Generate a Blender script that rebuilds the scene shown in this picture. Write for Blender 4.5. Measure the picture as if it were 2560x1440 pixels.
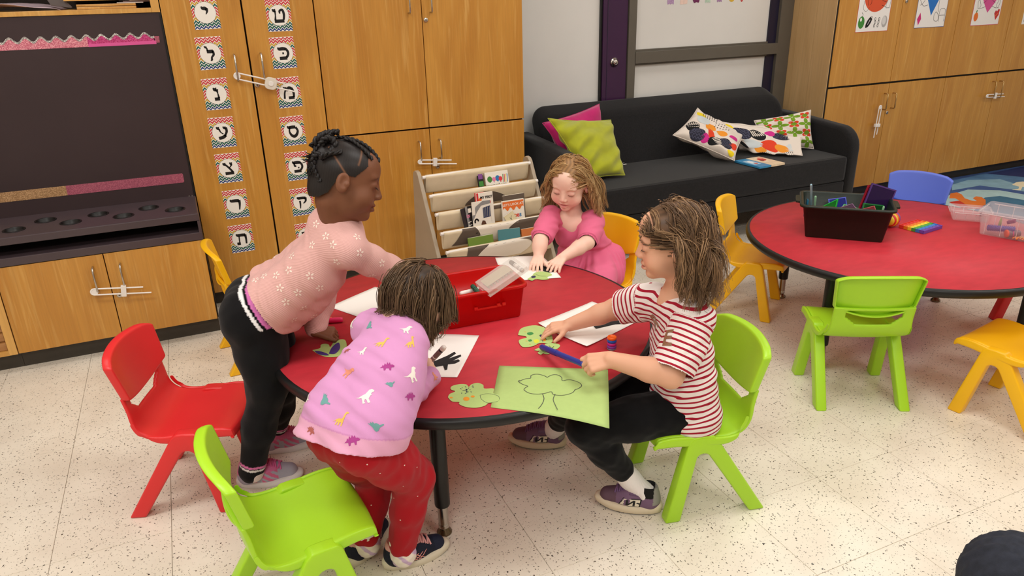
import bpy, bmesh, math, random
import numpy as np
from mathutils import Vector, Matrix
from mathutils.bvhtree import BVHTree

random.seed(7)
rng = np.random.default_rng(11)
for o in list(bpy.data.objects):
    bpy.data.objects.remove(o)
SC = bpy.context.scene
COL = SC.collection

# ------------------------------------------------------------------ camera
FPX = 1830.7
YAW, PITCH, ROLL = 0.408607041, 0.386523055, -0.0255128263
CAM = np.array([-0.67478885, -1.34079315, 1.41488318])
FW = np.array([math.sin(YAW) * math.cos(PITCH), math.cos(YAW) * math.cos(PITCH), -math.sin(PITCH)])
_R = np.array([math.cos(YAW), -math.sin(YAW), 0.0])
_U = np.cross(_R, FW)
RT = math.cos(ROLL) * _R + math.sin(ROLL) * _U
UP = -math.sin(ROLL) * _R + math.cos(ROLL) * _U
cd = bpy.data.cameras.new('camera')
cd.sensor_width = 36.0
cd.lens = FPX / 2560 * 36.0
cd.clip_start = 0.02
cam = bpy.data.objects.new('camera', cd)
COL.objects.link(cam)
cam.matrix_world = Matrix(((RT[0], UP[0], -FW[0], CAM[0]), (RT[1], UP[1], -FW[1], CAM[1]),
                           (RT[2], UP[2], -FW[2], CAM[2]), (0, 0, 0, 1)))
SC.camera = cam

# ------------------------------------------------------------------ world, lamps, exposure
w = bpy.data.worlds.new('world')
w.use_nodes = True
w.node_tree.nodes['Background'].inputs['Color'].default_value = (1.0, 0.98, 0.95, 1)
w.node_tree.nodes['Background'].inputs['Strength'].default_value = 0.25
SC.world = w
SC.view_settings.view_transform = 'Standard'
SC.view_settings.look = 'None'
SC.view_settings.exposure = -0.64
SC.view_settings.gamma = 1.0
SC.view_settings.use_curve_mapping = False
CEIL_Z = 2.75
LAMPS = [(-1.5, -2.0), (0.9, -2.0), (3.3, -2.0), (-1.5, 0.1), (0.9, 0.1), (3.3, 0.1), (-1.5, 1.75), (0.9, 1.75), (3.3, 1.75), (5.4, 0.1), (5.4, -2.0)]
LAMP_W = [54, 38, 30, 44, 30, 26, 15, 14, 18, 18, 22]
for (lx, ly), lw in zip(LAMPS, LAMP_W):
    ld = bpy.data.lights.new('ceiling_panel_light', 'AREA')
    ld.shape = 'RECTANGLE'
    ld.size, ld.size_y = 1.15, 0.55
    ld.energy = lw
    ld.color = (1.0, 0.985, 0.955)
    lo = bpy.data.objects.new('ceiling_panel_light', ld)
    lo.location = (lx, ly, CEIL_Z - 0.035)
    COL.objects.link(lo)


# ------------------------------------------------------------------ helpers
def ray(u, v):
    return FW + RT * (u - 1280) / FPX - UP * (v - 720) / FPX


def _pl(u, v, ax, val):
    d = ray(u, v)
    return CAM + (val - CAM[ax]) / d[ax] * d


def AX(u, v, x): return _pl(u, v, 0, x)
def AY(u, v, y): return _pl(u, v, 1, y)
def AZ(u, v, z): return _pl(u, v, 2, z)


def lin(c):
    return tuple((x / 255 / 12.92) if x / 255 <= 0.04045 else ((x / 255 + 0.055) / 1.055) ** 2.4 for x in c)


MATS = {}


def mat(name, rgb, rough=0.5, spec=0.5, metal=0.0, trans=0.0, ior=1.45, alpha=1.0, coat=0.0, sheen=0.0,
        noise=0.0, nscale=8.0, bump=0.0, bscale=200.0, sss=0.0, emit=None, stretch=None, dark=None):
    """Principled material with optional soft colour variation and fine bump, all in object space."""
    if name in MATS:
        return MATS[name]
    m = bpy.data.materials.new(name)
    m.use_nodes = True
    nt = m.node_tree
    b = nt.nodes['Principled BSDF']
    c = lin(rgb) + (1,)
    b.inputs['Base Color'].default_value = c
    b.inputs['Roughness'].default_value = rough
    b.inputs['Specular IOR Level'].default_value = spec
    b.inputs['Metallic'].default_value = metal
    b.inputs['Transmission Weight'].default_value = trans
    b.inputs['IOR'].default_value = ior
    b.inputs['Alpha'].default_value = alpha
    b.inputs['Coat Weight'].default_value = coat
    b.inputs['Sheen Weight'].default_value = sheen
    if sss:
        b.inputs['Subsurface Weight'].default_value = sss
        b.inputs['Subsurface Radius'].default_value = (0.012, 0.005, 0.003)
        b.inputs['Subsurface Scale'].default_value = 0.5
    if emit:
        b.inputs['Emission Color'].default_value = lin(emit[0]) + (1,)
        b.inputs['Emission Strength'].default_value = emit[1]
    if noise or bump:
        tc = nt.nodes.new('ShaderNodeTexCoord')
        src = tc.outputs['Object']
        if stretch:
            mp = nt.nodes.new('ShaderNodeMapping')
            mp.inputs['Scale'].default_value = stretch
            nt.links.new(src, mp.inputs['Vector'])
            src = mp.outputs['Vector']
    if noise:
        n = nt.nodes.new('ShaderNodeTexNoise')
        n.inputs['Scale'].default_value = nscale
        n.inputs['Detail'].default_value = 5
        nt.links.new(src, n.inputs['Vector'])
        r = nt.nodes.new('ShaderNodeValToRGB')
        d = lin(dark) if dark else tuple(x * (1 - noise) for x in c[:3])
        r.color_ramp.elements[0].position = 0.3
        r.color_ramp.elements[0].color = d + (1,)
        r.color_ramp.elements[1].position = 0.7
        r.color_ramp.elements[1].color = c if dark else tuple(min(1, x * (1 + noise * 0.6)) for x in c[:3]) + (1,)
        nt.links.new(n.outputs['Fac'], r.inputs['Fac'])
        nt.links.new(r.outputs['Color'], b.inputs['Base Color'])
    if bump:
        n2 = nt.nodes.new('ShaderNodeTexNoise')
        n2.inputs['Scale'].default_value = bscale
        n2.inputs['Detail'].default_value = 3
        nt.links.new(src, n2.inputs['Vector'])
        bp = nt.nodes.new('ShaderNodeBump')
        bp.inputs['Strength'].default_value = bump
        bp.inputs['Distance'].default_value = 0.002
        nt.links.new(n2.outputs['Fac'], bp.inputs['Height'])
        nt.links.new(bp.outputs['Normal'], b.inputs['Normal'])
    MATS[name] = m
    return m


def attr_mat(name, attr, rough=0.5, spec=0.5, sss=0.0, sheen=0.0, bump=0.0, bscale=300.0, coat=0.0):
    """Base colour read from a per-vertex colour attribute (paint that belongs to the thing)."""
    m = mat(name, (128, 128, 128), rough=rough, spec=spec, sss=sss, sheen=sheen, bump=bump, bscale=bscale, coat=coat)
    nt = m.node_tree
    a = nt.nodes.new('ShaderNodeAttribute')
    a.attribute_name = attr
    nt.links.new(a.outputs['Color'], nt.nodes['Principled BSDF'].inputs['Base Color'])
    return m


def rotz(a):
    return Matrix.Rotation(a, 4, 'Z')


class MB:
    """Collects shapes; build() links them as ONE mesh object."""

    def __init__(self):
        self.v = []
        self.f = []
        self.m = []
        self.s = []

    def add(self, verts, faces, mi=0, smooth=False, M=None):
        n = len(self.v)
        if M is not None:
            verts = [M @ Vector(p) for p in verts]
        self.v += [tuple(p) for p in verts]
        self.f += [tuple(i + n for i in f) for f in faces]
        self.m += [mi] * len(faces)
        self.s += [smooth] * len(faces)
        return self

    def box(self, x0, x1, y0, y1, z0, z1, mi=0, M=None, bev=0.0):
        if bev:
            bm = bmesh.new()
            bmesh.ops.create_cube(bm, size=1.0)
            for q in bm.verts:
                q.co = Vector(((x0 + x1) / 2 + q.co.x * (x1 - x0), (y0 + y1) / 2 + q.co.y * (y1 - y0), (z0 + z1) / 2 + q.co.z * (z1 - z0)))
            bmesh.ops.bevel(bm, geom=bm.edges[:], offset=bev, segments=2, affect='EDGES', profile=0.6)
            return self.addbm(bm, mi, M)
        vs = [(x, y, z) for x in (x0, x1) for y in (y0, y1) for z in (z0, z1)]
        fs = [(0, 1, 3, 2), (4, 6, 7, 5), (0, 4, 5, 1), (2, 3, 7, 6), (0, 2, 6, 4), (1, 5, 7, 3)]
        return self.add(vs, fs, mi, False, M)

    def addbm(self, bm, mi=0, M=None, smooth=False):
        bm.verts.index_update()
        self.add([q.co.copy() for q in bm.verts], [[q.index for q in f.verts] for f in bm.faces], mi, smooth, M)
        bm.free()
        return self

    def prism(self, poly, h, mi=0, M=None, bev=0.0, smooth=False, side_mi=None):
        """Polygon in local XY raised from z=0 to z=h."""
        n = len(poly)
        if bev:
            bm = bmesh.new()
            a = [bm.verts.new((p[0], p[1], 0)) for p in poly]
            b = [bm.verts.new((p[0], p[1], h)) for p in poly]
            bm.faces.new(a[::-1])
            bm.faces.new(b)
            for i in range(n):
                bm.faces.new((a[i], a[(i + 1) % n], b[(i + 1) % n], b[i]))
            bmesh.ops.recalc_face_normals(bm, faces=bm.faces[:])
            bmesh.ops.bevel(bm, geom=bm.edges[:], offset=bev, segments=2, affect='EDGES', profile=0.6)
            return self.addbm(bm, mi, M, smooth)
        vs = [(p[0], p[1], 0) for p in poly] + [(p[0], p[1], h) for p in poly]
        self.add(vs, [tuple(range(n - 1, -1, -1)), tuple(range(n, 2 * n))], mi, False, M)
        self.add(vs, [(i, (i + 1) % n, n + (i + 1) % n, n + i) for i in range(n)], mi if side_mi is None else side_mi, smooth, M)
        return self

    def tube(self, path, r, n=8, mi=0, M=None, closed=False, caps=True):
        P = [Vector(p) for p in path]
        k = len(P)
        rr = r if isinstance(r, (list, tuple, np.ndarray)) else [r] * k
        vs = []
        prev = None
        for i in range(k):
            if closed:
                t = P[(i + 1) % k] - P[i - 1]
            else:
                t = P[min(i + 1, k - 1)] - P[max(i - 1, 0)]
            t.normalize()
            if prev is None:
                a = Vector((0, 0, 1)) if abs(t.z) < 0.9 else Vector((1, 0, 0))
                prev = t.cross(a).normalized()
            x = (prev - t * prev.dot(t)).normalized()
            y = t.cross(x)
            prev = x
            vs += [P[i] + (x * math.cos(2 * math.pi * j / n) + y * math.sin(2 * math.pi * j / n)) * rr[i] for j in range(n)]
        fs = []
        for i in range(k if closed else k - 1):
            i2 = (i + 1) % k
            fs += [(i * n + j, i * n + (j + 1) % n, i2 * n + (j + 1) % n, i2 * n + j) for j in range(n)]
        self.add(vs, fs, mi, True, M)
        if caps and not closed:
            self.add(vs[:n], [tuple(range(n - 1, -1, -1))], mi, False, M)
            self.add(vs[-n:], [tuple(range(n))], mi, False, M)
        return self

    def lathe(self, prof, n=24, mi=0, M=None, caps=True):
        vs = []
        for (r, z) in prof:
            vs += [(r * math.cos(2 * math.pi * j / n), r * math.sin(2 * math.pi * j / n), z) for j in range(n)]
        fs = []
        for i in range(len(prof) - 1):
            fs += [(i * n + j, i * n + (j + 1) % n, (i + 1) * n + (j + 1) % n, (i + 1) * n + j) for j in range(n)]
        self.add(vs, fs, mi, True, M)
        if caps:
            self.add(vs[:n], [tuple(range(n - 1, -1, -1))], mi, False, M)
            self.add(vs[-n:], [tuple(range(n))], mi, False, M)
        return self

    def grid(self, fn, nu, nv, mi=0, M=None, skip=None, smooth=True):
        vs = [fn(i / nu, j / nv) for i in range(nu + 1) for j in range(nv + 1)]
        fs = [(i * (nv + 1) + j, (i + 1) * (nv + 1) + j, (i + 1) * (nv + 1) + j + 1, i * (nv + 1) + j + 1)
              for i in range(nu) for j in range(nv) if not (skip and skip((i + .5) / nu, (j + .5) / nv))]
        return self.add(vs, fs, mi, smooth, M)

    def poly(self, pts, z=0.0, mi=0, M=None):
        return self.add([(p[0], p[1], z) for p in pts], [tuple(range(len(pts)))], mi, False, M)

    def mesh(self, name, mats=()):
        me = bpy.data.meshes.new(name)
        me.from_pydata(self.v, [], self.f)
        me.polygons.foreach_set('material_index', self.m)
        me.polygons.foreach_set('use_smooth', self.s)
        for q in mats:
            me.materials.append(q)
        me.update()
        return me

    def build(self, name, mats, parent=None, label=None, world=True, mods=None):
        if not isinstance(mats, (list, tuple)):
            mats = [mats]
        return obj(name, self.mesh(name, mats), parent, label, world, mods)


PM = {}


def obj(name, me, parent=None, label=None, world=True, mods=None):
    """Link a mesh; under a parent its world-built vertices are moved into the parent's frame."""
    o = bpy.data.objects.new(name, me)
    COL.objects.link(o)
    if parent is not None:
        Mp = PM.get(parent.name, Matrix.Identity(4))
        if world:
            me.transform(Mp.inverted())
        o.parent = parent
        PM[o.name] = Mp
    if label:
        o['label'] = label
    if mods:
        o = bake(o, mods)
    return o


def bake(o, mods):
    for (typ, kw) in mods:
        md = o.modifiers.new(typ, typ)
        for k, v in kw.items():
            setattr(md, k, v)
    dg = bpy.context.evaluated_depsgraph_get()
    old = o.data
    me = bpy.data.meshes.new_from_object(o.evaluated_get(dg))
    o.modifiers.clear()
    o.data = me
    bpy.data.meshes.remove(old)
    return o


def tag(o, label, cat, group=None):
    o['label'] = label
    o['category'] = cat
    if group:
        o['group'] = group
    return o


def thing(name, label, cat, loc=(0, 0, 0), rz=0.0, group=None, M=None):
    """An Empty at the thing's base; its parts become children."""
    o = bpy.data.objects.new(name, None)
    o.empty_display_size = 0.05
    COL.objects.link(o)
    Mx = M if M is not None else Matrix.Translation(Vector(loc)) @ rotz(rz)
    o.matrix_world = Mx
    PM[o.name] = Mx.copy()
    return tag(o, label, cat, group)


def structure(o):
    o['kind'] = 'structure'
    return o


def struct_empty(name, loc=(0, 0, 0)):
    o = bpy.data.objects.new(name, None)
    COL.objects.link(o)
    o.location = loc
    PM[o.name] = Matrix.Translation(Vector(loc))
    return structure(o)


def dup(o, M, label, group=None):
    """Copy a thing with its parts and sub-parts (mesh data shared)."""
    c = o.copy()
    COL.objects.link(c)
    c.matrix_world = M
    PM[c.name] = M.copy()
    c['label'] = label
    if group:
        c['group'] = group

    def kids(a, b):
        for ch in list(a.children):
            d = ch.copy()
            COL.objects.link(d)
            d.parent = b
            kids(ch, d)
    kids(o, c)
    return c


def bez(pts, n=8):
    """Catmull-Rom through points."""
    P = [Vector(p) for p in pts]
    out = []
    for i in range(len(P) - 1):
        p0, p1, p2, p3 = P[max(i - 1, 0)], P[i], P[i + 1], P[min(i + 2, len(P) - 1)]
        for k in range(n):
            t = k / n
            out.append(0.5 * ((2 * p1) + (p2 - p0) * t + (2 * p0 - 5 * p1 + 4 * p2 - p3) * t * t + (3 * p1 - p0 - 3 * p2 + p3) * t ** 3))
    out.append(P[-1])
    return out


def frame(o, x, y):
    """Matrix with origin o, x axis and approx y axis."""
    x = Vector(x).normalized()
    y = Vector(y)
    z = x.cross(y).normalized()
    y = z.cross(x)
    o = Vector(o)
    return Matrix(((x.x, y.x, z.x, o.x), (x.y, y.y, z.y, o.y), (x.z, y.z, z.z, o.z), (0, 0, 0, 1)))


def stroke(pts, wd):
    """Outline polygons (quads) of a 2-D pen stroke with a width at each point."""
    P = [Vector((p[0], p[1])) for p in pts]
    W = wd if isinstance(wd, (list, tuple)) else [wd] * len(P)
    L, R = [], []
    for i in range(len(P)):
        t = P[min(i + 1, len(P) - 1)] - P[max(i - 1, 0)]
        t = t.normalized() if t.length > 1e-9 else Vector((1, 0))
        n = Vector((-t.y, t.x))
        L.append(P[i] + n * W[i] / 2)
        R.append(P[i] - n * W[i] / 2)
    return [[R[i], R[i + 1], L[i + 1], L[i]] for i in range(len(P) - 1)]


def circle(cx, cy, rx, ry=None, n=28, a0=0.0):
    ry = rx if ry is None else ry
    return [(cx + rx * math.cos(2 * math.pi * i / n + a0), cy + ry * math.sin(2 * math.pi * i / n + a0)) for i in range(n)]


def text_polys(s, size, bold=0.0):
    """2-D triangles of a word, centred (from Blender's own font)."""
    cu = bpy.data.curves.new('word', 'FONT')
    cu.body = s
    cu.size = size
    cu.align_x = 'CENTER'
    cu.align_y = 'CENTER'
    cu.offset = bold
    cu.resolution_u = 2
    o = bpy.data.objects.new('word', cu)
    COL.objects.link(o)
    bpy.context.view_layer.update()
    me = bpy.data.meshes.new_from_object(o.evaluated_get(bpy.context.evaluated_depsgraph_get()))
    v = [(q.co.x, q.co.y) for q in me.vertices]
    out = [[v[i] for i in p.vertices] for p in me.polygons]
    bpy.data.objects.remove(o)
    bpy.data.curves.remove(cu)
    bpy.data.meshes.remove(me)
    return out


# ------------------------------------------------------------------ materials with more structure
def wood(name, base, dark, light, rough=0.32, vertical=True, fleck=1.0):
    m = bpy.data.materials.new(name)
    m.use_nodes = True
    nt = m.node_tree
    N, L = nt.nodes, nt.links
    b = N['Principled BSDF']
    b.inputs['Roughness'].default_value = rough
    b.inputs['Coat Weight'].default_value = 0.15
    b.inputs['Coat Roughness'].default_value = 0.25
    tc = N.new('ShaderNodeTexCoord')
    oi = N.new('ShaderNodeObjectInfo')
    cmb = N.new('ShaderNodeCombineXYZ')
    mul = N.new('ShaderNodeMath'); mul.operation = 'MULTIPLY'; mul.inputs[1].default_value = 37.0
    L.new(oi.outputs['Random'], mul.inputs[0])
    L.new(mul.outputs[0], cmb.inputs['X']); L.new(mul.outputs[0], cmb.inputs['Z'])
    add = N.new('ShaderNodeVectorMath'); add.operation = 'ADD'
    L.new(tc.outputs['Object'], add.inputs[0]); L.new(cmb.outputs[0], add.inputs[1])

    def tex(scale, sc, detail, dist):
        mp = N.new('ShaderNodeMapping'); mp.inputs['Scale'].default_value = scale if vertical else (scale[2], scale[1], scale[0])
        L.new(add.outputs[0], mp.inputs['Vector'])
        n = N.new('ShaderNodeTexNoise'); n.inputs['Scale'].default_value = sc
        n.inputs['Detail'].default_value = detail; n.inputs['Distortion'].default_value = dist
        L.new(mp.outputs[0], n.inputs['Vector'])
        return n
    n1 = tex((5, 5, 0.8), 1.6, 4, 0.9)
    r1 = N.new('ShaderNodeValToRGB')
    r1.color_ramp.elements[0].position = 0.3; r1.color_ramp.elements[0].color = lin(dark) + (1,)
    r1.color_ramp.elements[1].position = 0.72; r1.color_ramp.elements[1].color = lin(base) + (1,)
    L.new(n1.outputs['Fac'], r1.inputs['Fac'])
    n2 = tex((46, 46, 2.6), 1.3, 3, 0.6)
    r2 = N.new('ShaderNodeValToRGB')
    r2.color_ramp.elements[0].position = 0.55; r2.color_ramp.elements[0].color = (0, 0, 0, 1)
    r2.color_ramp.elements[1].position = 0.78; r2.color_ramp.elements[1].color = (0.55 * fleck,) * 3 + (1,)
    L.new(n2.outputs['Fac'], r2.inputs['Fac'])
    mx = N.new('ShaderNodeMixRGB'); mx.inputs['Color2'].default_value = lin(light) + (1,)
    L.new(r2.outputs['Color'], mx.inputs['Fac']); L.new(r1.outputs['Color'], mx.inputs['Color1'])
    n3 = tex((150, 150, 4), 1.0, 2, 0)
    r3 = N.new('ShaderNodeValToRGB')
    r3.color_ramp.elements[0].position = 0.25; r3.color_ramp.elements[0].color = (0.78, 0.78, 0.78, 1)
    r3.color_ramp.elements[1].position = 0.6; r3.color_ramp.elements[1].color = (1, 1, 1, 1)
    L.new(n3.outputs['Fac'], r3.inputs['Fac'])
    m2 = N.new('ShaderNodeMixRGB'); m2.blend_type = 'MULTIPLY'; m2.inputs['Fac'].default_value = 0.5
    L.new(mx.outputs[0], m2.inputs['Color1']); L.new(r3.outputs['Color'], m2.inputs['Color2'])
    L.new(m2.outputs[0], b.inputs['Base Color'])
    MATS[name] = m
    return m


def vct():
    m = bpy.data.materials.new('vinyl_tile')
    m.use_nodes = True
    nt = m.node_tree
    N, L = nt.nodes, nt.links
    b = N['Principled BSDF']
    b.inputs['Roughness'].default_value = 0.3
    b.inputs['Specular IOR Level'].default_value = 0.5
    g = N.new('ShaderNodeNewGeometry')
    base = N.new('ShaderNodeTexNoise'); base.inputs['Scale'].default_value = 5; base.inputs['Detail'].default_value = 4
    L.new(g.outputs['Position'], base.inputs['Vector'])
    r0 = N.new('ShaderNodeValToRGB')
    r0.color_ramp.elements[0].position = 0.3; r0.color_ramp.elements[0].color = lin((226, 214, 197)) + (1,)
    r0.color_ramp.elements[1].position = 0.7; r0.color_ramp.elements[1].color = lin((240, 231, 215)) + (1,)
    L.new(base.outputs['Fac'], r0.inputs['Fac'])
    wn = N.new('ShaderNodeTexNoise'); wn.inputs['Scale'].default_value = 90; wn.inputs['Detail'].default_value = 2
    L.new(g.outputs['Position'], wn.inputs['Vector'])
    warp = N.new('ShaderNodeVectorMath'); warp.operation = 'MULTIPLY_ADD'
    warp.inputs[1].default_value = (0.016, 0.016, 0.016)
    L.new(wn.outputs['Color'], warp.inputs[0]); L.new(g.outputs['Position'], warp.inputs[2])
    last = r0.outputs['Color']
    for sc, thr, keep, col in ((110, 0.22, 0.52, (104, 93, 80)), (170, 0.19, 0.45, (160, 148, 132)), (80, 0.17, 0.70, (64, 57, 50))):
        v = N.new('ShaderNodeTexVoronoi'); v.inputs['Scale'].default_value = sc
        L.new(warp.outputs[0], v.inputs['Vector'])
        lt = N.new('ShaderNodeMath'); lt.operation = 'LESS_THAN'; lt.inputs[1].default_value = thr
        L.new(v.outputs['Distance'], lt.inputs[0])
        sep = N.new('ShaderNodeSeparateColor'); L.new(v.outputs['Color'], sep.inputs[0])
        gt = N.new('ShaderNodeMath'); gt.operation = 'GREATER_THAN'; gt.inputs[1].default_value = keep
        L.new(sep.outputs[0], gt.inputs[0])
        mu = N.new('ShaderNodeMath'); mu.operation = 'MULTIPLY'
        L.new(lt.outputs[0], mu.inputs[0]); L.new(gt.outputs[0], mu.inputs[1])
        mx = N.new('ShaderNodeMixRGB'); mx.inputs['Color2'].default_value = lin(col) + (1,)
        L.new(mu.outputs[0], mx.inputs['Fac']); L.new(last, mx.inputs['Color1'])
        last = mx.outputs[0]
    L.new(last, b.inputs['Base Color'])
    n = N.new('ShaderNodeTexNoise'); n.inputs['Scale'].default_value = 14; n.inputs['Detail'].default_value = 3
    L.new(g.outputs['Position'], n.inputs['Vector'])
    bp = N.new('ShaderNodeBump'); bp.inputs['Strength'].default_value = 0.12; bp.inputs['Distance'].default_value = 0.004
    L.new(n.outputs['Fac'], bp.inputs['Height']); L.new(bp.outputs[0], b.inputs['Normal'])
    return m


WOOD = wood('maple_veneer', (208, 150, 64), (188, 128, 48), (228, 182, 104))
WOODE = wood('maple_edge', (222, 170, 92), (205, 150, 72), (238, 196, 122))
WOODS = wood('pale_plywood', (220, 182, 128), (202, 162, 108), (228, 194, 146), rough=0.5, fleck=0.5)
DARKTOE = mat('dark_plinth', (62, 56, 48), rough=0.45, noise=0.15, nscale=20)
GAP = mat('dark_gap', (24, 18, 14), rough=0.9)
CHROME = mat('brushed_steel', (190, 184, 176), rough=0.22, metal=1.0)
BRASS = mat('worn_brass', (190, 160, 110), rough=0.3, metal=1.0)
WPLAST = mat('white_plastic', (240, 234, 228), rough=0.35)
CHALK = mat('chalkboard', (58, 43, 45), rough=0.5, spec=0.4, noise=0.10, nscale=3.0)
TRAYM = mat('dark_laminate', (74, 61, 65), rough=0.35, noise=0.05)
BLACKP = mat('black_plastic', (16, 15, 15), rough=0.4)
WHITEW = mat('wall_paint', (228, 222, 212), rough=0.8)

# ------------------------------------------------------------------ floor: base and loose tiles
T = 0.3048
fl = structure(MB().box(-3.0, 7.0, -5.0, 2.75, -0.08, -0.0022).build('floor', mat('tile_grout', (92, 82, 70), rough=0.9)))
PM[fl.name] = Matrix.Identity(4)
VCT = vct()
gap, ch = 0.00035, 0.0007
h = T / 2 - gap
tm = MB()
tm.add([(-h, -h, -0.0021), (h, -h, -0.0021), (h, h, -0.0021), (-h, h, -0.0021),
        (-h + ch, -h + ch, 0), (h - ch, -h + ch, 0), (h - ch, h - ch, 0), (-h + ch, h - ch, 0)],
       [(4, 5, 6, 7), (0, 1, 5, 4), (1, 2, 6, 5), (2, 3, 7, 6), (3, 0, 4, 7)])
tile_me = tm.mesh('tile', [VCT])
rest = MB()
for c in range(-8, 23):
    for r in range(-12, 9):
        cx, cy = (c + .5) * T, (r + .5) * T
        d = np.array([cx, cy, 0]) - CAM
        z = d @ FW
        seen = False
        if z > 0.3:
            u, v = 1280 + FPX * (d @ RT) / z, 720 - FPX * (d @ UP) / z
            seen = -200 < u < 2760 and -50 < v < 1690 and cy < 2.4 and not (cx > 3.4 and cy > 1.0)
        if seen:
            o = bpy.data.objects.new('tile', tile_me)
            COL.objects.link(o)
            o.location = (cx, cy, 0)
            o.parent = fl
        elif cy < 2.75 and cx < 7:
            rest.add([(cx - h, cy - h, 0), (cx + h, cy - h, 0), (cx + h, cy + h, 0), (cx - h, cy + h, 0)], [(0, 1, 2, 3)])
ro = rest.build('outlying_tiles', VCT, fl)
ro['kind'] = 'stuff'

# ------------------------------------------------------------------ room shell
structure(MB().box(-3.0, 7.0, -5.0, 2.75, CEIL_Z, CEIL_Z + 0.1).build('ceiling', mat('ceiling_tile', (236, 232, 224), rough=0.9, noise=0.05, nscale=60)))
structure(MB().box(-3.1, -3.0, -5.0, 2.75, 0, CEIL_Z).build('wall_left', WHITEW))
structure(MB().box(7.0, 7.1, -5.0, 2.75, 0, CEIL_Z).build('wall_right', WHITEW))
structure(MB().box(-3.1, 7.1, -5.1, -5.0, 0, CEIL_Z).build('wall_front', WHITEW))
structure(MB().box(-3.1, 7.1, 2.75, 2.85, 0, CEIL_Z).build('wall_back', WHITEW))
FY = 2.27     # front plane of the tall cabinets
LY = 1.945    # front plane of the low cabinets


def handle(x, y, z0, z1, parent, depth=0.032, r=0.0042, m=None):
    p = [(x, y, z1), (x, y - depth * .8, z1), (x, y - depth, z1 - 0.006), (x, y - depth, (z0 + z1) / 2), (x, y - depth, z0 + 0.006), (x, y - depth * .8, z0), (x, y, z0)]
    return MB().tube(p, r, 8).build('handle', m or CHROME, parent)


def keylock(x, y, z, parent):
    M = Matrix.Translation((x, y, z)) @ Matrix.Rotation(math.pi / 2, 4, 'X')
    mb = MB().lathe([(0.011, 0), (0.011, 0.004), (0.0095, 0.0055), (0.001, 0.0055)], 20, 0, M)
    mb.box(-0.0035, 0.0035, -0.0016, 0.0016, 0.0052, 0.0062, 1, M)
    return mb.build('lock_cylinder', [CHROME, GAP], parent)


def door(x0, x1, z0, z1, y, parent, th=0.02, m=WOOD, name='door'):
    g = 0.0018
    return MB().box(x0 + g, x1 - g, y, y + th, z0 + g, z1 - g, bev=0.0012).build(name, m, parent)


# ------------------------------------------------------------------ tall cabinet with the alphabet cards
CT = 2.3
t = thing('tall_cabinet', 'tall maple cabinet with two columns of alphabet cards on its doors', 'cabinet', (-0.37, FY + 0.2, 0))
MB().box(-0.688, -0.057, FY + 0.024, 2.74, 0.075, CT).build('carcass', GAP, t)
d1 = door(-0.69, -0.366, 0.08, CT, FY, t)
d2 = door(-0.362, -0.056, 0.08, CT, FY, t)
MB().box(-0.69, -0.056, FY + 0.07, FY + 0.09, 0, 0.078).build('plinth', DARKTOE, t)
a, b_ = AY(584, 134, FY), AY(594, 196, FY)
HZ1, HZ0 = a[2] - 0.004, a[2] - 0.115
handle(AY(590, 165, FY - .03)[0], FY, HZ0, HZ1, d1)
handle(AY(657, 165, FY - .03)[0], FY, HZ0, HZ1, d2)
p = AY(643, 212, FY)
keylock(p[0], FY, p[2], d2)

# ------------------------------------------------------------------ wide cabinet
t = thing('wide_cabinet', 'wide maple cabinet with four plain doors behind the standing child', 'cabinet', (0.46, FY + 0.2, 0))
MB().box(-0.054, 0.984, FY + 0.024, 2.74, 0.075, CT).build('carcass', GAP, t)
ds = {}
for n_, (x0, x1) in enumerate(((-0.054, 0.453), (0.453, 0.985))):
    ds[n_, 0] = door(x0, x1, 0.08, 0.772, FY, t)
    ds[n_, 1] = door(x0, x1, 0.776, CT, FY, t)
MB().box(-0.054, 0.985, FY + 0.07, FY + 0.09, 0, 0.078).build('plinth', DARKTOE, t)
hx = [AY(1052, 375, FY - .03)[0], AY(1103, 372, FY - .03)[0]]
hz = AY(1050, 356, FY - .03)[2], AY(1056, 402, FY - .03)[2]
for i in (0, 1):
    handle(hx[i], FY, hz[1], hz[0], ds[i, 0])
hz2 = AY(1027, 33, FY - .03)[2]
for i, u in enumerate((1024, 1079)):
    handle(AY(u, 10, FY - .03)[0], FY, hz2, hz2 + (hz[0] - hz[1]), ds[i, 1])
p = AY(1064, 50, FY)
keylock(p[0], FY, p[2], ds[1, 1])
p = AY(1094, 416, FY)
keylock(p[0], FY, p[2], ds[1, 0])

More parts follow.
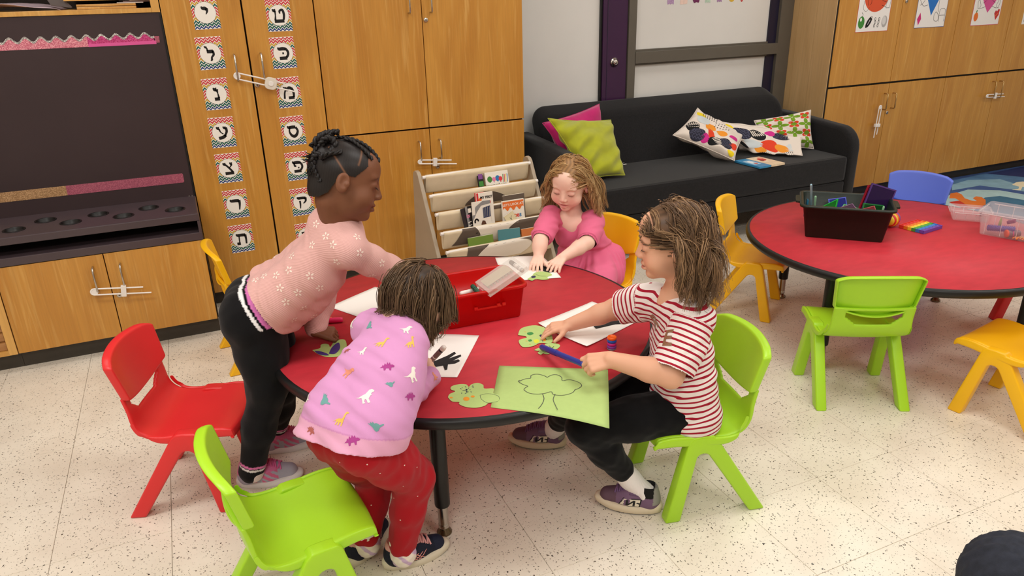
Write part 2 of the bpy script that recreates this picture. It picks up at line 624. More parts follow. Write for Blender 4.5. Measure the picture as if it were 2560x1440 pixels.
# ------------------------------------------------------------------ right cabinets
RX = [3.14, 3.69, 4.23, 4.774, 5.32, 5.86, 6.4]
hndl = {}
for k, lab in ((0, 'maple cabinet standing at the right end of the black sofa'), (2, 'maple cabinet to the right of the sofa cabinet, above the sea rug'), (4, 'maple cabinet at the far right end, cut off by the photo')):
    t = thing('storage_cabinet', lab, 'cabinet', (RX[k + 1], FY + 0.2, 0), group='row of maple cabinets along the back wall')
    MB().box(RX[k] + .004, RX[k + 2] - .001, FY + 0.024, 2.74, 0.075, CT).build('carcass', GAP, t)
    MB().box(RX[k], RX[k + 2], FY + 0.07, FY + 0.09, 0, 0.078).build('plinth', DARKTOE, t)
    for i in (0, 1):
        x0, x1 = RX[k + i], RX[k + i + 1]
        lo = door(x0, x1, 0.08, 0.776, FY, t)
        up = door(x0, x1, 0.784, CT, FY, t)
        MB().box(x0, x1, FY - .0012, FY + 0.01, 0.7785, 0.7815).build('shadow_gap', GAP, t)
        hndl[k + i] = (lo, up)
    if k == 0:
        sp = MB().box(3.128, 3.138, FY + 0.001, 2.74, 0.0, CT).build('side_panel', GAP, t)
        for q in range(3):
            y0 = FY + 0.001 + q * 0.157
            MB().box(3.1235, 3.1285, y0 + .0007, y0 + 0.1562, 0.0, CT, bev=0.0008).build('plank', WOODS, sp)
for k, (u0, v0, u1, v1) in enumerate(((2210, 235, 2211, 274), (2237, 233, 2238, 270), (2480, 205, 2480, 243), (2503, 203, 2504, 243))):
    a, b_ = AY(u0, v0, FY - .02), AY(u1, v1, FY - .02)
    x = (a[0] + b_[0]) / 2
    x = [3.655, 3.735, 4.738, 4.815][k]
    handle(x, FY, b_[2], a[2], hndl[[0, 1, 2, 3][k]][0], m=BRASS)
p = AY(2217, 281, FY)
keylock(p[0], FY, p[2], hndl[1][0])
p = AY(2266, 3, FY)
keylock(p[0], FY, p[2], hndl[1][1])

# ------------------------------------------------------------------ low cabinet, open cubby, chalkboard and shelf
t = thing('low_cabinet', 'low two-door maple cabinet under the chalkboard tray', 'cabinet', (-1.08, 2.1, 0))
MB().box(-1.468, -0.694, LY + .022, 2.74, 0.075, 0.448).build('carcass', GAP, t)
MB().box(-1.468, -0.694, LY + 0.05, LY + 0.07, 0, 0.078).box(-0.712, -0.693, LY + .051, 2.7, 0, 0.078).build('plinth', DARKTOE, t)
MB().box(-0.7, -0.69, LY + .021, 2.26, 0.078, 0.45).build('side_panel', BLACKP, t)
l1 = door(-1.465, -1.0795, 0.078, 0.452, LY, t)
l2 = door(-1.0795, -0.694, 0.078, 0.452, LY, t)
for u0, v0, u1, v1, dd in ((232, 671, 244, 730, l1), (300, 662, 313, 722, l2)):
    a, b_ = AY(u0, v0, LY - .02), AY(u1, v1, LY - .02)
    handle((a[0] + b_[0]) / 2, LY, b_[2], a[2], dd)
p = AY(299, 737, LY)
keylock(p[0], LY, p[2], l2)

t = thing('cubby_unit', 'open maple cubby holding wooden blocks, left of the low cabinet', 'shelf', (-1.75, 2.1, 0))
MB().box(-1.497, -1.467, LY, 2.7, 0.078, 0.452, bev=0.001).build('side_panel', WOODE, t)
MB().box(-2.03, -2.0, LY, 2.7, 0.078, 0.452, bev=0.001).build('side_panel', WOODE, t)
MB().box(-2.0, -1.497, LY, 2.7, 0.078, 0.098).build('bottom_board', WOODE, t)
MB().box(-2.0, -1.497, 2.45, 2.47, 0.098, 0.452).build('back_panel', GAP, t)
MB().box(-2.0, -1.467, LY + 0.05, LY + 0.07, 0, 0.078).build('plinth', DARKTOE, t)
BLK = wood('block_wood', (196, 142, 86), (168, 116, 64), (214, 166, 110), vertical=False)
k = 0
for j in range(9):
    for i in range(2):
        o = MB().box(-.02, .02, -.075, .075, 0, .034, bev=.002).build('wooden_block', BLK)
        o.location = (-1.519 - i * 0.075 - random.uniform(0, .006), 2.045 + random.uniform(-.02, .02), 0.0985 + j * 0.0355)
        o.rotation_euler = (0, 0, random.uniform(-.06, .06))
        tag(o, '%s wooden block from the bottom of the %s stack in the open cubby' % (('first second third fourth fifth sixth seventh eighth ninth').split()[j], ('right-hand', 'left-hand')[i]), 'block', 'wooden blocks stacked in the cubby')

t = thing('chalkboard', 'dark chalkboard framed by cabinets at far left', 'chalkboard', (-1.2, FY + 0.01, 0.57))
MB().box(-2.2, -0.692, FY + 0.005, FY + 0.03, 0.56, 1.362).build('board', CHALK, t)
MB().box(-0.698, -0.6905, FY + 0.002, FY + 0.03, 0.57, 1.362).build('edge_trim', BLACKP, t)
p = AY(473, 490, FY + .004)
q = MB()
for dx in (0, 0.013):
    q.lathe([(0.003, 0), (0.003, 0.002)], 8, 0, Matrix.Translation((p[0] + dx, FY + 0.005, p[2])) @ Matrix.Rotation(math.pi / 2, 4, 'X'))
q.build('screw', CHROME, t)

t = thing('cup_tray', 'dark laminate tray with round cup holes below the chalkboard', 'tray', (-1.2, 2.1, 0.45))
top = MB().box(-2.2, -0.692, LY - 0.003, FY + 0.004, 0.538, 0.570, bev=0.004).build('tray_top', TRAYM, t)
cut = MB()
holes = []
for u, v in ((-40, 562), (35, 575), (114, 551), (177, 556), (246, 536), (309, 540), (372, 520), (438, 524)):
    p = AZ(u, v, 0.570)
    holes.append(p)
cut_me = MB()
for p in holes:
    cut_me.lathe([(0.036, 0.45), (0.036, 0.65)], 32, 0, Matrix.Translation((p[0], p[1], 0)))
co = cut_me.build('cutter', GAP)
co.data.transform(PM[t.name].inverted())
md = top.modifiers.new('b', 'BOOLEAN')
md.object = co
md.operation = 'DIFFERENCE'
md.solver = 'EXACT'
co.matrix_world = PM[t.name]
bpy.context.view_layer.update()
me = bpy.data.meshes.new_from_object(top.evaluated_get(bpy.context.evaluated_depsgraph_get()))
top.modifiers.clear()
top.data = me
bpy.data.objects.remove(co)
for p in holes:
    M = Matrix.Translation((p[0], p[1], 0.57))
    MB().lathe([(0.0358, 0.0), (0.041, 0.0), (0.041, 0.0022), (0.0365, 0.003), (0.0345, 0.0), (0.033, -0.05), (0.001, -0.05)], 32, 0, M, caps=False).build('cup_ring', BLACKP, t)
MB().box(-2.2, -0.692, LY - 0.003, FY, 0.453, 0.487, bev=0.003).build('tray_base', TRAYM, t)
MB().box(-0.703, -0.692, LY - 0.003, FY, 0.487, 0.538).build('end_panel', TRAYM, t)
MB().box(-2.2, -0.703, FY - 0.03, FY, 0.487, 0.538).build('back_panel', BLACKP, t)

t = thing('upper_shelf', 'open maple shelf above the chalkboard', 'shelf', (-1.3, 2.4, 1.36))
MB().box(-2.2, -0.7245, FY, 2.72, 1.363, 1.3815, bev=0.0008).build('bottom_board', WOODE, t)
MB().box(-0.724, -0.692, FY, 2.72, 1.363, CT, bev=0.0008).build('side_panel', WOODE, t)
MB().box(-2.2, -0.724, 2.70, 2.72, 1.38, CT).build('back_panel', GAP, t)
MB().box(-1.04, -0.725, FY + 0.02, 2.69, 1.415, 1.43, bev=0.0008).build('inner_board', WOODE, t)
PAPW = mat('white_card', (240, 234, 226), rough=0.7)
LILAC = mat('lilac_plastic', (190, 170, 180), rough=0.3, spec=0.6)
tray = thing('wooden_tray', 'flat pale wooden tray lying on the open shelf above the chalkboard', 'tray', (-0.9, 2.42, 1.382))
for z0 in (1.3820, 1.3925):
    MB().box(-1.0, -0.78, FY + 0.03, 2.6, z0, z0 + 0.009, bev=0.0015).build('board', WOODE, tray)
for i in range(3):
    o = MB().box(-.05, .05, -.08, .08, 0, .0035, bev=.001).build('paint_brush_packet', LILAC if i % 2 else PAPW)
    o.location = (-0.80 + i * .012, FY + .115 + i * .008, 1.4020 + i * .0042)
    o.rotation_euler = (0, 0, .15 * i)
    tag(o, ['lowest', 'middle', 'topmost'][i] + ' small flat packet lying on the wooden tray above the chalkboard', 'packet')
o = MB().grid(lambda a, c: (-1.42 + a * .36, FY + .04 + c * .3, 1.3835 + .030 * math.sin(a * math.pi) ** .7 * (0.5 + .5 * math.sin(c * 5 + a * 4) ** 2)), 20, 14).build('plastic_bag', LILAC, mods=[('SOLIDIFY', dict(thickness=0.0015))])
tag(o, 'crumpled lilac plastic sleeve lying on the open shelf above the chalkboard', 'plastic bag')
o = MB().prism([(-1.09, 1.40), (-1.02, 1.388), (-1.015, 1.392), (-1.1, 1.5), (-1.13, 1.5)], 0.02, 0, Matrix(((1, 0, 0, 0), (0, 0, -1, FY + .06), (0, 1, 0, 0), (0, 0, 0, 1))), bev=.002).build('grey_bookend', mat('grey_rubber', (92, 84, 84), rough=0.5))
tag(o, 'dark grey angled bookend on the open shelf above the chalkboard', 'bookend')


# glitter borders on the board
def glitter(name, c1, c2, sc=420):
    m = mat(name, c1, rough=0.35, spec=0.6)
    nt = m.node_tree
    tc = nt.nodes.new('ShaderNodeTexCoord')
    v = nt.nodes.new('ShaderNodeTexVoronoi'); v.inputs['Scale'].default_value = sc
    nt.links.new(tc.outputs['Object'], v.inputs['Vector'])
    sp = nt.nodes.new('ShaderNodeSeparateColor'); nt.links.new(v.outputs['Color'], sp.inputs[0])
    r = nt.nodes.new('ShaderNodeValToRGB')
    r.color_ramp.elements[0].position = 0.35; r.color_ramp.elements[0].color = lin(c1) + (1,)
    r.color_ramp.elements[1].position = 0.95; r.color_ramp.elements[1].color = lin(c2) + (1,)
    nt.links.new(sp.outputs[0], r.inputs['Fac']); nt.links.new(r.outputs['Color'], nt.nodes['Principled BSDF'].inputs['Base Color'])
    return m


GPINK = glitter('pink_glitter', (196, 92, 116), (244, 176, 184))
GMAG = glitter('magenta_glitter', (170, 24, 96), (226, 96, 158))
GSIL = glitter('silver_glitter', (120, 112, 108), (240, 236, 230))
GDUST = glitter('faded_pink_glitter', (150, 70, 92), (190, 104, 122))
GGOLD = glitter('gold_glitter', (150, 112, 72), (206, 164, 120))


def flat_y(y):
    """Matrix laying local XY onto the world XZ plane at depth y, facing the room."""
    return Matrix(((1, 0, 0, 0), (0, 0, -1, y), (0, 1, 0, 0), (0, 0, 0, 1)))


YB = FY + 0.0048
xa, xb = -1.75, AY(386, 95, YB)[0]
ztop, zbot = AY(200, 88, YB)[2], AY(200, 118, YB)[2]
xm = AY(218, 100, YB)[0]
per = 0.0545
mb = MB()


def scal(x):
    return ztop - 0.007 + 0.0095 * math.cos((x - xa) * 2 * math.pi / per)


for (x0, x1, mi) in ((xa, xm, 0), (xm, xb, 1)):
    n = max(8, int((x1 - x0) / 0.004))
    xs = [x0 + (x1 - x0) * i / n for i in range(n + 1)]
    mb.prism([(x, zbot) for x in xs] + [(x, scal(x) - .0085) for x in xs[::-1]], 0.0008, mi, flat_y(YB))
    mb.prism([(x, scal(x) - .0085) for x in xs] + [(x, scal(x)) for x in xs[::-1]], 0.0012, 2, flat_y(YB))
mb.prism([(xm, zbot - .001), (xb + .004, zbot - .001), (xb + .004, zbot + .013), (xm, zbot + .011)], 0.0014, 3, flat_y(YB))
o = mb.build('glitter_border', [GPINK, GMAG, GSIL, mat('pink_foil', (222, 92, 158), rough=0.22, spec=0.7)])
tag(o, 'scalloped pink glitter border strip across the top of the chalkboard', 'border')
o = MB().prism([(xb - .002, zbot + .004), (xb + .018, zbot + .004), (xb + .019, zbot + .03), (xb - .004, zbot + .031)], 0.0008, 0, flat_y(YB)).build('tape_piece', GDUST)
tag(o, 'short faded pink tape stub at the right end of the scalloped border', 'tape')
za, zb = AY(458, 433, YB)[2], AY(458, 456, YB)[2]
xr, xg = AY(459, 445, YB)[0], AY(165, 470, YB)[0]
mb = MB()
mb.prism([(-1.75, zb), (xg, zb), (xg, za), (-1.75, za)], 0.0008, 0, flat_y(YB))
mb.prism([(xg, zb), (xr - .004, zb), (xr, zb + .005), (xr, za - .005), (xr - .004, za), (xg, za)], 0.0008, 1, flat_y(YB))
o = mb.build('glitter_strip', [GGOLD, GDUST])
tag(o, 'straight gold and pink glitter tape strip low on the chalkboard', 'tape')

# ------------------------------------------------------------------ alphabet cards
LET = {
    'yod': [([(-.20, .42), (-.14, .30), (.02, .27), (.12, .20)], [.04, .17, .20, .17]), ([(.12, .27), (.13, .08), (.02, -.12)], [.17, .12, .03])],
    'lamed': [([(-.34, .52), (-.28, .44), (-.18, .40)], [.03, .12, .12]), ([(-.22, .42), (-.17, .30), (-.18, .16)], .09), ([(-.22, .14), (.0, .13), (.2, .13)], [.18, .2, .2]),
              ([(.18, .18), (.2, -.08), (.05, -.26), (.02, -.42), (-.06, -.5)], [.12, .13, .1, .12, .05])],
    'nun': [([(-.16, .46), (-.08, .34), (.06, .32)], [.04, .2, .24]), ([(.06, .34), (.10, .05), (.13, -.30)], [.2, .06, .13]), ([(-.17, -.34), (.18, -.34)], .2)],
    'ayin': [([(-.38, .44), (-.30, .34), (-.18, .32)], [.03, .17, .18]), ([(.08, .44), (.16, .34), (.28, .32)], [.03, .17, .18]), ([(.28, .36), (.3, .05), (.12, -.26)], [.16, .14, .12]),
             ([(-.2, .28), (-.12, .05), (.06, -.12)], [.12, .07, .06]), ([(-.3, -.4), (.0, -.34), (.22, -.2)], [.18, .2, .16])],
    'tsadi': [([(-.38, .42), (-.30, .33), (-.18, .31)], [.03, .17, .19]), ([(.1, .42), (.18, .33), (.28, .31)], [.03, .17, .19]), ([(-.22, .3), (.02, .02), (.24, -.3)], [.1, .12, .12]),
              ([(.24, .26), (.12, .1), (.02, .02)], [.12, .06, .06]), ([(-.3, -.38), (.32, -.38)], .2)],
    'resh': [([(-.36, .40), (-.3, .28), (.0, .27), (.25, .25)], [.05, .19, .2, .2]), ([(.26, .3), (.27, .0), (.2, -.45)], [.18, .13, .07])],
    'tav': [([(-.34, .42), (-.26, .3), (.1, .28), (.3, .26)], [.05, .19, .2, .2]), ([(.3, .3), (.32, -.05), (.3, -.44)], [.16, .12, .1]), ([(-.16, .24), (-.18, -.2), (-.16, -.32)], .08), ([(-.38, -.38), (-.12, -.38)], .19)],
    'tet': [([(-.42, .44), (-.34, .34), (-.2, .33)], [.03, .17, .2]), ([(-.24, .32), (-.24, .0), (-.28, -.3)], [.1, .07, .12]), ([(-.34, -.38), (.34, -.38)], .2), ([(.3, -.3), (.36, .05), (.28, .36), (.08, .3), (.08, .12)], [.12, .14, .14, .12, .08])],
    'kaf': [([(-.34, .42), (-.26, .30), (.0, .30), (.2, .27)], [.05, .19, .2, .18]), ([(.18, .32), (.33, .1), (.33, -.12), (.2, -.32)], .15), ([(-.3, -.36), (.24, -.36)], .21), ([(-.07, -.02), (.05, -.02)], .12)],
    'mem': [([(-.36, .44), (-.28, .34), (-.12, .30)], [.03, .17, .18]), ([(-.16, .3), (-.3, .0), (-.36, -.42)], [.1, .1, .12]), ([(-.14, .1), (.02, .34), (.24, .28)], [.06, .18, .18]), ([(.24, .32), (.34, .0), (.32, -.36)], [.15, .14, .12]), ([(-.06, -.38), (.36, -.38)], .19)],
    'samekh': [([(-.38, .42), (-.3, .3), (.0, .30), (.2, .28)], [.05, .19, .2, .18]), ([(-.2, .3), (-.28, .0), (-.16, -.3), (.04, -.4), (.22, -.28), (.33, .0), (.2, .28)], [.08, .1, .16, .2, .17, .13, .14])],
    'pe': [([(-.34, .42), (-.26, .30), (.0, .30), (.2, .27)], [.05, .19, .2, .18]), ([(.18, .32), (.33, .1), (.33, -.12), (.2, -.32)], .14), ([(-.3, -.38), (.24, -.38)], .2), ([(-.22, .28), (-.22, .04), (-.1, .03)], [.1, .1, .13]), ([(.02, -.12), (.12, -.12)], .1)],
    'qof': [([(-.36, .42), (-.28, .32), (.05, .31), (.28, .28)], [.05, .17, .18, .18]), ([(.27, .32), (.26, .05), (.06, -.14)], [.16, .12, .06]), ([(-.18, .1), (-.18, -.2), (-.22, -.52)], [.12, .1, .06])],
}
CARDW, CARDH = 0.106, 0.136
chev_cols = [(206, 60, 66), (220, 72, 58), (206, 164, 54), (14, 92, 80), (22, 58, 124), (84, 36, 100)]
CM = [mat('card_white', (244, 240, 232), rough=0.45)] + [mat('chevron_%s' % n, c, rough=0.45) for n, c in zip(('red', 'orange', 'gold', 'green', 'blue', 'plum'), chev_cols)] + [mat('print_black', (14, 12, 14), rough=0.5)]


def card(nm, cx, cz, tilt, label):
    M = flat_y(FY - 0.0002) @ Matrix.Translation((cx, cz, 0)) @ Matrix.Rotation(tilt, 4, 'Z')
    t = thing('alphabet_card', label, 'alphabet card', M=M, group='alphabet cards on the tall cabinet')
    W, H = CARDW / 2, CARDH / 2
    mb = MB().prism([(-W, -H), (W, -H), (W, H), (-W, H)], 0.0008, 0)
    rows = [1, 1, 2, 3, 4, 1, 2, 3, 4, 5, 5]
    rows = [1, 1, 2, 3, 4, 2, 1, 1, 2, 3, 4, 5, 4][:12]
    rows = [1, 2, 3, 4, 1, 1, 3, 2, 4, 5]
    rows = [1, 1, 3, 4, 4, 1, 1, 2, 3, 4, 5, 5]
    rows = [1, 1, 3, 4, 1, 1, 2, 3, 4, 4, 5]
    R = len(rows)
    rh = CARDH / R
    nz = 12
    for k, ci in enumerate(rows):
        zc = H - (k + .5) * rh
        up, lo = [], []
        for i in range(nz + 1):
            x = -W + CARDW * i / nz
            a = (rh * .42) * (1 if i % 2 else -1)
            up.append((x, min(H, max(-H, zc + a + rh * .34))))
            lo.append((x, min(H, max(-H, zc + a - rh * .34))))
        for i in range(nz):
            mb.poly([lo[i], lo[i + 1], up[i + 1], up[i]], 0.00095, ci)
    mb.build('card', CM, t, world=False)
    d = MB().poly(circle(0, -0.001, 0.0445, n=40), 0.00105, 1).poly(circle(0, -0.001, 0.0433, n=40), 0.00115, 0)
    d.build('disc', [CM[0], CM[7]], t, world=False)
    g = MB()
    for pts, wd in LET[nm]:
        pp = bez([(q[0], q[1], 0) for q in pts], 5) if len(pts) > 2 else [Vector((q[0], q[1], 0)) for q in pts]
        if isinstance(wd, list):
            ww = [1.22 * q for q in np.interp(np.linspace(0, 1, len(pp)), np.linspace(0, 1, len(wd)), wd)]
        else:
            ww = wd * 1.15
        for qd in stroke(pp, ww):
            g.poly([(c.x * 0.062, c.y * 0.062 - 0.001) for c in qd], 0.0013, 0)
    g.build('letter', [CM[7]], t, world=False)


shape_words = {'yod': 'a short comma-like', 'lamed': 'a tall flagged', 'nun': 'a hooked narrow', 'ayin': 'a forked slanting', 'tsadi': 'a forked flat-based', 'resh': 'a bent single-stroke',
               'tav': 'a gate-like footed', 'tet': 'a bowl-like curled', 'kaf': 'a backward-C dotted', 'mem': 'a slanted peaked', 'samekh': 'a closed round', 'pe': 'a spiral dotted', 'qof': 'a long-tailed'}
for nm, u, v, tl in (('yod', 513, 31, .03), ('lamed', 526, 133, .03), ('nun', 541, 235, .02), ('ayin', 556, 331, .0), ('tsadi', 572, 420, .01), ('resh', 590, 510, .0), ('tav', 604, 596, .01),
                     ('tet', 697, 38, .0), ('kaf', 708, 132, .02), ('mem', 722, 231, .03), ('samekh', 733, 327, .03), ('pe', 744, 415, .02), ('qof', 756, 504, .02)):
    p = AY(u, v, FY - .001)
    col = 'left' if u < 650 else 'right'
    card(nm, p[0], p[2], tl, 'alphabet card with %s black Hebrew letter on the %s cabinet door' % (shape_words[nm], col))
p = AY(768, 590, FY - .001)
card('qof', p[0], p[2] , .02, 'alphabet card mostly hidden behind the standing child, lowest in its column')


# ------------------------------------------------------------------ white child locks hung on the handles
def child_lock(label, p0, p1, gapw, bx, y, round_body=False, tail=0.03):
    """U-shaped sliding lock: closed end at p0, rods run to p1; a slide block sits bx along the rods."""
    p0, p1 = Vector(p0), Vector(p1)
    xd = (p1 - p0)
    L_ = xd.length
    M = frame(p0, xd, Vector((0, -1, 0)).cross(xd) * -1)
    zax = M.to_3x3() @ Vector((0, 0, 1))
    if zax.y > 0:
        M = M @ Matrix.Rotation(math.pi, 4, 'X')
    t = thing('child_lock', label, 'child lock', M=M, group='white child locks on the cabinet handles')
    g = gapw / 2
    path = [(L_ - tail, g, 0)] + [(L_ * q, g, 0) for q in (.7, .4, .15)] + [(g * math.cos(a), g * math.sin(a), 0) for a in np.linspace(math.pi / 2, 3 * math.pi / 2, 9)] + [(L_ * q, -g, 0) for q in (.15, .4, .7)] + [(L_, -g, 0)]
    MB().tube(path, 0.0034, 8).build('loop', WPLAST, t, world=False)
    MB().prism(circle(0.002, 0, g * .95, n=20), 0.004, 0, Matrix.Translation((0, 0, -.002))).build('end_pad', WPLAST, t, world=False)
    if round_body:
        q = [(bx + .026 * math.copysign(abs(math.cos(a)) ** .65, math.cos(a)), .027 * math.copysign(abs(math.sin(a)) ** .65, math.sin(a))) for a in np.linspace(0, 2 * math.pi, 28, endpoint=False)]
        MB().prism(q, 0.018, 0, Matrix.Translation((0, 0, -.007)), bev=.003).build('slide_block', mat('ivory_plastic', (226, 218, 204), rough=.35), t, world=False)
        MB().prism([(bx + .011 * math.copysign(abs(math.cos(a)) ** .8, math.cos(a)), .011 * math.copysign(abs(math.sin(a)) ** .8, math.sin(a))) for a in np.linspace(0, 2 * math.pi, 20, endpoint=False)], 0.004, 0, Matrix.Translation((0, 0, .0108)), bev=.001).build('button', WPLAST, t, world=False)
    else:
        MB().prism([(bx - .008, -g - .011), (bx + .012, -g - .011), (bx + .012, g + .011), (bx + .009, g + .011), (bx + .009, .004), (bx + .009, g + .011), (bx - .008, g + .011)][:3] + [(bx + .012, g + .011), (bx - .008, g + .011)], 0.016, 0, Matrix.Translation((0, 0, -.008)), bev=.002).build('slide_block', WPLAST, t, world=False)


yl = FY - 0.03
child_lock('round-bodied white child lock on the card cabinet', AY(593, 190, yl), AY(738, 222, yl), 0.026, AY(679, 200, yl)[0] - AY(593, 190, yl)[0], yl, True, 0.05)
child_lock('white child lock on the wide cabinet above the book rack', AY(1050, 405, yl), AY(1142, 405, yl), 0.019, 0.078, yl)
yl2 = LY - 0.03
child_lock('white child lock on the low cabinet under the chalkboard', AY(236, 730, yl2), AY(378, 724, yl2), 0.026, 0.105, yl2)
child_lock('white child lock hanging straight down from one handle', AY(2201, 268, yl), AY(2187, 344, yl), 0.022, 0.118, yl, tail=0.02)
child_lock('white child lock hooked across two handles above the rug', AY(2468, 240, yl), AY(2512, 238, yl), 0.02, 0.085, yl, tail=0.02)

# ------------------------------------------------------------------ posters on the right cabinets
PW = mat('poster_white', (240, 236, 232), rough=0.3, spec=0.6)


def poster(label, quad, border, fn):
    c = [AY(u, v, FY - .001) for u, v in quad]
    x0, z0 = c[0][0], c[0][2]
    wv = c[1][0] - c[0][0]
    M = flat_y(FY - 0.0003) @ Matrix.Translation((x0, z0, 0))
    t = thing('poster', label, 'poster', M=M, group='shape posters on the cabinet doors')
    MB().prism([(0, 0), (wv, 0), (wv, wv * 1.3), (0, wv * 1.3)], 0.0006, 0).prism([(0.003, 0.003), (wv - .003, .003), (wv - .003, wv * 1.3 - .003), (.003, wv * 1.3 - .003)], 0.0008, 1).build('sheet', [border, PW], t, world=False)
    mats, mb = fn(wv)
    mb.build('drawing', mats, t, world=False)


def ln(mb, pts, w_, mi, z):
    pp = bez([(q[0], q[1], 0) for q in pts], 4) if len(pts) > 2 else [Vector((q[0], q[1], 0)) for q in pts]
    for q in stroke(pp, w_):
        mb.poly([(c.x, c.y) for c in q], z, mi)


INK = CM[7]


def po_oval(s):
    ms = [mat('poster_red', (216, 82, 44), rough=.35), INK, mat('poster_green', (58, 136, 52), rough=.35), PW, mat('poster_grey', (176, 172, 170), rough=.35), mat('poster_pale', (214, 212, 210), rough=.3), mat('poster_yellow', (238, 200, 60), rough=.35)]
    mb = MB()
    mb.poly(circle(.52 * s, .78 * s, .37 * s, .36 * s, 40), .0010, 0)
    ln(mb, [(.16 * s, .66 * s), (.16 * s, .5 * s), (.25 * s, .44 * s), (.34 * s, .52 * s)], .006 * s, 1, .0012)
    ln(mb, [(.3 * s, .56 * s), (.28 * s, .68 * s), (.36 * s, .72 * s), (.38 * s, .62 * s), (.34 * s, .57 * s)], .008 * s, 1, .0014)
    ln(mb, [(.56 * s, .98 * s), (.57 * s, .86 * s), (.6 * s, .8 * s), (.67 * s, .84 * s), (.68 * s, .9 * s)], .008 * s, 1, .0014)
    for a in (.0, .05):
        ln(mb, [(.70 * s, (.56 + a * 2) * s), (.84 * s, (.52 + a * 2) * s)], .007 * s, 1, .0014)
    for q in ([(.84 * s, .5 * s), (.95 * s, .5 * s), (.97 * s, .68 * s), (.9 * s, .72 * s), (.84 * s, .58 * s)],):
        mb.poly(q, .0013, 3)
        for i in range(len(q)):
            ln(mb, [q[i], q[(i + 1) % len(q)]], .007 * s, 1, .0015)
    for ex in (.32, .36):
        mb.poly(circle(ex * s, (.9 + (ex - .32) * 2.4) * s, .05 * s, .06 * s, 20), .0013, 3)
        mb.poly(circle((ex + .01) * s, (.92 + (ex - .32) * 2.4) * s, .02 * s, .03 * s, 14), .0015, 1)
    mb.poly(circle(.40 * s, .93 * s, .025 * s, .03 * s, 14), .0016, 6)
    for tri in text_polys('OVAL', .16 * s, .004 * s):
        mb.poly([(q[0] + .24 * s, q[1] + 1.06 * s) for q in tri], .0016, 1)
    mb.poly(circle(.15 * s, .21 * s, .095 * s, .13 * s, 24), .0012, 2)
    mb.poly(circle(.13 * s, .27 * s, .03 * s, .04 * s, 14), .0013, 3)
    ln(mb, [(.16 * s, .33 * s), (.17 * s, .38 * s), (.13 * s, .42 * s)], .008 * s, 1, .0013)
    fb = [(.38 + .13 * math.cos(a) * .62 + .06 * math.sin(a) * .8, .21 + .13 * math.cos(a) * .9 - .06 * math.sin(a) * .6) for a in np.linspace(0, 2 * math.pi, 24, endpoint=False)]
    mb.poly([(x * s, y * s) for x, y in fb], .0012, 1)
    for k in (-1, 1):
        ln(mb, [((.38 + .05 * k) * s, (.21 + .115 * k) * s), ((.42 + .05 * k) * s, (.185 + .1 * k) * s)], .014 * s, 3, .0014)
    ln(mb, [(.35 * s, .16 * s), (.41 * s, .26 * s)], .012 * s, 3, .0014)
    for (x, y) in ((.57, .27), (.575, .2), (.56, .13), (.69, .27), (.68, .2), (.67, .13)):
        mb.poly(circle(x * s, y * s, .026 * s, .038 * s, 14), .0012, 1)
        mb.poly(circle(x * s, y * s, .014 * s, .026 * s, 14), .0013, 3)
    mb.poly(circle(.86 * s, .21 * s, .085 * s, .125 * s, 26), .0012, 4)
    mb.poly(circle(.845 * s, .23 * s, .06 * s, .09 * s, 22), .0013, 5)
    return ms, mb


def po_diamond(s):
    ms = [mat('poster_blue', (22, 112, 196), rough=.35), INK, mat('poster_magenta', (206, 40, 120), rough=.35), PW, mat('poster_grey', (176, 172, 170))]
    mb = MB()
    mb.poly([(.5 * s, .26 * s), (.82 * s, .88 * s), (.5 * s, 1.28 * s), (.16 * s, .88 * s)], .001, 0)
    ln(mb, [(.34 * s, .92 * s), (.4 * s, .78 * s), (.56 * s, .78 * s), (.62 * s, .92 * s)], .008 * s, 1, .0013)
    mb.poly(circle(.48 * s, .92 * s, .03 * s, .03 * s, 12), .0014, 2)
    for q in ([(.34, .5), (.2, .48), (.1, .56)], [(.1, .56), (.06, .66), (.18, .74), (.22, .62), (.14, .52), (.08, .5)], [(.7, .6), (.71, .4), (.74, .34)], [(.6, .3), (.62, .16), (.74, .14), (.76, .24), (.66, .34), (.62, .3)],
              [(.8, .78), (.84, .66), (.94, .62), (.9, .72)], [(.78, .12), (.78, .38), (.95, .38), (.95, .12)], [(.78, .26), (.95, .26)], [(.08, .94), (.16, .9), (.24, .98)]):
        ln(mb, [(a * s, c * s) for a, c in q], .008 * s, 1, .0013)
    mb.poly([(.12 * s, .06 * s), (.19 * s, .2 * s), (.14 * s, .34 * s), (.06 * s, .2 * s)], .0012, 2)
    return ms, mb


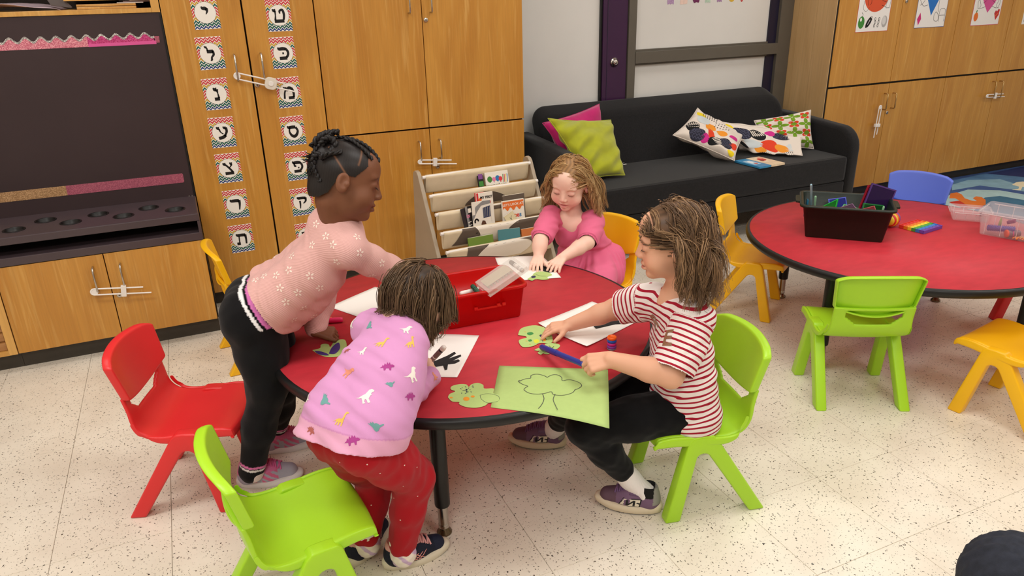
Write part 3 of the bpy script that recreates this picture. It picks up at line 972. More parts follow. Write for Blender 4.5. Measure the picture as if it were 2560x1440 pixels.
def po_heart(s):
    ms = [mat('poster_pink', (212, 78, 148), rough=.35), INK, mat('poster_orange', (226, 112, 36), rough=.35), PW, mat('poster_crimson', (196, 34, 44), rough=.35), mat('poster_green', (58, 136, 52))]
    mb = MB()
    mb.poly([(.52 * s, .28 * s), (.72 * s, .5 * s), (.9 * s, .78 * s), (.94 * s, 1.0 * s), (.84 * s, 1.2 * s), (.66 * s, 1.2 * s), (.52 * s, 1.06 * s), (.38 * s, 1.2 * s), (.22 * s, 1.2 * s), (.12 * s, 1.0 * s), (.17 * s, .75 * s), (.34 * s, .5 * s)], .001, 0)
    ln(mb, [(.38 * s, .92 * s), (.46 * s, .84 * s), (.6 * s, .84 * s)], .009 * s, 1, .0013)
    for sg in (-1, 1):
        X = lambda a: (.52 + sg * a) * s
        ln(mb, [(X(.1), .56 * s), (X(.22), .5 * s)], .008 * s, 1, .0013)
        ln(mb, [(X(.12), .42 * s), (X(.3), .38 * s)], .008 * s, 1, .0013)
        q = [(X(.30), .4 * s), (X(.36), .38 * s), (X(.4), .54 * s), (X(.36), .6 * s), (X(.28), .46 * s)]
        for i in range(5):
            ln(mb, [q[i], q[(i + 1) % 5]], .008 * s, 1, .0013)
    mb.poly(circle(.14 * s, .2 * s, .075 * s, .1 * s, 20), .0012, 2)
    ln(mb, [(.13 * s, .3 * s), (.15 * s, .35 * s)], .03 * s, 5, .0013)
    mb.poly([(.86 * s, .1 * s), (.95 * s, .22 * s), (.96 * s, .34 * s), (.91 * s, .36 * s), (.87 * s, .3 * s), (.82 * s, .33 * s), (.78 * s, .26 * s)], .0012, 4)
    ln(mb, [(.82 * s, .19 * s), (.92 * s, .27 * s)], .02 * s, 2, .0013)
    return ms, mb


def po_frame(s):
    ms = [mat('poster_taupe', (150, 140, 124), rough=.4), INK]
    mb = MB().poly([(.06 * s, .06 * s), (.4 * s, .06 * s), (.4 * s, .4 * s), (.06 * s, .4 * s)], .001, 0)
    return ms, mb


poster('shape poster with a red oval and a football, above the hanging lock', [(2137, 82), (2218, 76)], mat('border_red', (204, 76, 60), rough=.4), po_oval)
poster('shape poster with a blue diamond', [(2284, 71), (2359, 66)], mat('border_blue', (66, 84, 140), rough=.4), po_diamond)
poster('shape poster with a pink heart', [(2425, 65), (2495, 59)], mat('border_pink', (206, 60, 110), rough=.4), po_heart)
poster('shape poster cut off by the right edge of the photo', [(2553, 61), (2620, 56)], mat('border_white', (226, 220, 200), rough=.4), po_frame)

# ------------------------------------------------------------------ glazed wall behind the sofa
WY = 2.66
GREYF = mat('bronze_grey_frame', (98, 92, 82), rough=0.4, noise=.06)
PURP = mat('purple_paint', (62, 30, 66), rough=0.35, noise=.05)
NAVY = mat('navy_paint', (34, 30, 52), rough=0.4)
FROST = mat('frosted_glass', (240, 238, 233), rough=0.14, spec=0.5, noise=0.05, nscale=2.0, trans=0.12)
gx = lambda u, v=0: AY(u, v, WY)[0]
sz0, sz1 = AY(1780, 146, WY - .03)[2], AY(1780, 118, WY - .03)[2]
xp0, xp1, xf0, xf1 = gx(1505), gx(1566), gx(1568), gx(1587)
xr0, xr1 = gx(1948), 3.122
d = struct_empty('door_1', ((xp0 + .9) / 2, WY, 0))
MB().box(xp0, xp1, WY - .022, WY + .03, 0, 2.2, bev=.002).build('stile', PURP, d, 'purple painted door stile')
MB().box(xp0 - .012, xp0 - .001, WY - .012, WY + .03, 0, 2.2).build('edge_strip', BLACKP, d)
MB().box(0.988, xp0 - .013, WY + .004, WY + .012, 0.1, 2.2).build('pane', FROST, d, 'frosted glass pane')
MB().box(0.988, xp0 - .013, WY - .02, WY + .03, 0, 0.1).build('bottom_rail', PURP, d)
MB().box(xp0 + .028, xp0 + .031, WY - .0235, WY - .02, 0, 2.2).build('bead', NAVY, d)
p = AY(1537, 156, WY - .03)
Mx = Matrix.Translation((p[0], WY - .022, p[2])) @ Matrix.Rotation(math.pi / 2, 4, 'X')
lk = MB().lathe([(.029, 0), (.029, .003), (.026, .008), (.018, .012), (.0165, .02), (.013, .022), (.001, .022)], 32, 0, Mx)
lk.lathe([(.0075, .021), (.0075, .0245), (.001, .0245)], 16, 0, Mx)
lk.build('deadbolt', CHROME, d)
MB().box(-.004, .004, -.0008, .0008, .0243, .0252, 0, Mx).build('keyhole', GAP, d)

wn = struct_empty('window_1', (2.5, WY, 0))
MB().box(xf0, xf1, WY - .03, WY + .03, 0, 2.3, bev=.002).build('frame_left', GREYF, wn)
MB().box(xr0, xr1, WY - .03, WY + .03, 0, 2.3, bev=.002).build('frame_right', GREYF, wn)
MB().box(gx(1927), xr0, WY - .006, WY + .03, 0, 2.3).build('jamb', NAVY, wn)
MB().box(xf1, xr0, WY - .034, WY + .03, sz0, sz1, bev=.002).build('rail', GREYF, wn)
MB().box(xf1, xr0, WY - .03, WY + .03, 0, 0.06).build('bottom_rail', GREYF, wn)
MB().box(xf1, gx(1927), WY + .004, WY + .012, sz1, 2.2).build('pane', FROST, wn)
MB().box(xf1, gx(1927), WY + .004, WY + .012, 0.06, sz0).build('pane', FROST, wn)
for k, (z0, z1) in enumerate(((sz1, 2.2), (0.06, sz0))):
    MB().box(xf1, xf1 + .012, WY - .012, WY + .006, z0, z1).box(xf1 + .012, gx(1927), WY - .012, WY + .006, (z0 if k == 0 else z1 - .012), (z0 + .012 if k == 0 else z1)).build('glazing_bead', GREYF, wn)
structure(MB().box(0.985, 3.125, WY + .035, WY + .06, 0, CEIL_Z).build('wall_glazing', mat('corridor_paint', (206, 200, 190), rough=.8)))
structure(MB().box(0.985, 3.125, WY - .02, WY + .035, 2.3, CEIL_Z).build('wall_header', WHITEW))

# paper cut-outs taped on the glass
for k, (u, v, wd, kind, colr, lab) in enumerate((
        (1677, 10, 26, 'scallop', (172, 140, 178), 'speckled lilac'), (1710, 9, 29, 'pair', (240, 210, 196), 'pale pink folded'), (1741, 6, 27, 'heart', (110, 36, 84), 'dark plum'),
        (1770, 6, 22, 'scallop', (176, 200, 180), 'mint green'), (1799, 4, 20, 'scallop', (160, 124, 166), 'plain mauve'), (1830, 3, 24, 'round', (220, 180, 60), 'yellow round'), (1855, 3, 12, 'round', (196, 74, 72), 'red round'))):
    p = AY(u, v, WY)
    s_ = wd / 2 * 3.3 / FPX * 1.02
    hh = 0.06
    if kind == 'pair':
        polys = [[(-s_, 0), (-.001, 0), (-.001, hh), (-s_, hh)], [(.001, 0.001), (s_, .003), (s_, hh), (.001, hh)]]
    elif kind == 'heart':
        polys = [[(-s_, .015), (-s_ * .6, 0), (-s_ * .2, .002), (0, .006), (s_ * .3, .004), (s_ * .8, .002), (s_, .012), (s_, hh), (-s_, hh)]]
    elif kind == 'scallop':
        polys = [[(-s_ + 2 * s_ * i / 16, .006 * abs(math.cos(i / 16 * math.pi * 2.5 + .6))) for i in range(17)] + [(s_, hh), (-s_, hh)]]
    else:
        polys = [[(s_ * math.cos(a), .02 + .02 * math.sin(a)) for a in np.linspace(math.pi, 2 * math.pi, 14)] + [(s_, hh), (-s_, hh)]]
    mb = MB()
    for q in polys:
        mb.prism(q, 0.0006, 0, flat_y(WY + .0035) @ Matrix.Translation((p[0], p[2] - .004, 0)))
    o = mb.build('paper_cutout', glitter('cutout_%d' % k, colr, tuple(min(255, c + 26) for c in colr), 300) if kind == 'scallop' else mat('cutout_%d' % k, colr, rough=.6))
    tag(o, lab + ' paper cut-out taped at the top of the frosted window', 'paper cut-out', 'paper cut-outs on the frosted window')

# ------------------------------------------------------------------ sea rug
rx0, rx1, ry0, ry1 = 3.25, 6.3, 0.85, 2.33
t = thing('sea_rug', 'blue rug with sea creatures in front of the right cabinets', 'rug', (4.6, 1.5, 0))
RUGC = [mat('rug_mid_blue', (64, 92, 148), rough=.95, noise=.2, nscale=12, bump=.4, bscale=500), mat('rug_navy', (34, 44, 96), rough=.95, noise=.15, nscale=12), mat('rug_light_blue', (136, 176, 196), rough=.95, noise=.15, nscale=10),
        mat('rug_steel_blue', (84, 124, 164), rough=.95, noise=.2, nscale=10), mat('rug_teal', (62, 110, 140), rough=.95, noise=.15, nscale=10), mat('rug_pale', (168, 200, 204), rough=.95, noise=.12, nscale=10),
        mat('rug_orange', (222, 118, 44), rough=.95, noise=.1), mat('rug_red', (196, 52, 36), rough=.95), mat('rug_cream', (238, 228, 196), rough=.95)]
MB().box(rx0, rx1, ry0, ry1, 0.0002, 0.008, 0, bev=.003).build('pile', RUGC[0], t)
mb = MB()


def rugpoly(px, mi, z, smooth=True):
    P = [AZ(u, v, 0.008) for u, v in px]
    P = [(min(rx1 - .01, max(rx0 + .01, q[0])), min(ry1 - .01, max(ry0 + .01, q[1]))) for q in P]
    mb.poly(P, z, mi)


rugpoly([(2200, 486), (2330, 462), (2450, 438), (2600, 398), (2660, 420), (2560, 452), (2490, 440), (2430, 450), (2300, 480)], 1, .0083)
rugpoly([(2380, 452), (2460, 434), (2530, 440), (2640, 452), (2640, 482), (2540, 464), (2500, 455), (2430, 456), (2380, 468)], 3, .0084)
rugpoly([(2380, 462), (2420, 450), (2500, 448), (2540, 460), (2640, 476), (2640, 492), (2530, 474), (2450, 464), (2380, 476)], 2, .0085)
rugpoly([(2360, 512), (2372, 488), (2420, 474), (2500, 476), (2640, 500), (2640, 520), (2540, 498), (2470, 494), (2420, 540), (2360, 540)], 5, .0085)
rugpoly([(2462, 494), (2500, 490), (2640, 514), (2640, 560), (2440, 560), (2446, 505)], 4, .0086)
rugpoly([(2373, 496), (2376, 484), (2392, 481), (2404, 486), (2412, 496), (2430, 502), (2442, 503), (2432, 496), (2440, 491), (2454, 493), (2464, 500), (2464, 512), (2440, 520), (2420, 515), (2404, 505), (2388, 496)], 6, .0088)
rugpoly([(2372, 505), (2398, 502), (2412, 508), (2460, 515), (2450, 522), (2410, 522), (2380, 510)], 7, .0087)
rugpoly([(2530, 462), (2540, 456), (2556, 454), (2580, 456), (2600, 466), (2570, 468), (2556, 467), (2552, 476), (2530, 475), (2546, 472), (2548, 467)], 8, .0088)
o = mb.build('sea_pattern', RUGC, t)


# ------------------------------------------------------------------ stacking chairs
CH_RED = mat('red_polypropylene', (226, 46, 48), rough=0.34, bump=.06, bscale=700)
CH_GRN = mat('lime_polypropylene', (172, 222, 42), rough=0.34, bump=.06, bscale=700)
CH_YEL = mat('yellow_polypropylene', (250, 190, 18), rough=0.34, bump=.06, bscale=700)
CH_BLU = mat('blue_polypropylene', (98, 122, 226), rough=0.34, bump=.06, bscale=700)


def chair_meshes():
    prof = bez([(0, .178, .236), (0, .180, .252), (0, .166, .2625), (0, .12, .266), (0, .05, .2575), (0, -.02, .2515), (0, -.062, .262), (0, -.088, .290), (0, -.101, .328), (0, -.107, .36), (0, -.112, .385)], 4)
    np_ = len(prof) - 1

    def S(a, c):
        f = a * np_
        i = min(int(f), np_ - 1)
        p = prof[i].lerp(prof[i + 1], f - i)
        x = c * 2 - 1
        back = max(0.0, min(1.0, (a - .62) / .2))
        w_ = .128 + .014 * min(1, a / .5) - .006 * back
        dish = .007 * x * x * (1 - back) * (0 if a < .12 else 1)
        return (x * w_, p.y + .014 * back * x * x + .012 * (x * x - 1) * -1 * (1 if a < .2 else 0) * (1 - a / .2), p.z + dish)

    def skip(a, c):
        return .775 < a < .955 and abs(c - .5) < .5 * (.70 - .55 * max(0, (.87 - a)) / .1 * .5)
    mb = MB().grid(S, np_, 26, skip=skip)
    # underside skirts along both sides
    for s in (0, 1):
        mb.grid(lambda a, c, s=s: (lambda q: (q[0] * (1 + .012 * c), q[1], q[2] - .030 * c * math.sin(math.pi * min(1, max(0.0, a * 1.25))) ** .5))(S(.04 + a * .70, s)), 30, 3)
    seat = mb.mesh('seat')
    mb = MB()
    NX, NZ = 24, 16

    def Bk(a, c, push=0.0, grow=0.0):
        x = a * 2 - 1
        w_ = .146 - .012 * (1 - c) + grow
        zt = .508 - .012 * x * x - .010 * max(0, abs(x) - .8) / .2 + grow
        zb = .352 + .030 * x * x - grow
        z = zb + (zt - zb) * c
        y = -.098 - .034 * (z - .35) / .155 + .026 * x * x - push
        return (x * w_, y, z)
    mb.grid(lambda a, c: Bk(a, c), NX, NZ)
    edge = [(a / NX, 0) for a in range(NX)] + [(1, c / NZ) for c in range(NZ)] + [(1 - a / NX, 1) for a in range(NX)] + [(0, 1 - c / NZ) for c in range(NZ)]
    n = len(edge)
    rows = [[Bk(a, c, ps, gr) for a, c in edge] for ps, gr in ((0, 0), (.004, .0025), (.014, .003), (.024, .002), (.026, -.001))]
    vs = [p for r in rows for p in r]
    mb.add(vs, [(k * n + i, k * n + (i + 1) % n, (k + 1) * n + (i + 1) % n, (k + 1) * n + i) for k in range(4) for i in range(n)], 0, True)
    back = mb.mesh('backrest')
    bm = bmesh.new()
    bm.from_mesh(back)
    bmesh.ops.remove_doubles(bm, verts=bm.verts, dist=0.0004)
    bmesh.ops.recalc_face_normals(bm, faces=bm.faces[:])
    bm.to_mesh(back)
    bm.free()

    def leg(front, s):
        if front:
            poly = [(.050, .2685), (.080, .2675), (.092, .256), (.153, 0), (.108, 0), (.066, .205), (.056, .2125), (.050, .213)]
        else:
            poly = [(.050, .2685), (.022, .2675), (.008, .255), (-.153, 0), (-.106, 0), (.030, .206), (.040, .2125), (.050, .213)]
        bm = bmesh.new()
        A = [bm.verts.new((s * (.114 + .012 * (1 - z / .2685)), y, z)) for y, z in poly]
        B = [bm.verts.new((s * (.151 + .012 * (1 - z / .2685)), y, z)) for y, z in poly]
        k = len(poly)
        bm.faces.new(A)
        bm.faces.new(B[::-1])
        for i in range(k):
            bm.faces.new((A[i], B[i], B[(i + 1) % k], A[(i + 1) % k]))
        bmesh.ops.recalc_face_normals(bm, faces=bm.faces[:])
        bmesh.ops.bevel(bm, geom=[e for e in bm.edges if not (abs(e.verts[0].co.y - .05) < .002 and abs(e.verts[1].co.y - .05) < .002)], offset=.006, segments=3, affect='EDGES', profile=.55)
        me = bpy.data.meshes.new('leg')
        bm.to_mesh(me)
        bm.free()
        for p in me.polygons:
            p.use_smooth = True
        me.set_sharp_from_angle(angle=math.radians(38)) if hasattr(me, 'set_sharp_from_angle') else None
        return me
    o = bpy.data.objects.new('tmp', seat)
    COL.objects.link(o)
    bake(o, [('SOLIDIFY', dict(thickness=.0115, offset=-1)), ('SUBSURF', dict(levels=1))])
    seat = o.data
    bpy.data.objects.remove(o)
    o = bpy.data.objects.new('tmp', back)
    COL.objects.link(o)
    bake(o, [('SOLIDIFY', dict(thickness=.0065, offset=-1)), ('SUBSURF', dict(levels=1))])
    back = o.data
    bpy.data.objects.remove(o)
    return dict(seat=seat, backrest=back, legs=[leg(f, s) for f in (True, False) for s in (-1, 1)])


CHM = {}


def chair(label, x, y, deg, m):
    if not CHM:
        CHM.update(chair_meshes())
    key = m.name
    if key not in CHM:
        d = {}
        for q in ('seat', 'backrest'):
            d[q] = CHM[q].copy()
            d[q].materials.clear()
            d[q].materials.append(m)
            for p in d[q].polygons:
                p.use_smooth = True
        d['legs'] = []
        for lm in CHM['legs']:
            c = lm.copy()
            c.materials.append(m)
            d['legs'].append(c)
        CHM[key] = d
    d = CHM[key]
    t = thing('stacking_chair', label, 'chair', (x, y, 0), math.radians(deg), group='small plastic stacking chairs')
    obj('seat', d['seat'], t, world=False)
    obj('backrest', d['backrest'], t, world=False)
    for lm in d['legs']:
        obj('leg', lm, t, world=False)
    return t


chair('red plastic chair standing empty at left of the near table', -0.828, 0.82, -110, CH_RED)
chair('lime green plastic chair standing empty in the left foreground', -0.623, 0.164, -84, CH_GRN)
chair('lime green plastic chair under the child in the striped shirt', 0.556, 0.149, 77.5, CH_GRN)
chair('lime green plastic chair seen from behind, at the far table', 1.413, 0.35, -27, CH_GRN)
chair('yellow plastic chair tucked under the left side of the far table', 1.596, 1.152, -141, CH_YEL)
chair('yellow plastic chair cut off by the right edge of the photo', 1.806, -0.022, 10, CH_YEL)
chair('yellow plastic chair behind the standing child in black trousers', -0.548, 1.671, -86, CH_YEL)
chair('yellow plastic chair under the child in the pink dress', 0.822, 1.205, 112, CH_YEL)
chair('blue plastic chair on the rug side of the far table', 2.575, 1.115, 113, CH_BLU)
chair('red plastic chair mostly hidden under the far table', 2.566, 0.347, 72, CH_RED)

# ------------------------------------------------------------------ round tables
TH = 0.435
TOPR = mat('red_laminate', (200, 50, 62), rough=0.5, spec=.35, noise=0.10, nscale=14, bump=.04, bscale=160, stretch=(1, 2.2, 1))
BAND = mat('black_edge_band', (18, 17, 17), rough=0.42)


def table(label, cx, cy, ang0):
    t = thing('round_table', label, 'table', (cx, cy, 0), 0, 'round red activity tables')
    R_ = 0.606
    MB().lathe([(0.001, TH), (R_ - .012, TH), (R_ - .012, TH - .028), (0.001, TH - .028)], 96, caps=False).build('tabletop', TOPR, t, world=False)
    MB().lathe([(R_ - .0122, TH + .0003), (R_ - .004, TH + .0002), (R_ + .001, TH - .004), (R_ + .003, TH - .014), (R_ + .001, TH - .024), (R_ - .006, TH - .030), (R_ - .02, TH - .0305), (R_ - .0225, TH - .0285)], 96, caps=False).build('edge_band', BAND, t, world=False)
    for k in range(4):
        a = math.radians(ang0 + 90 * k)
        M = Matrix.Translation((.500 * math.cos(a), .500 * math.sin(a), 0))
        lg = MB().lathe([(.0205, .098), (.0215, .102), (.0215, .40), (.0205, .4055)], 24, 0, M)
        lg.build('leg', BLACKP, t, world=False)
        lo = t.children[-1] if False else None
        ft = MB().lathe([(.0145, .03), (.0145, .10)], 20, 0, M).lathe([(.0155, .024), (.0155, .034), (.0145, .036)], 20, 0, M)
        legs_[id(t), k] = ft.build('leg_extension', CHROME, t, 'chrome leg extension', world=False)
        MB().lathe([(.019, 0), (.0215, .003), (.021, .008), (.013, .016), (.012, .026), (.001, .026)], 24, 0, M).build('glide_foot', mat('bronze_glide', (120, 104, 84), rough=.25, metal=1.0), t, world=False)
        MB().box(-.045, .045, -.035, .035, .399, .4062, 0, M @ rotz(a), bev=.001).build('mounting_plate', BLACKP, t, world=False)
    return t


legs_ = {}
T1 = (0.035, 0.70)
T2 = (1.945, 0.657)
table('round red activity table with four children around it', T1[0], T1[1], 61)
table('round red activity table without children, at right', T2[0], T2[1], 14)

# ------------------------------------------------------------------ sofa
def rounded_prism(mb, poly, h, r, M, mi=0, steps=5):
    """Convex outline raised to h with both rims rounded by r."""
    P = [Vector((p[0], p[1])) for p in poly]
    n = len(P)
    area = sum(P[i].x * P[(i + 1) % n].y - P[(i + 1) % n].x * P[i].y for i in range(n))
    sg = 1 if area > 0 else -1
    rows = []
    prof = [(1 - math.cos(a), 1 - math.sin(a)) for a in np.linspace(0, math.pi / 2, steps)][::-1]
    prof = [(r * (1 - math.sin(a)), r * (1 - math.cos(a))) for a in np.linspace(0, math.pi / 2, steps)]
    prof = prof + [(q[0], h - q[1]) for q in prof[::-1]]
    nr = []
    for i in range(n):
        e0, e1 = (P[i] - P[i - 1]).normalized(), (P[(i + 1) % n] - P[i]).normalized()
        n0, n1 = Vector((-e0.y, e0.x)) * sg, Vector((-e1.y, e1.x)) * sg
        m = n0 + n1
        nr.append(m / max(.5, m.dot(n0)))
    vs = []
    for ins, z in prof:
        vs += [(P[i].x + nr[i].x * ins, P[i].y + nr[i].y * ins, z) for i in range(n)]
    k = len(prof)
    mb.add(vs, [(a * n + i, a * n + (i + 1) % n, (a + 1) * n + (i + 1) % n, (a + 1) * n + i)[:: sg] for a in range(k - 1) for i in range(n)], mi, True, M)
    mb.add(vs[:n], [tuple(range(n))[:: -sg]], mi, True, M)
    mb.add(vs[-n:], [tuple(range(n))[:: sg]], mi, True, M)
    return mb


SOF = mat('black_sofa_fabric', (33, 32, 33), rough=0.95, spec=0.15, noise=.25, nscale=120, bump=.35, bscale=900, sheen=.15)
t = thing('sofa', 'black fabric sofa in the alcove between the cabinets', 'sofa', (2.06, 2.2, 0))
sx0, sx1, syf, syb = 1.10, 3.03, 1.85, 2.60
YZ = lambda x0: Matrix(((0, 0, 1, x0), (1, 0, 0, 0), (0, 1, 0, 0), (0, 0, 0, 1)))
arm = [(2.62, .19)] + [(2.62, .635), (2.3, .625), (2.02, .607)] + [(1.98 + .13 * math.cos(a), .475 + .13 * math.sin(a)) for a in np.linspace(math.radians(88), math.radians(180), 9)] + [(1.85, .19)]
for x0, nm in ((sx0, 'left'), (sx1 - .085, 'right')):
    rounded_prism(MB(), arm, .085, .024, YZ(x0)).build('armrest', SOF, t)
MB().box(sx0 + .086, sx1 - .086, syf + .004, 2.5, .285, .437, bev=.022).build('seat_cushion', SOF, t)
MB().box(sx0 + .086, sx1 - .086, syf + .008, 2.58, .19, .283, bev=.012).build('base', SOF, t)
rr_ = .10
L_ = sx1 - sx0 - .14
outl = [(0, 0), (L_, 0)] + [(L_ - rr_ + rr_ * math.cos(a), .375 - rr_ + rr_ * math.sin(a)) for a in np.linspace(0, math.pi / 2, 9)] + [(rr_ + rr_ * math.cos(a), .375 - rr_ + rr_ * math.sin(a)) for a in np.linspace(math.pi / 2, math.pi, 9)]
tl = math.radians(24)
Mb = Matrix.Translation((sx0 + .07, 2.335 + .15 * math.cos(tl), .435 + .0 + .15 * math.sin(tl) - .05)) @ Matrix(((1, 0, 0, 0), (0, math.sin(tl), -math.cos(tl), 0), (0, math.cos(tl), math.sin(tl) * -1, 0), (0, 0, 0, 1)))
bk = rounded_prism(MB(), outl, .15, .035, Mb)
bk.build('backrest', SOF, t)
for x, y in ((sx0 + .1, syf + .08), (sx1 - .1, syf + .08), (sx0 + .1, 2.5), (sx1 - .1, 2.5)):
    MB().box(x - .03, x + .03, y - .03, y + .03, 0, .19, bev=.004).build('leg', BLACKP, t)


# ------------------------------------------------------------------ cushions
def cushion(label, c, thick, m, wr=.006, seed=0, sag=0.0, n=26):
    """Square cushion over four corner points (bl, br, tr, tl); returns the thing and its front surface."""
    P = [Vector(q) for q in c]
    nrm = ((P[1] - P[0]).cross(P[3] - P[0])).normalized()
    if nrm.dot(Vector(CAM) - P[0]) < 0:
        nrm = -nrm
    rs = np.random.default_rng(seed)
    ph = rs.uniform(0, 6.28, 8)
    fr = rs.uniform(3.5, 9, 8)
    dr = rs.uniform(-1, 1, (8, 2))

    def S(u, v, side=1, off=0.0):
        a, b = u * 2 - 1, v * 2 - 1
        pin = .07
        uu = .5 + .5 * a * (1 - pin * (1 - b * b) ** 1 * abs(a) ** 3)
        vv = .5 + .5 * b * (1 - pin * (1 - a * a) ** 1 * abs(b) ** 3)
        p = P[0] * (1 - uu) * (1 - vv) + P[1] * uu * (1 - vv) + P[2] * uu * vv + P[3] * (1 - uu) * vv
        f = ((1 - a * a) * (1 - b * b)) ** .42 if abs(a) < 1 and abs(b) < 1 else 0
        wv = sum(math.sin(fr[k] * (dr[k, 0] * a + dr[k, 1] * b) * 1.6 + ph[k]) for k in range(8)) / 3
        hgt = thick / 2 * f + wr * wv * min(1, 3 * f) + off
        return p + nrm * (side * hgt) - Vector((0, 0, sag * math.sin(math.pi * uu) * (vv)))
    base = (P[0] + P[1]) / 2
    t = thing('cushion', label, 'cushion', base, 0, 'cushions on the black sofa')
    mb = MB().grid(lambda u, v: S(u, v, 1), n, n).grid(lambda u, v: S(v, u, -1), n, n)
    me = mb.mesh('cover', [m])
    bm = bmesh.new(); bm.from_mesh(me)
    bmesh.ops.remove_doubles(bm, verts=bm.verts, dist=.0008)
    bmesh.ops.recalc_face_normals(bm, faces=bm.faces[:])
    bm.to_mesh(me); bm.free()
    obj('cover', me, t)
    seam = [S(i / 24, 0, 1, 0) for i in range(24)] + [S(1, i / 24) for i in range(24)] + [S(1 - i / 24, 1) for i in range(24)] + [S(0, 1 - i / 24) for i in range(24)]
    MB().tube(seam, .0028, 6, closed=True).build('seam', m, t)
    return t, S


def patch(mb, S, cu, cv, ru, rv, rot, mi, off, rings=5, n=22, clip=None, wob=0):
    """Ellipse printed on a cushion surface."""
    ca, sa = math.cos(rot), math.sin(rot)
    pts = []
    for k in range(rings + 1):
        for j in range(n):
            a = 2 * math.pi * j / n
            r = k / rings * (1 + wob * math.sin(3 * a + cu * 20))
            x, y = r * ru * math.cos(a), r * rv * math.sin(a)
            if clip is not None:
                y = max(y, clip * rv)
            u, v = cu + ca * x - sa * y, cv + sa * x + ca * y
            pts.append(S(min(.995, max(.005, u)), min(.995, max(.005, v)), 1, off))
    fs = [(k * n + j, k * n + (j + 1) % n, (k + 1) * n + (j + 1) % n, (k + 1) * n + j) for k in range(rings) for j in range(n)]
    mb.add(pts, fs, mi, True)


def band(mb, S, pts, wd, mi, off):
    for q in stroke(pts, wd):
        q2 = [S(min(.995, max(.005, c.x)), min(.995, max(.005, c.y)), 1, off) for c in q]
        mb.add(q2, [(0, 1, 2, 3)], mi, True)


LIME = mat('lime_velvet', (172, 176, 30), rough=.9, sheen=.35, noise=.10, nscale=20, bump=.2, bscale=500)
PINKV = mat('magenta_velvet', (196, 22, 108), rough=.9, sheen=.35, noise=.12, nscale=20, bump=.2, bscale=500)
CREAM = mat('cream_cotton', (232, 220, 208), rough=.9, bump=.2, bscale=800)
PCOL = [mat('pat_navy', (40, 40, 56), rough=.9), mat('pat_orange', (240, 152, 44), rough=.9), mat('pat_red', (226, 66, 34), rough=.9), mat('pat_magenta', (210, 44, 140), rough=.9), mat('pat_pale_blue', (206, 214, 216), rough=.9), mat('pat_yellow', (240, 212, 30), rough=.9),
        mat('pat_black', (16, 15, 17), rough=.9), mat('pat_slate', (74, 74, 96), rough=.9), mat('pat_green', (116, 158, 34), rough=.9), mat('pat_coral', (220, 70, 38), rough=.9)]

cushion('magenta cushion mostly hidden behind the lime cushion', [(1.24, 2.19, .47), (1.52, 2.26, .47), AY(1498, 260, 2.40), AY(1356, 308, 2.31)], .10, PINKV, seed=2)
t, S = cushion('lime green cushion leaning on the left arm of the sofa', [(1.235, 2.02, .46), AZ(1562, 438, .452), AY(1527, 300, 2.29), AY(1370, 296, 2.20)], .13, LIME, wr=.011, seed=5, n=34)
p = AZ(1563, 410, .45)
o = MB().prism([(0, 0), (.032, .006), (.03, .018), (-.002, .012)], .0006, 0, Matrix.Translation((p[0] - .01, p[1], .445)) @ rotz(.2)).prism([(0, .012), (.03, .03), (.03, .034), (0, .02)], .0006, 0, Matrix.Translation((p[0] - .01, p[1] + .01, .447))).build('care_label', WPLAST, t, 'small white care label at the cushion edge')


def blob_print(t, S, items):
    mb = MB()
    items = [tuple(it[:3]) + (it[3] * (1.0 if it[0] == 'dash' else 1.06), it[4] * (1.0 if it[0] == 'dash' else 1.06)) + tuple(it[5:]) for it in items]
    for k, it in enumerate(items):
        kind, cu, cv, ru, rv, rot = it[:6]
        z = .0006 + .0002 * (k % 3)
        if kind == 'zig':
            patch(mb, S, cu, cv, ru, rv, rot, 0, z)
            for q in (-.5, -.1, .3, .65):
                hw = math.sqrt(max(0, 1 - (q + .05) ** 2)) * .84
                n = 9
                pts = []
                for i in range(n):
                    x, y = (-hw + 2 * hw * i / (n - 1)) * ru, (q + (.14 if i % 2 else -.14)) * rv
                    pts.append((cu + math.cos(rot) * x - math.sin(rot) * y, cv + math.sin(rot) * x + math.cos(rot) * y))
                band(mb, S, pts, rv * .16, 7, z + .0007)
        elif kind == 'str':
            patch(mb, S, cu, cv, ru, rv, rot, 6, z)
            for q in (-.62, -.34, -.06, .22, .5, .76):
                hw = math.sqrt(max(0, 1 - q * q)) * .86
                pts = []
                for y in (-.15 if abs(q) < .9 else 0, .3, hw):
                    pts.append((cu + math.cos(rot) * q * ru - math.sin(rot) * y * rv, cv + math.sin(rot) * q * ru + math.cos(rot) * y * rv))
                band(mb, S, pts, ru * .16, 10, z + .0007)
        elif kind == 'dash':
            nx, ny = it[6], it[7]
            for i in range(nx):
                for j in range(ny):
                    x, y = (i / max(1, nx - 1) * 2 - 1) * ru, (j / max(1, ny - 1) * 2 - 1) * rv
                    u, v = cu + math.cos(rot) * x - math.sin(rot) * y, cv + math.sin(rot) * x + math.cos(rot) * y
                    if 0.01 < u < .99 and .01 < v < .99:
                        band(mb, S, [(u, v - .013), (u + .006, v + .013)], .012, 6, z)
        else:
            patch(mb, S, cu, cv, ru, rv, rot, it[6], z, wob=.06)
    mb.build('print', PCOL + [CREAM], t, 'printed ovals, stripes and dashes')


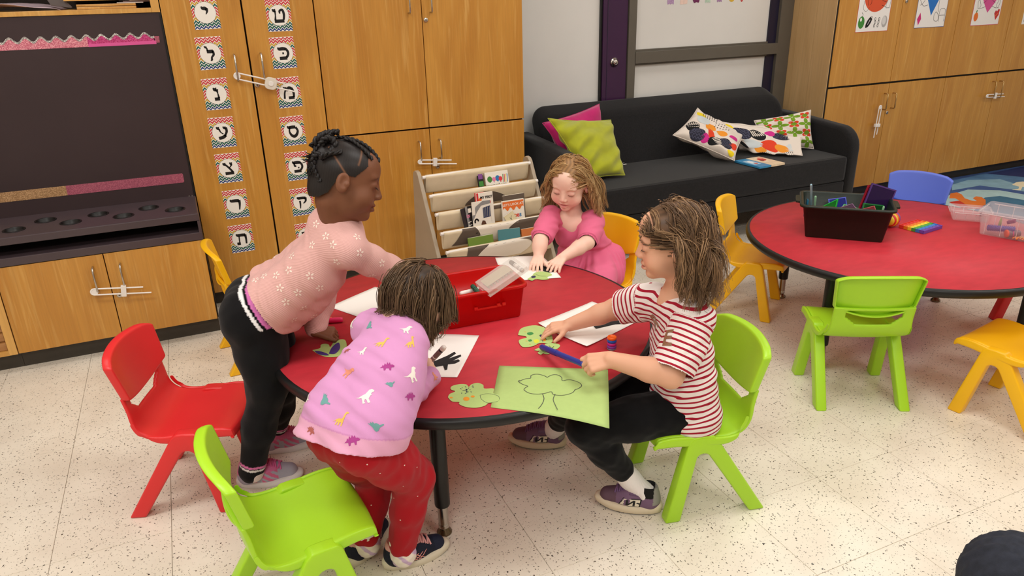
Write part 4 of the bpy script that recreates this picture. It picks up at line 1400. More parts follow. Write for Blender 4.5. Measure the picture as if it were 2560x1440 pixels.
t, S = cushion('white cushion with bold ovals, slumped, left of the two patterned ones', [AY(1682, 338, 2.24), AZ(1836, 402, .462), AY(1862, 335, 2.25), AY(1744, 270, 2.37)], .13, CREAM, wr=.010, seed=9, sag=.03, n=34)
blob_print(t, S, [('str', .16, .30, .10, .13, .5), ('zig', .30, .16, .12, .14, .3), ('dot', .24, .58, .11, .13, 0, 4), ('dot', .40, .50, .09, .11, .3, 1), ('dot', .14, .74, .09, .08, .6, 5), ('dash', .28, .82, .12, .10, .2, 7, 6),
                       ('dot', .48, .30, .05, .15, .5, 2), ('dot', .44, .14, .06, .10, .2, 3), ('str', .60, .16, .10, .12, -.5), ('zig', .76, .22, .12, .14, .2), ('dot', .62, .46, .09, .06, .1, 1), ('dot', .84, .50, .09, .06, .5, 3), ('dot', .90, .26, .07, .09, .2, 2), ('dash', .56, .66, .12, .06, .1, 6, 3), ('dot', .9, .06, .06, .05, 0, 5)])
tg, Sg = cushion('green and coral leaf-print cushion behind the patterned ones, at the right arm', [(2.58, 2.22, .47), AY(2034, 372, 2.09), AY(2027, 275, 2.16), AY(1885, 302, 2.31)], .10, CREAM, wr=.006, seed=4)
mb = MB()
for i in range(4):
    for j in range(4):
        cu, cv = .14 + .24 * i, .14 + .24 * j
        if (i + j) % 2 == 0:
            for k in range(4):
                a = k * math.pi / 2 + .78
                patch(mb, Sg, cu + .065 * math.cos(a), cv + .065 * math.sin(a), .05, .04, a, 9, .0007, 3, 14)
            patch(mb, Sg, cu, cv, .05, .05, 0, 8, .0013, 3, 14)
        else:
            for k in range(4):
                a = k * math.pi / 2
                patch(mb, Sg, cu + .085 * math.cos(a), cv + .085 * math.sin(a), .075, .042, a, 8, .0008, 3, 14)
mb.build('print', PCOL + [CREAM], tg, 'printed green leaves and coral flowers')
t, S = cushion('white cushion with bold ovals lying in front, right of the two patterned ones', [AZ(1846, 374, .462), AZ(2006, 389, .455), AY(2010, 330, 2.16), AY(1798, 304, 2.30)], .12, CREAM, wr=.008, seed=13, n=34)
blob_print(t, S, [('zig', .24, .80, .13, .15, -.2), ('str', .45, .82, .09, .14, .3), ('dot', .60, .90, .06, .08, .1, 3), ('zig', .76, .84, .13, .12, -.15), ('str', .93, .66, .06, .2, .2), ('dot', .36, .5, .12, .17, 0, 4), ('dot', .42, .26, .08, .14, 0, 1), ('dot', .58, .45, .11, .24, .1, 2), ('dot', .74, .38, .09, .17, .2, 1),
                       ('dot', .88, .42, .09, .16, 0, 4), ('dash', .86, .14, .10, .10, .1, 8, 5), ('dot', .95, .18, .04, .08, 0, 5), ('dot', .70, .08, .08, .08, 0, 6), ('dash', .48, .08, .08, .05, .1, 6, 3), ('dot', .09, .92, .06, .06, 0, 5), ('dot', .06, .8, .04, .08, 0, 1), ('dot', .2, .4, .05, .12, .4, 6)])

# open board book on the sofa
c = [AZ(1836, 397, .462), AZ(1899, 421, .444), AZ(1963, 409, .444), AZ(1908, 388, .462)]
c = [Vector((q[0], q[1], .4405)) for q in c]
M = frame(c[0], c[1] - c[0], c[3] - c[0])
Lx, Ly = (c[1] - c[0]).length, (c[3] - c[0]).length * .93
t = thing('board_book', 'blue and pink board book lying open face down on the sofa', 'book', M=M)
BLUE_B = mat('book_blue', (52, 140, 190), rough=.35, noise=.12, nscale=60)
MB().box(0, Lx, 0, Ly * .46, 0, .012, bev=.002).build('cover', BLUE_B, t, 'blue half with a printed panel', world=False)
MB().box(0, Lx, Ly * .46 + .001, Ly, 0, .013, bev=.002).build('cover', mat('book_peach', (238, 214, 180), rough=.35, noise=.15, nscale=50), t, 'peach half with red fruit', world=False)
mb = MB()
mb.poly([(Lx * .25, Ly * .08), (Lx * .72, Ly * .08), (Lx * .72, Ly * .36), (Lx * .25, Ly * .36)], .0123, 0)
mb.poly(circle(Lx * .42, Ly * .22, .022, .013), .0125, 1).poly(circle(Lx * .62, Ly * .24, .012, .012), .0126, 2)
mb.poly(circle(Lx * .35, Ly * .74, .03, .024), .0133, 2).poly(circle(Lx * .44, Ly * .66, .016, .012), .0135, 3).poly(circle(Lx * .2, Ly * .84, .02, .016), .0134, 4)
for k in range(3):
    mb.poly([(Lx * .62, Ly * (.58 + .1 * k)), (Lx * .64, Ly * (.58 + .1 * k)), (Lx * .64, Ly * (.66 + .1 * k)), (Lx * .62, Ly * (.66 + .1 * k))], .0134, 1)
mb.build('print', [mat('book_pale', (180, 210, 228)), mat('book_white', (238, 238, 240)), mat('book_red', (206, 60, 50)), mat('book_crimson', (150, 24, 30)), mat('book_salmon', (236, 150, 130))], t, world=False)

# ------------------------------------------------------------------ sling book rack
RM = Matrix.Translation((.435, 0, 0)) @ rotz(math.radians(3.2))
rk = thing('book_rack', 'children\'s sling book rack of cream canvas in front of the cabinet', 'book rack', M=RM)
RACKW = mat('grey_rack_panel', (176, 160, 138), rough=.5, noise=.06)
RACKE = mat('brown_rack_edge', (140, 108, 76), rough=.55)
CANV = mat('cream_canvas', (226, 208, 176), rough=.9, noise=.05, nscale=20, bump=.25, bscale=700)
TAUPE = mat('taupe_canvas', (98, 84, 72), rough=.9, bump=.25, bscale=700)
WCANV = mat('white_canvas', (236, 226, 210), rough=.9)
rods = [(2.012, .588), (1.935, .511), (1.872, .436), (1.818, .356), (1.762, .279)]
WR = .585
side = [(1.70, 0), (1.745, 0), (2.08, .0), (2.17, .0), (2.12, .30), (2.095, .58), (2.085, .605), (2.062, .615), (2.038, .612), (2.022, .598)]
for x in (-.022, WR + .002):
    MB().prism(side, .02, 0, Matrix(((0, 0, 1, x), (1, 0, 0, 0), (0, 1, 0, 0), (0, 0, 0, 1))), bev=.004, side_mi=1).build('side_panel', [RACKW, RACKE], rk, world=False)
for i, (y, z) in enumerate(rods):
    MB().tube([(-.002, y, z), (WR + .002, y, z)], .0085, 14).build('rod', WPLAST, rk, world=False)
    back = (y + .030, z - .004)
    pr_ = bez([(0, y + .002, z + .0105), (0, y - .0105, z), (0, y - .007, z - .02), (0, y + .002, z - .055), (0, y + .014, z - .082), (0, y + .026, z - .07), (0, y + .029, z - .035), (0, back[0], back[1])], 5)
    n = len(pr_) - 1

    def Sl(a, c, pr_=pr_, n=n, off=0.0, i=i):
        f = min(a, .9999) * n
        k = int(f)
        p = pr_[k].lerp(pr_[k + 1], f - k)
        sagx = .006 * math.sin(math.pi * c) * min(1, a * 3)
        rip = .0022 * math.sin(c * 9 + i * 2) * math.sin(math.pi * min(1, a * 2))
        return (.012 + c * (WR - .024), p.y + rip - sagx - off, p.z - sagx * .4 + off * .4)
    sl = MB().grid(lambda a, c: Sl(a, c), n, 24).build('sling', CANV, rk, world=False, mods=[('SOLIDIFY', dict(thickness=.0015))])
    pm = MB()

    def cl(x, a): return Sl(a, min(.999, max(.001, x)), off=.0018 + .0006)

    def region(fn0, fn1, a0, a1, mi, off):
        N = 10
        pts = []
        for q in range(N + 1):
            a = a0 + (a1 - a0) * q / N
            for r in range(7):
                x = fn0(q / N) + (fn1(q / N) - fn0(q / N)) * r / 6
                pts.append(Sl(a, min(.995, max(.005, x)), off=off))
        pm.add(pts, [(q * 7 + r, (q + 1) * 7 + r, (q + 1) * 7 + r + 1, q * 7 + r + 1) for q in range(N) for r in range(6)], mi, True)
    if i == 1:
        region(lambda q: .30 + .16 * (1 - math.sin(math.pi / 2 * q)), lambda q: .72 - .20 * (1 - math.sin(math.pi / 2 * q)) ** 1.0, .22, .5, 0, .0024)
    if i == 2:
        region(lambda q: .28, lambda q: .78 - .1 * q, .10, .24, 0, .0026)
    if i == 3:
        region(lambda q: .17 - .10 * q ** 2, lambda q: .33 + .02 * math.sin(q * 5), .06, .5, 0, .0024)
        region(lambda q: .29 + .07 * q, lambda q: .74 - .20 * q, .06, .5, 1, .0026)
        region(lambda q: .72 - .18 * q ** .7, lambda q: .97, .07, .5, 0, .0028)
    if i == 4:
        region(lambda q: .17 - .02 * q, lambda q: .37 - .14 * q, .06, .5, 0, .0024)
        region(lambda q: .37 - .16 * q, lambda q: .66 + .12 * math.sin(q * 3), .06, .5, 1, .0026)
        region(lambda q: .66 + .10 * math.sin(q * 3), lambda q: .98, .06, .3, 0, .0024)
    if i >= 3:
        rs = random.Random(i)
        for r in range(4):
            for q in range(6):
                x = .34 + .085 * q + (.04 if r % 2 else 0) - .02 * r
                a = .11 + .085 * r
                if x < .66 - .12 * (r / 4) * (1 if i == 3 else -.3):
                    P3 = [cl(x - .016, a + .022), cl(x + .018, a + .020), cl(x + .002, a - .014)]
                    pm.add(P3, [(0, 1, 2)], 2, True)
    if pm.v:
        pm.build('print', [TAUPE, WCANV, BLACKP], sl, 'printed taupe curves and black triangles', world=False)


def book(label, x, row, w_, h_, th, cover, lean=.25, dz=0.0, dy=0.0, roll=0.0, draw=None, dmats=(), name='picture_book', cat='book'):
    """A book standing in sling row; local XY is its front cover."""
    y, z = rods[row]
    M = RM @ Matrix.Translation((x, y + .012 + dy, z - .085 + dz)) @ Matrix.Rotation(math.pi / 2 - lean, 4, 'X') @ Matrix.Rotation(roll, 4, 'Z')
    t = thing(name, label, cat, M=M, group='picture books in the sling rack')
    MB().box(0, w_, 0, h_, -th, 0, bev=.0012).build('cover', cover, t, world=False)
    MB().box(.002, w_ - .002, h_ - .001, h_ + .0006, -th + .002, -.002).build('pages', mat('page_edges', (236, 226, 204), rough=.8), t, world=False)
    if draw:
        mb = MB()
        draw(mb, w_, h_)
        mb.build('cover_print', list(dmats), t, world=False)
    return t


def lx(u, v, y): return (RM.inverted() @ Vector(AY(u, v, y))).x


def words(mb, s, cx, cy, size, mi, bold=.0, z=.0008, rot=0.0, cols=None):
    ca, sa = math.cos(rot), math.sin(rot)
    for tri in text_polys(s, size, bold):
        mb.poly([(cx + ca * p[0] - sa * p[1], cy + sa * p[0] + ca * p[1]) for p in tri], z, mi)


bw = mat('book_cover_white', (238, 230, 216), rough=.35)
prim = [mat('prn_green', (64, 132, 50)), mat('prn_blue', (36, 116, 176)), mat('prn_pink', (222, 120, 160)), mat('prn_red', (212, 48, 56)), mat('prn_yellow', (236, 196, 40)), INK, mat('prn_navy', (28, 44, 84)), mat('prn_orange', (228, 112, 44)), mat('prn_grey', (140, 138, 136)), bw, mat('prn_brown', (92, 60, 42)), mat('prn_violet', (128, 70, 140))]


def d_num(mb, w_, h_):
    for (x, y, c, r) in ((.18, .74, 0, .105), (.36, .73, 2, .075), (.52, .75, 1, .10), (.64, .72, 3, .08)):
        mb.poly(circle(x * w_, y * h_, r * w_, r * w_ * 1.1, 24), .0006 + c * .0002, c)
        mb.poly([((x - .03) * w_, (y - .12) * h_), ((x + .03) * w_, (y - .12) * h_), (x * w_, (y - .07) * h_)], .0006, c)
    for k, c in enumerate((0, 3, 4, 1)):
        x = .73 + k * .062
        mb.poly([(x * w_, .58 * h_), ((x + .02) * w_, .56 * h_), ((x + .05) * w_, .86 * h_), ((x + .02) * w_, .88 * h_)], .0008, c)
    words(mb, "Let's get counting", .40 * w_, .50 * h_, .017, 5, rot=math.pi)
    x = .88
    for k, chh in enumerate('numbers'):
        words(mb, chh, (x - k * .12) * w_, .38 * h_, .042, (4, 3, 0, 1, 6, 1, 3)[k], .0012, rot=math.pi)


book('white counting book standing upside down in the top sling', lx(1222, 445, 1.95), 1, .128, .135, .012, bw, lean=.28, dz=.020, draw=d_num, dmats=prim)


def d_spine(mb, w_, h_):
    for k, c in enumerate((11, 0, 4)):
        mb.poly([(.003, h_ * (.86 - .27 * k)), (w_ - .003, h_ * (.86 - .27 * k)), (w_ - .003, h_ * (1.08 - .27 * k) - .004), (.003, h_ * (1.08 - .27 * k) - .004)], .0006, c)
    words(mb, '0-10', w_ / 2, h_ * .42, .011, 5, rot=math.pi)


book('narrow striped flap of the counting book beside its white cover', lx(1203, 445, 1.95), 1, .030, .132, .010, prim[5], lean=.28, dz=.014, draw=d_spine, dmats=prim)


def d_first(mb, w_, h_):
    mb.poly([(0.001, 0), (.011, 0), (.011, h_), (.001, h_)], .0006, 3)
    words(mb, 'MY FIRST', .60 * w_, .86 * h_, .0165, 5, .0006)
    words(mb, '100', .62 * w_, .71 * h_, .025, 3, .0012)
    mb.poly([(.12 * w_, .76 * h_), (.30 * w_, .77 * h_), (.31 * w_, .84 * h_), (.2 * w_, .87 * h_), (.11 * w_, .82 * h_)], .0007, 7)


book('white book titled MY FIRST 100 behind the magazines', lx(1191, 500, 1.86), 3, .088, .17, .010, bw, lean=.12, dz=.075, dy=.004, draw=d_first, dmats=prim)
book('red-topped book edge behind the MY FIRST 100 book', lx(1189, 500, 1.86), 3, .05, .168, .004, prim[3], lean=.12, dz=.078, dy=.012)


def d_mag(mb, w_, h_):
    mb.poly([(0, h_ * .6), (w_ * .2, h_ * .86), (w_ * .6, h_), (w_, h_ * .995), (w_, h_ * .9), (w_ * .5, h_ * .87), (w_ * .25, h_ * .7), (.0, h_ * .45)], .0006, 8)
    mb.poly([(.04 * w_, h_ * .62), (.16 * w_, h_ * .64), (.16 * w_, h_ * .8), (.04 * w_, h_ * .78)], .0008, 9)
    mb.poly([(.58 * w_, h_ * .5), (.98 * w_, h_ * .52), (.98 * w_, h_ * .84), (.58 * w_, h_ * .80)], .0007, 6)
    for k in range(4):
        mb.poly([((.6 + .1 * k) * w_, h_ * .53), ((.63 + .1 * k) * w_, h_ * .53), ((.66 + .1 * k) * w_, h_ * .81), ((.63 + .1 * k) * w_, h_ * .81)], .0009, 8)
    for a in np.linspace(.3, 3.4, 9):
        mb.poly(circle((.2 + .09 * math.cos(a)) * w_, (.43 + .07 * math.sin(a)) * h_, .012 * w_ + .003), .0008, 5)
    mb.poly([(.06 * w_, h_ * .03), (.36 * w_, h_ * .07), (.38 * w_, h_ * .30), (.08 * w_, h_ * .26)], .0007, 6)
    mb.poly([(.10 * w_, h_ * .06), (.33 * w_, h_ * .09), (.34 * w_, h_ * .26), (.11 * w_, h_ * .23)], .0009, 1)
    mb.poly(circle(.2 * w_, .10 * h_, .09 * w_, .05 * h_), .0011, 4)
    mb.poly([(.44 * w_, h_ * .02), (.56 * w_, h_ * .0), (.72 * w_, h_ * .3), (.66 * w_, h_ * .42), (.52 * w_, h_ * .44), (.44 * w_, h_ * .34)], .0007, 10)
    mb.poly([(.62 * w_, h_ * .14), (.74 * w_, h_ * .15), (.75 * w_, h_ * .25), (.63 * w_, h_ * .24)], .0009, 5)
    mb.poly([(.645 * w_, h_ * .16), (.72 * w_, h_ * .17), (.73 * w_, h_ * .235), (.65 * w_, h_ * .225)], .0011, 9)


book('white gadget magazine with a watch on its cover, front of the fourth sling', lx(1184, 540, 1.83), 3, .098, .168, .003, bw, lean=.11, dz=.040, dy=-.005, draw=d_mag, dmats=prim, name='magazine', cat='magazine')


def d_mag2(mb, w_, h_):
    mb.poly([(.0, .0), (w_ * .12, 0), (w_ * .12, h_), (0, h_)], .0006, 8)
    mb.poly([(.14 * w_, h_ * .8), (.3 * w_, h_ * .8), (.3 * w_, h_ * .93), (.14 * w_, h_ * .93)], .0007, 9)
    words(mb, '25', .1 * w_, .7 * h_, .018, 2, .0008)
    mb.poly(circle(.14 * w_, .25 * h_, .07 * w_, .12 * h_), .0008, 4)
    for k in range(5):
        mb.poly([(.02 * w_, h_ * (.1 + .1 * k)), (.22 * w_, h_ * (.12 + .1 * k)), (.22 * w_, h_ * (.14 + .1 * k)), (.02 * w_, h_ * (.12 + .1 * k))], .001, 9)


book('dark magazine fanned out behind the white gadget magazine', lx(1176, 560, 1.83), 3, .098, .16, .004, prim[5], lean=.12, dz=.030, dy=-.001, roll=.10, draw=d_mag2, dmats=prim, name='magazine', cat='magazine')
book('black magazine at the back of the fan in the fourth sling', lx(1168, 560, 1.83), 3, .098, .156, .004, mat('prn_charcoal', (50, 48, 50), rough=.3), lean=.12, dz=.026, dy=.003, roll=.14, name='magazine', cat='magazine')


def d_shapes(mb, w_, h_):
    pts = [(.03 * w_ + .94 * w_ * i / 24, h_ * (.70 + .06 * math.sin(i * .9))) for i in range(25)]
    mb.poly([(.03 * w_, h_ * .97), (.97 * w_, h_ * .97)][::-1] + pts, .0006, 7)
    words(mb, "LET'S LOOK AT", .5 * w_, .85 * h_, .0165, 9, .0004)
    xs = [.24, .36, .47, .58, .69, .80]
    for k, chh in enumerate('Shapes'):
        words(mb, chh, xs[k] * w_, .46 * h_, .034, (3, 0, 6, 7, 3, 1)[k], .0006)


book("cream book titled LET'S LOOK AT Shapes on the right of the fourth sling", lx(1262, 545, 1.83), 3, .122, .14, .010, bw, lean=.12, dz=.048, dy=-.002, draw=d_shapes, dmats=prim)
book('pale note slip tilted in front of the Shapes book', lx(1282, 565, 1.81), 3, .055, .07, .001, mat('note_paper', (228, 216, 176), rough=.6), lean=.12, dz=.052, dy=-.010, roll=.45, draw=lambda mb, w_, h_: [ln(mb, [(w_ * .4, h_ * .3), (w_ * .5, h_ * .5), (w_ * .45, h_ * .7)], .0016, 0, .0006), ln(mb, [(w_ * .6, h_ * .35), (w_ * .55, h_ * .6), (w_ * .7, h_ * .75)], .0016, 0, .0006)], dmats=prim[5:6], name='note_slip', cat='note')
book('grey book with a cream edge rising behind the Shapes book', lx(1268, 530, 1.83), 3, .12, .15, .012, TAUPE, lean=.12, dz=.060, dy=.012)
book('green book lying low in the bottom sling', lx(1172, 615, 1.79), 4, .132, .10, .010, mat('book_green', (116, 146, 60), rough=.35), lean=.18, dz=.028)
book('teal picture book leaning in the bottom sling beside the green one', lx(1248, 608, 1.79), 4, .12, .112, .006, mat('book_teal', (84, 140, 146), rough=.3), lean=.2, dz=.030, dy=.004, roll=-.06)
book('orange and brown book in the bottom sling beside the seated child', lx(1310, 600, 1.79), 4, .12, .09, .012, mat('book_orange', (206, 120, 62), rough=.4), lean=.2, dz=.034, dy=.004)


# ------------------------------------------------------------------ things on the near table
PAPER = mat('drawing_paper', (246, 242, 236), rough=.75)
GPAPER = mat('light_green_paper', (178, 204, 124), rough=.8, noise=.03, nscale=60)
BKPAPER = mat('black_paper', (30, 29, 30), rough=.85)
INKB = mat('blue_black_ink', (44, 44, 84), rough=.7)
PENC = mat('pencil_grey', (70, 72, 74), rough=.7)
ORG = mat('orange_crayon', (232, 150, 40), rough=.7)
PURI = mat('purple_marker_ink', (70, 46, 126), rough=.7)
GRNI = mat('green_marker_ink', (58, 140, 70), rough=.7)
YELI = mat('yellow_marker_ink', (214, 220, 60), rough=.7)


def W2(px, z=TH): return [AZ(u, v, z) for u, v in px]


def sheet(name, label, cat, px, z, th, m, group=None, curl=0.0):
    smooth = name == 'tree_cutout'
    P = [Vector((q[0], q[1], 0)) for q in W2(px, z)]
    if smooth:
        P = bez(P + [P[0]], 4)[:-1]
    cx, cy = sum(p.x for p in P) / len(P), sum(p.y for p in P) / len(P)
    t = thing(name, label, cat, (cx, cy, z), 0, group)
    if len(P) == 4:
        A = [Vector((p.x, p.y, z)) for p in P]

        def S(a, c):
            p = A[0].lerp(A[1], a).lerp(A[3].lerp(A[2], a), c)
            e = (2 * a - 1) ** 4 * .5 + (2 * c - 1) ** 4 * .5
            dz = curl * e * (.4 + .6 * math.sin(3 * a + 2 * c) ** 2)
            r_ = math.hypot(p.x - T1[0], p.y - T1[1])
            if r_ > .6:
                dz -= (r_ - .6) ** 1.6 * .55
            return (p.x, p.y, z + .0008 + dz)
        MB().grid(S, 14, 14).build('paper', m, t, mods=[('SOLIDIFY', dict(thickness=th, offset=0))])
    else:
        MB().prism([(p.x, p.y) for p in P], th, 0, Matrix.Translation((0, 0, z + .0004))).build('paper', m, t)
    return t


def inkline(mb, px, wd, mi, z):
    P = W2(px, z)
    pp = bez([(q[0], q[1], 0) for q in P], 5) if len(P) > 2 else [Vector((q[0], q[1], 0)) for q in P]
    for k, q in enumerate(stroke(pp, wd)):
        mb.add([(c.x, c.y, z) for c in q], [(0, 1, 2, 3)], mi)


def inkblob(mb, px, mi, z, smooth=True):
    P = [Vector((q[0], q[1], 0)) for q in W2(px, z)]
    if smooth:
        P = bez(P + [P[0]], 4)[:-1]
    mb.add([(p.x, p.y, z) for p in P], [tuple(range(len(P)))], mi)


sheet('paper_sheet', 'white paper on the near table beside the standing child', 'paper', [(823, 768), (938, 718), (1062, 752), (950, 812)], TH, .0004, PAPER, 'white drawing papers', .002)
sheet('paper_sheet', 'white paper under the hand of the child in the dinosaur sweatshirt', 'paper', [(1092, 836), (1198, 840), (1143, 946), (1022, 940)], TH, .0004, PAPER, 'white drawing papers', .003)
sheet('paper_sheet', 'white paper under the hands of the child in the pink dress', 'paper', [(1238, 645), (1355, 637), (1403, 695), (1260, 704)], TH, .0004, PAPER, 'white drawing papers', .001)
sheet('paper_sheet', 'white paper beside the red-striped child, with a black trunk cut-out on it', 'paper', [(1480, 756), (1605, 799), (1467, 871), (1345, 812)], TH, .0004, PAPER, 'white drawing papers', .007)
g = sheet('green_paper', 'light green sheet with a pencilled tree at the front of the near table', 'paper', [(1248, 915), (1520, 925), (1524, 1053), (1227, 1020)], TH, .0005, GPAPER, None, .001)
mb = MB()
z = TH + .0022
for px in ([(1298, 953), (1312, 947), (1326, 945), (1328, 938), (1342, 935), (1358, 938), (1368, 943)], [(1368, 943), (1380, 937), (1394, 937), (1404, 943), (1406, 951), (1424, 949), (1446, 955), (1454, 964), (1444, 972), (1438, 973)],
           [(1438, 973), (1430, 982), (1406, 988), (1384, 986), (1378, 979), (1362, 983), (1342, 985), (1322, 982), (1310, 973), (1320, 965)], [(1320, 965), (1306, 960), (1296, 953), (1300, 950)],
           [(1356, 984), (1360, 996), (1355, 1010), (1346, 1021)], [(1388, 985), (1383, 998), (1388, 1012), (1394, 1024)]):
    inkline(mb, px, .0016, 0, z)
mb.build('drawing', [PENC], g, 'pencil outline of a tree')

tree_label = 'green tree-shaped paper cut-out '
t = sheet('tree_cutout', tree_label + 'with orange crayon spots beside the green sheet', 'paper cut-out', [(1120, 994), (1124, 986), (1138, 979), (1127, 974), (1130, 966), (1150, 961), (1166, 962), (1172, 968), (1178, 962), (1194, 958), (1208, 963), (1211, 972), (1234, 972), (1234, 984), (1248, 988), (1249, 998), (1240, 1007), (1222, 1008), (1212, 1015), (1190, 1020), (1165, 1018), (1148, 1011), (1148, 1006), (1130, 1004)], TH + .0012, .0006, GPAPER, 'green tree cut-outs')
mb = MB()
z = TH + .0026
rs = random.Random(3)
for k in range(22):
    u, v = 1166 + rs.gauss(0, 8), 976 + rs.gauss(0, 5)
    inkline(mb, [(u, v), (u + rs.uniform(-6, 6), v + rs.uniform(-3, 3))], .0018, 0, z)
for (u, v, a, b) in ((1166, 997, 8, 5), (1182, 991, 5, 2.5), (1128, 994, 4, 2)):
    inkblob(mb, [(u + a * math.cos(q), v + b * math.sin(q)) for q in np.linspace(0, 6.28, 9)[:-1]], 1, z)
inkline(mb, [(1200, 988), (1204, 998), (1220, 1007), (1244, 1003)], .001, 2, z)
inkline(mb, [(1200, 988), (1220, 984), (1244, 989), (1249, 998)], .001, 2, z)
mb.build('drawing', [INKB, ORG, PENC], t)

t = sheet('tree_cutout', tree_label + 'coloured in green and yellow under the pointing hand', 'paper cut-out', [(1295, 838), (1304, 821), (1340, 814), (1372, 826), (1382, 850), (1376, 858), (1350, 858), (1332, 866), (1308, 868), (1298, 858), (1299, 850), (1316, 845), (1313, 841)], TH + .0016, .0006, GPAPER, 'green tree cut-outs')
mb = MB()
z = TH + .0028
inkblob(mb, [(1318, 832), (1328, 830), (1334, 834), (1326, 838), (1318, 836)], 2, z)
inkblob(mb, [(1320, 850), (1327, 848), (1330, 852), (1323, 854)], 2, z)
inkblob(mb, [(1333, 850), (1344, 848), (1348, 854), (1338, 858)], 1, z)
inkblob(mb, [(1348, 838), (1353, 836), (1355, 839), (1351, 842)], 0, z)
inkline(mb, [(1352, 840), (1356, 848), (1357, 854)], .002, 0, z)
inkline(mb, [(1354, 838), (1362, 843), (1366, 850)], .002, 0, z)
inkblob(mb, [(1358, 846), (1364, 846), (1364, 852), (1358, 852)], 4, z)
for u, v in ((1311, 829), (1314, 852), (1322, 860), (1340, 862)):
    inkline(mb, [(u, v), (u + 5, v + 1)], .002, 4, z)
mb.build('drawing', [INKB, YELI, GRNI, PENC, ORG], t)
t = sheet('tree_cutout', tree_label + 'lying under the tip of the blue marker', 'paper cut-out', [(1336, 876), (1345, 871), (1366, 868), (1362, 861), (1378, 858), (1396, 861), (1400, 866), (1392, 873), (1378, 873), (1372, 879), (1376, 884), (1366, 886), (1358, 884), (1352, 887), (1344, 883), (1348, 879)], TH + .0010, .0006, GPAPER, 'green tree cut-outs')
mb = MB()
inkline(mb, [(1372, 864), (1378, 868), (1386, 867)], .0016, 0, TH + .002)
inkline(mb, [(1380, 872), (1384, 866)], .0016, 0, TH + .002)
mb.build('drawing', [INKB], t)
t = sheet('tree_cutout', tree_label + 'with a purple edge in front of the standing child\'s hand', 'paper cut-out', [(781, 876), (800, 871), (802, 863), (812, 860), (822, 862), (826, 868), (838, 853), (862, 850), (866, 872), (850, 890), (820, 893), (796, 886)], TH + .0006, .0006, GPAPER, 'green tree cut-outs')
mb = MB()
inkblob(mb, [(786, 877), (800, 878), (816, 883), (822, 888), (808, 888), (794, 884)], 0, TH + .0022)
inkblob(mb, [(822, 884), (830, 868), (846, 856), (850, 870), (838, 884)], 0, TH + .0022)
mb.build('drawing', [PURI], t)
t = sheet('tree_cutout', tree_label + 'in front of the hands of the child in the pink dress', 'paper cut-out', [(1318, 698), (1330, 690), (1336, 683), (1352, 679), (1372, 682), (1380, 688), (1368, 693), (1372, 698), (1356, 700), (1340, 698), (1330, 702)], TH + .0012, .0006, GPAPER, 'green tree cut-outs')
mb = MB()
inkblob(mb, [(1328, 691), (1337, 689), (1339, 693), (1330, 695)], 0, TH + .0026)
inkline(mb, [(1340, 686), (1352, 690), (1366, 690)], .0014, 1, TH + .0026)
mb.build('drawing', [INKB, PENC], t)
sheet('trunk_cutout', 'black paper trunk cut-out lying on the white paper near the striped child', 'paper cut-out', [(1486, 806), (1518, 795), (1534, 793), (1548, 798), (1565, 803), (1564, 810), (1538, 811), (1490, 822), (1484, 816), (1508, 812), (1490, 809)], TH + .0016, .0012, BKPAPER)
sheet('trunk_cutout', 'black paper trunk cut-out held under the hands of the child in pink', 'paper cut-out', [(1338, 662), (1350, 657), (1364, 660), (1378, 672), (1388, 680), (1372, 682), (1352, 676), (1336, 670)], TH + .0012, .0008, BKPAPER)
t = sheet('branch_drawing', 'black branch cut-out with finger-like twigs beside the drawing hand', 'paper cut-out', [(1060, 913), (1090, 902), (1118, 890), (1136, 880), (1140, 884), (1120, 898), (1136, 892), (1152, 887), (1153, 891), (1136, 900), (1126, 904), (1146, 899), (1150, 903), (1138, 909), (1120, 911), (1118, 924), (1112, 926), (1108, 914), (1074, 920), (1060, 920)], TH + .0014, .0007, BKPAPER)

# the little colourful sticker sheet behind the bin
c = W2([(1052, 684), (1110, 684), (1126, 690), (1080, 699)])
t = thing('sticker_sheet', 'small striped sticker sheet lying behind the red bin', 'stickers', (c[0][0], c[0][1], TH))
mb = MB().prism([(q[0], q[1]) for q in c], .001, 0, Matrix.Translation((0, 0, TH + .0004)))
for k in range(7):
    a = .08 + k * .13
    l0, l1 = Vector(c[0]).lerp(Vector(c[1]), a), Vector(c[3]).lerp(Vector(c[2]), a + .04)
    r0, r1 = Vector(c[0]).lerp(Vector(c[1]), a + .07), Vector(c[3]).lerp(Vector(c[2]), a + .10)
    mb.add([(p.x, p.y, TH + .0017) for p in (l0, r0, r1, l1)], [(0, 1, 2, 3)], 1 + k % 3)
mb.build('sheet', [PAPER, mat('sticker_blue', (66, 104, 170)), mat('sticker_yellow', (226, 190, 60)), mat('sticker_green', (70, 120, 70))], t)


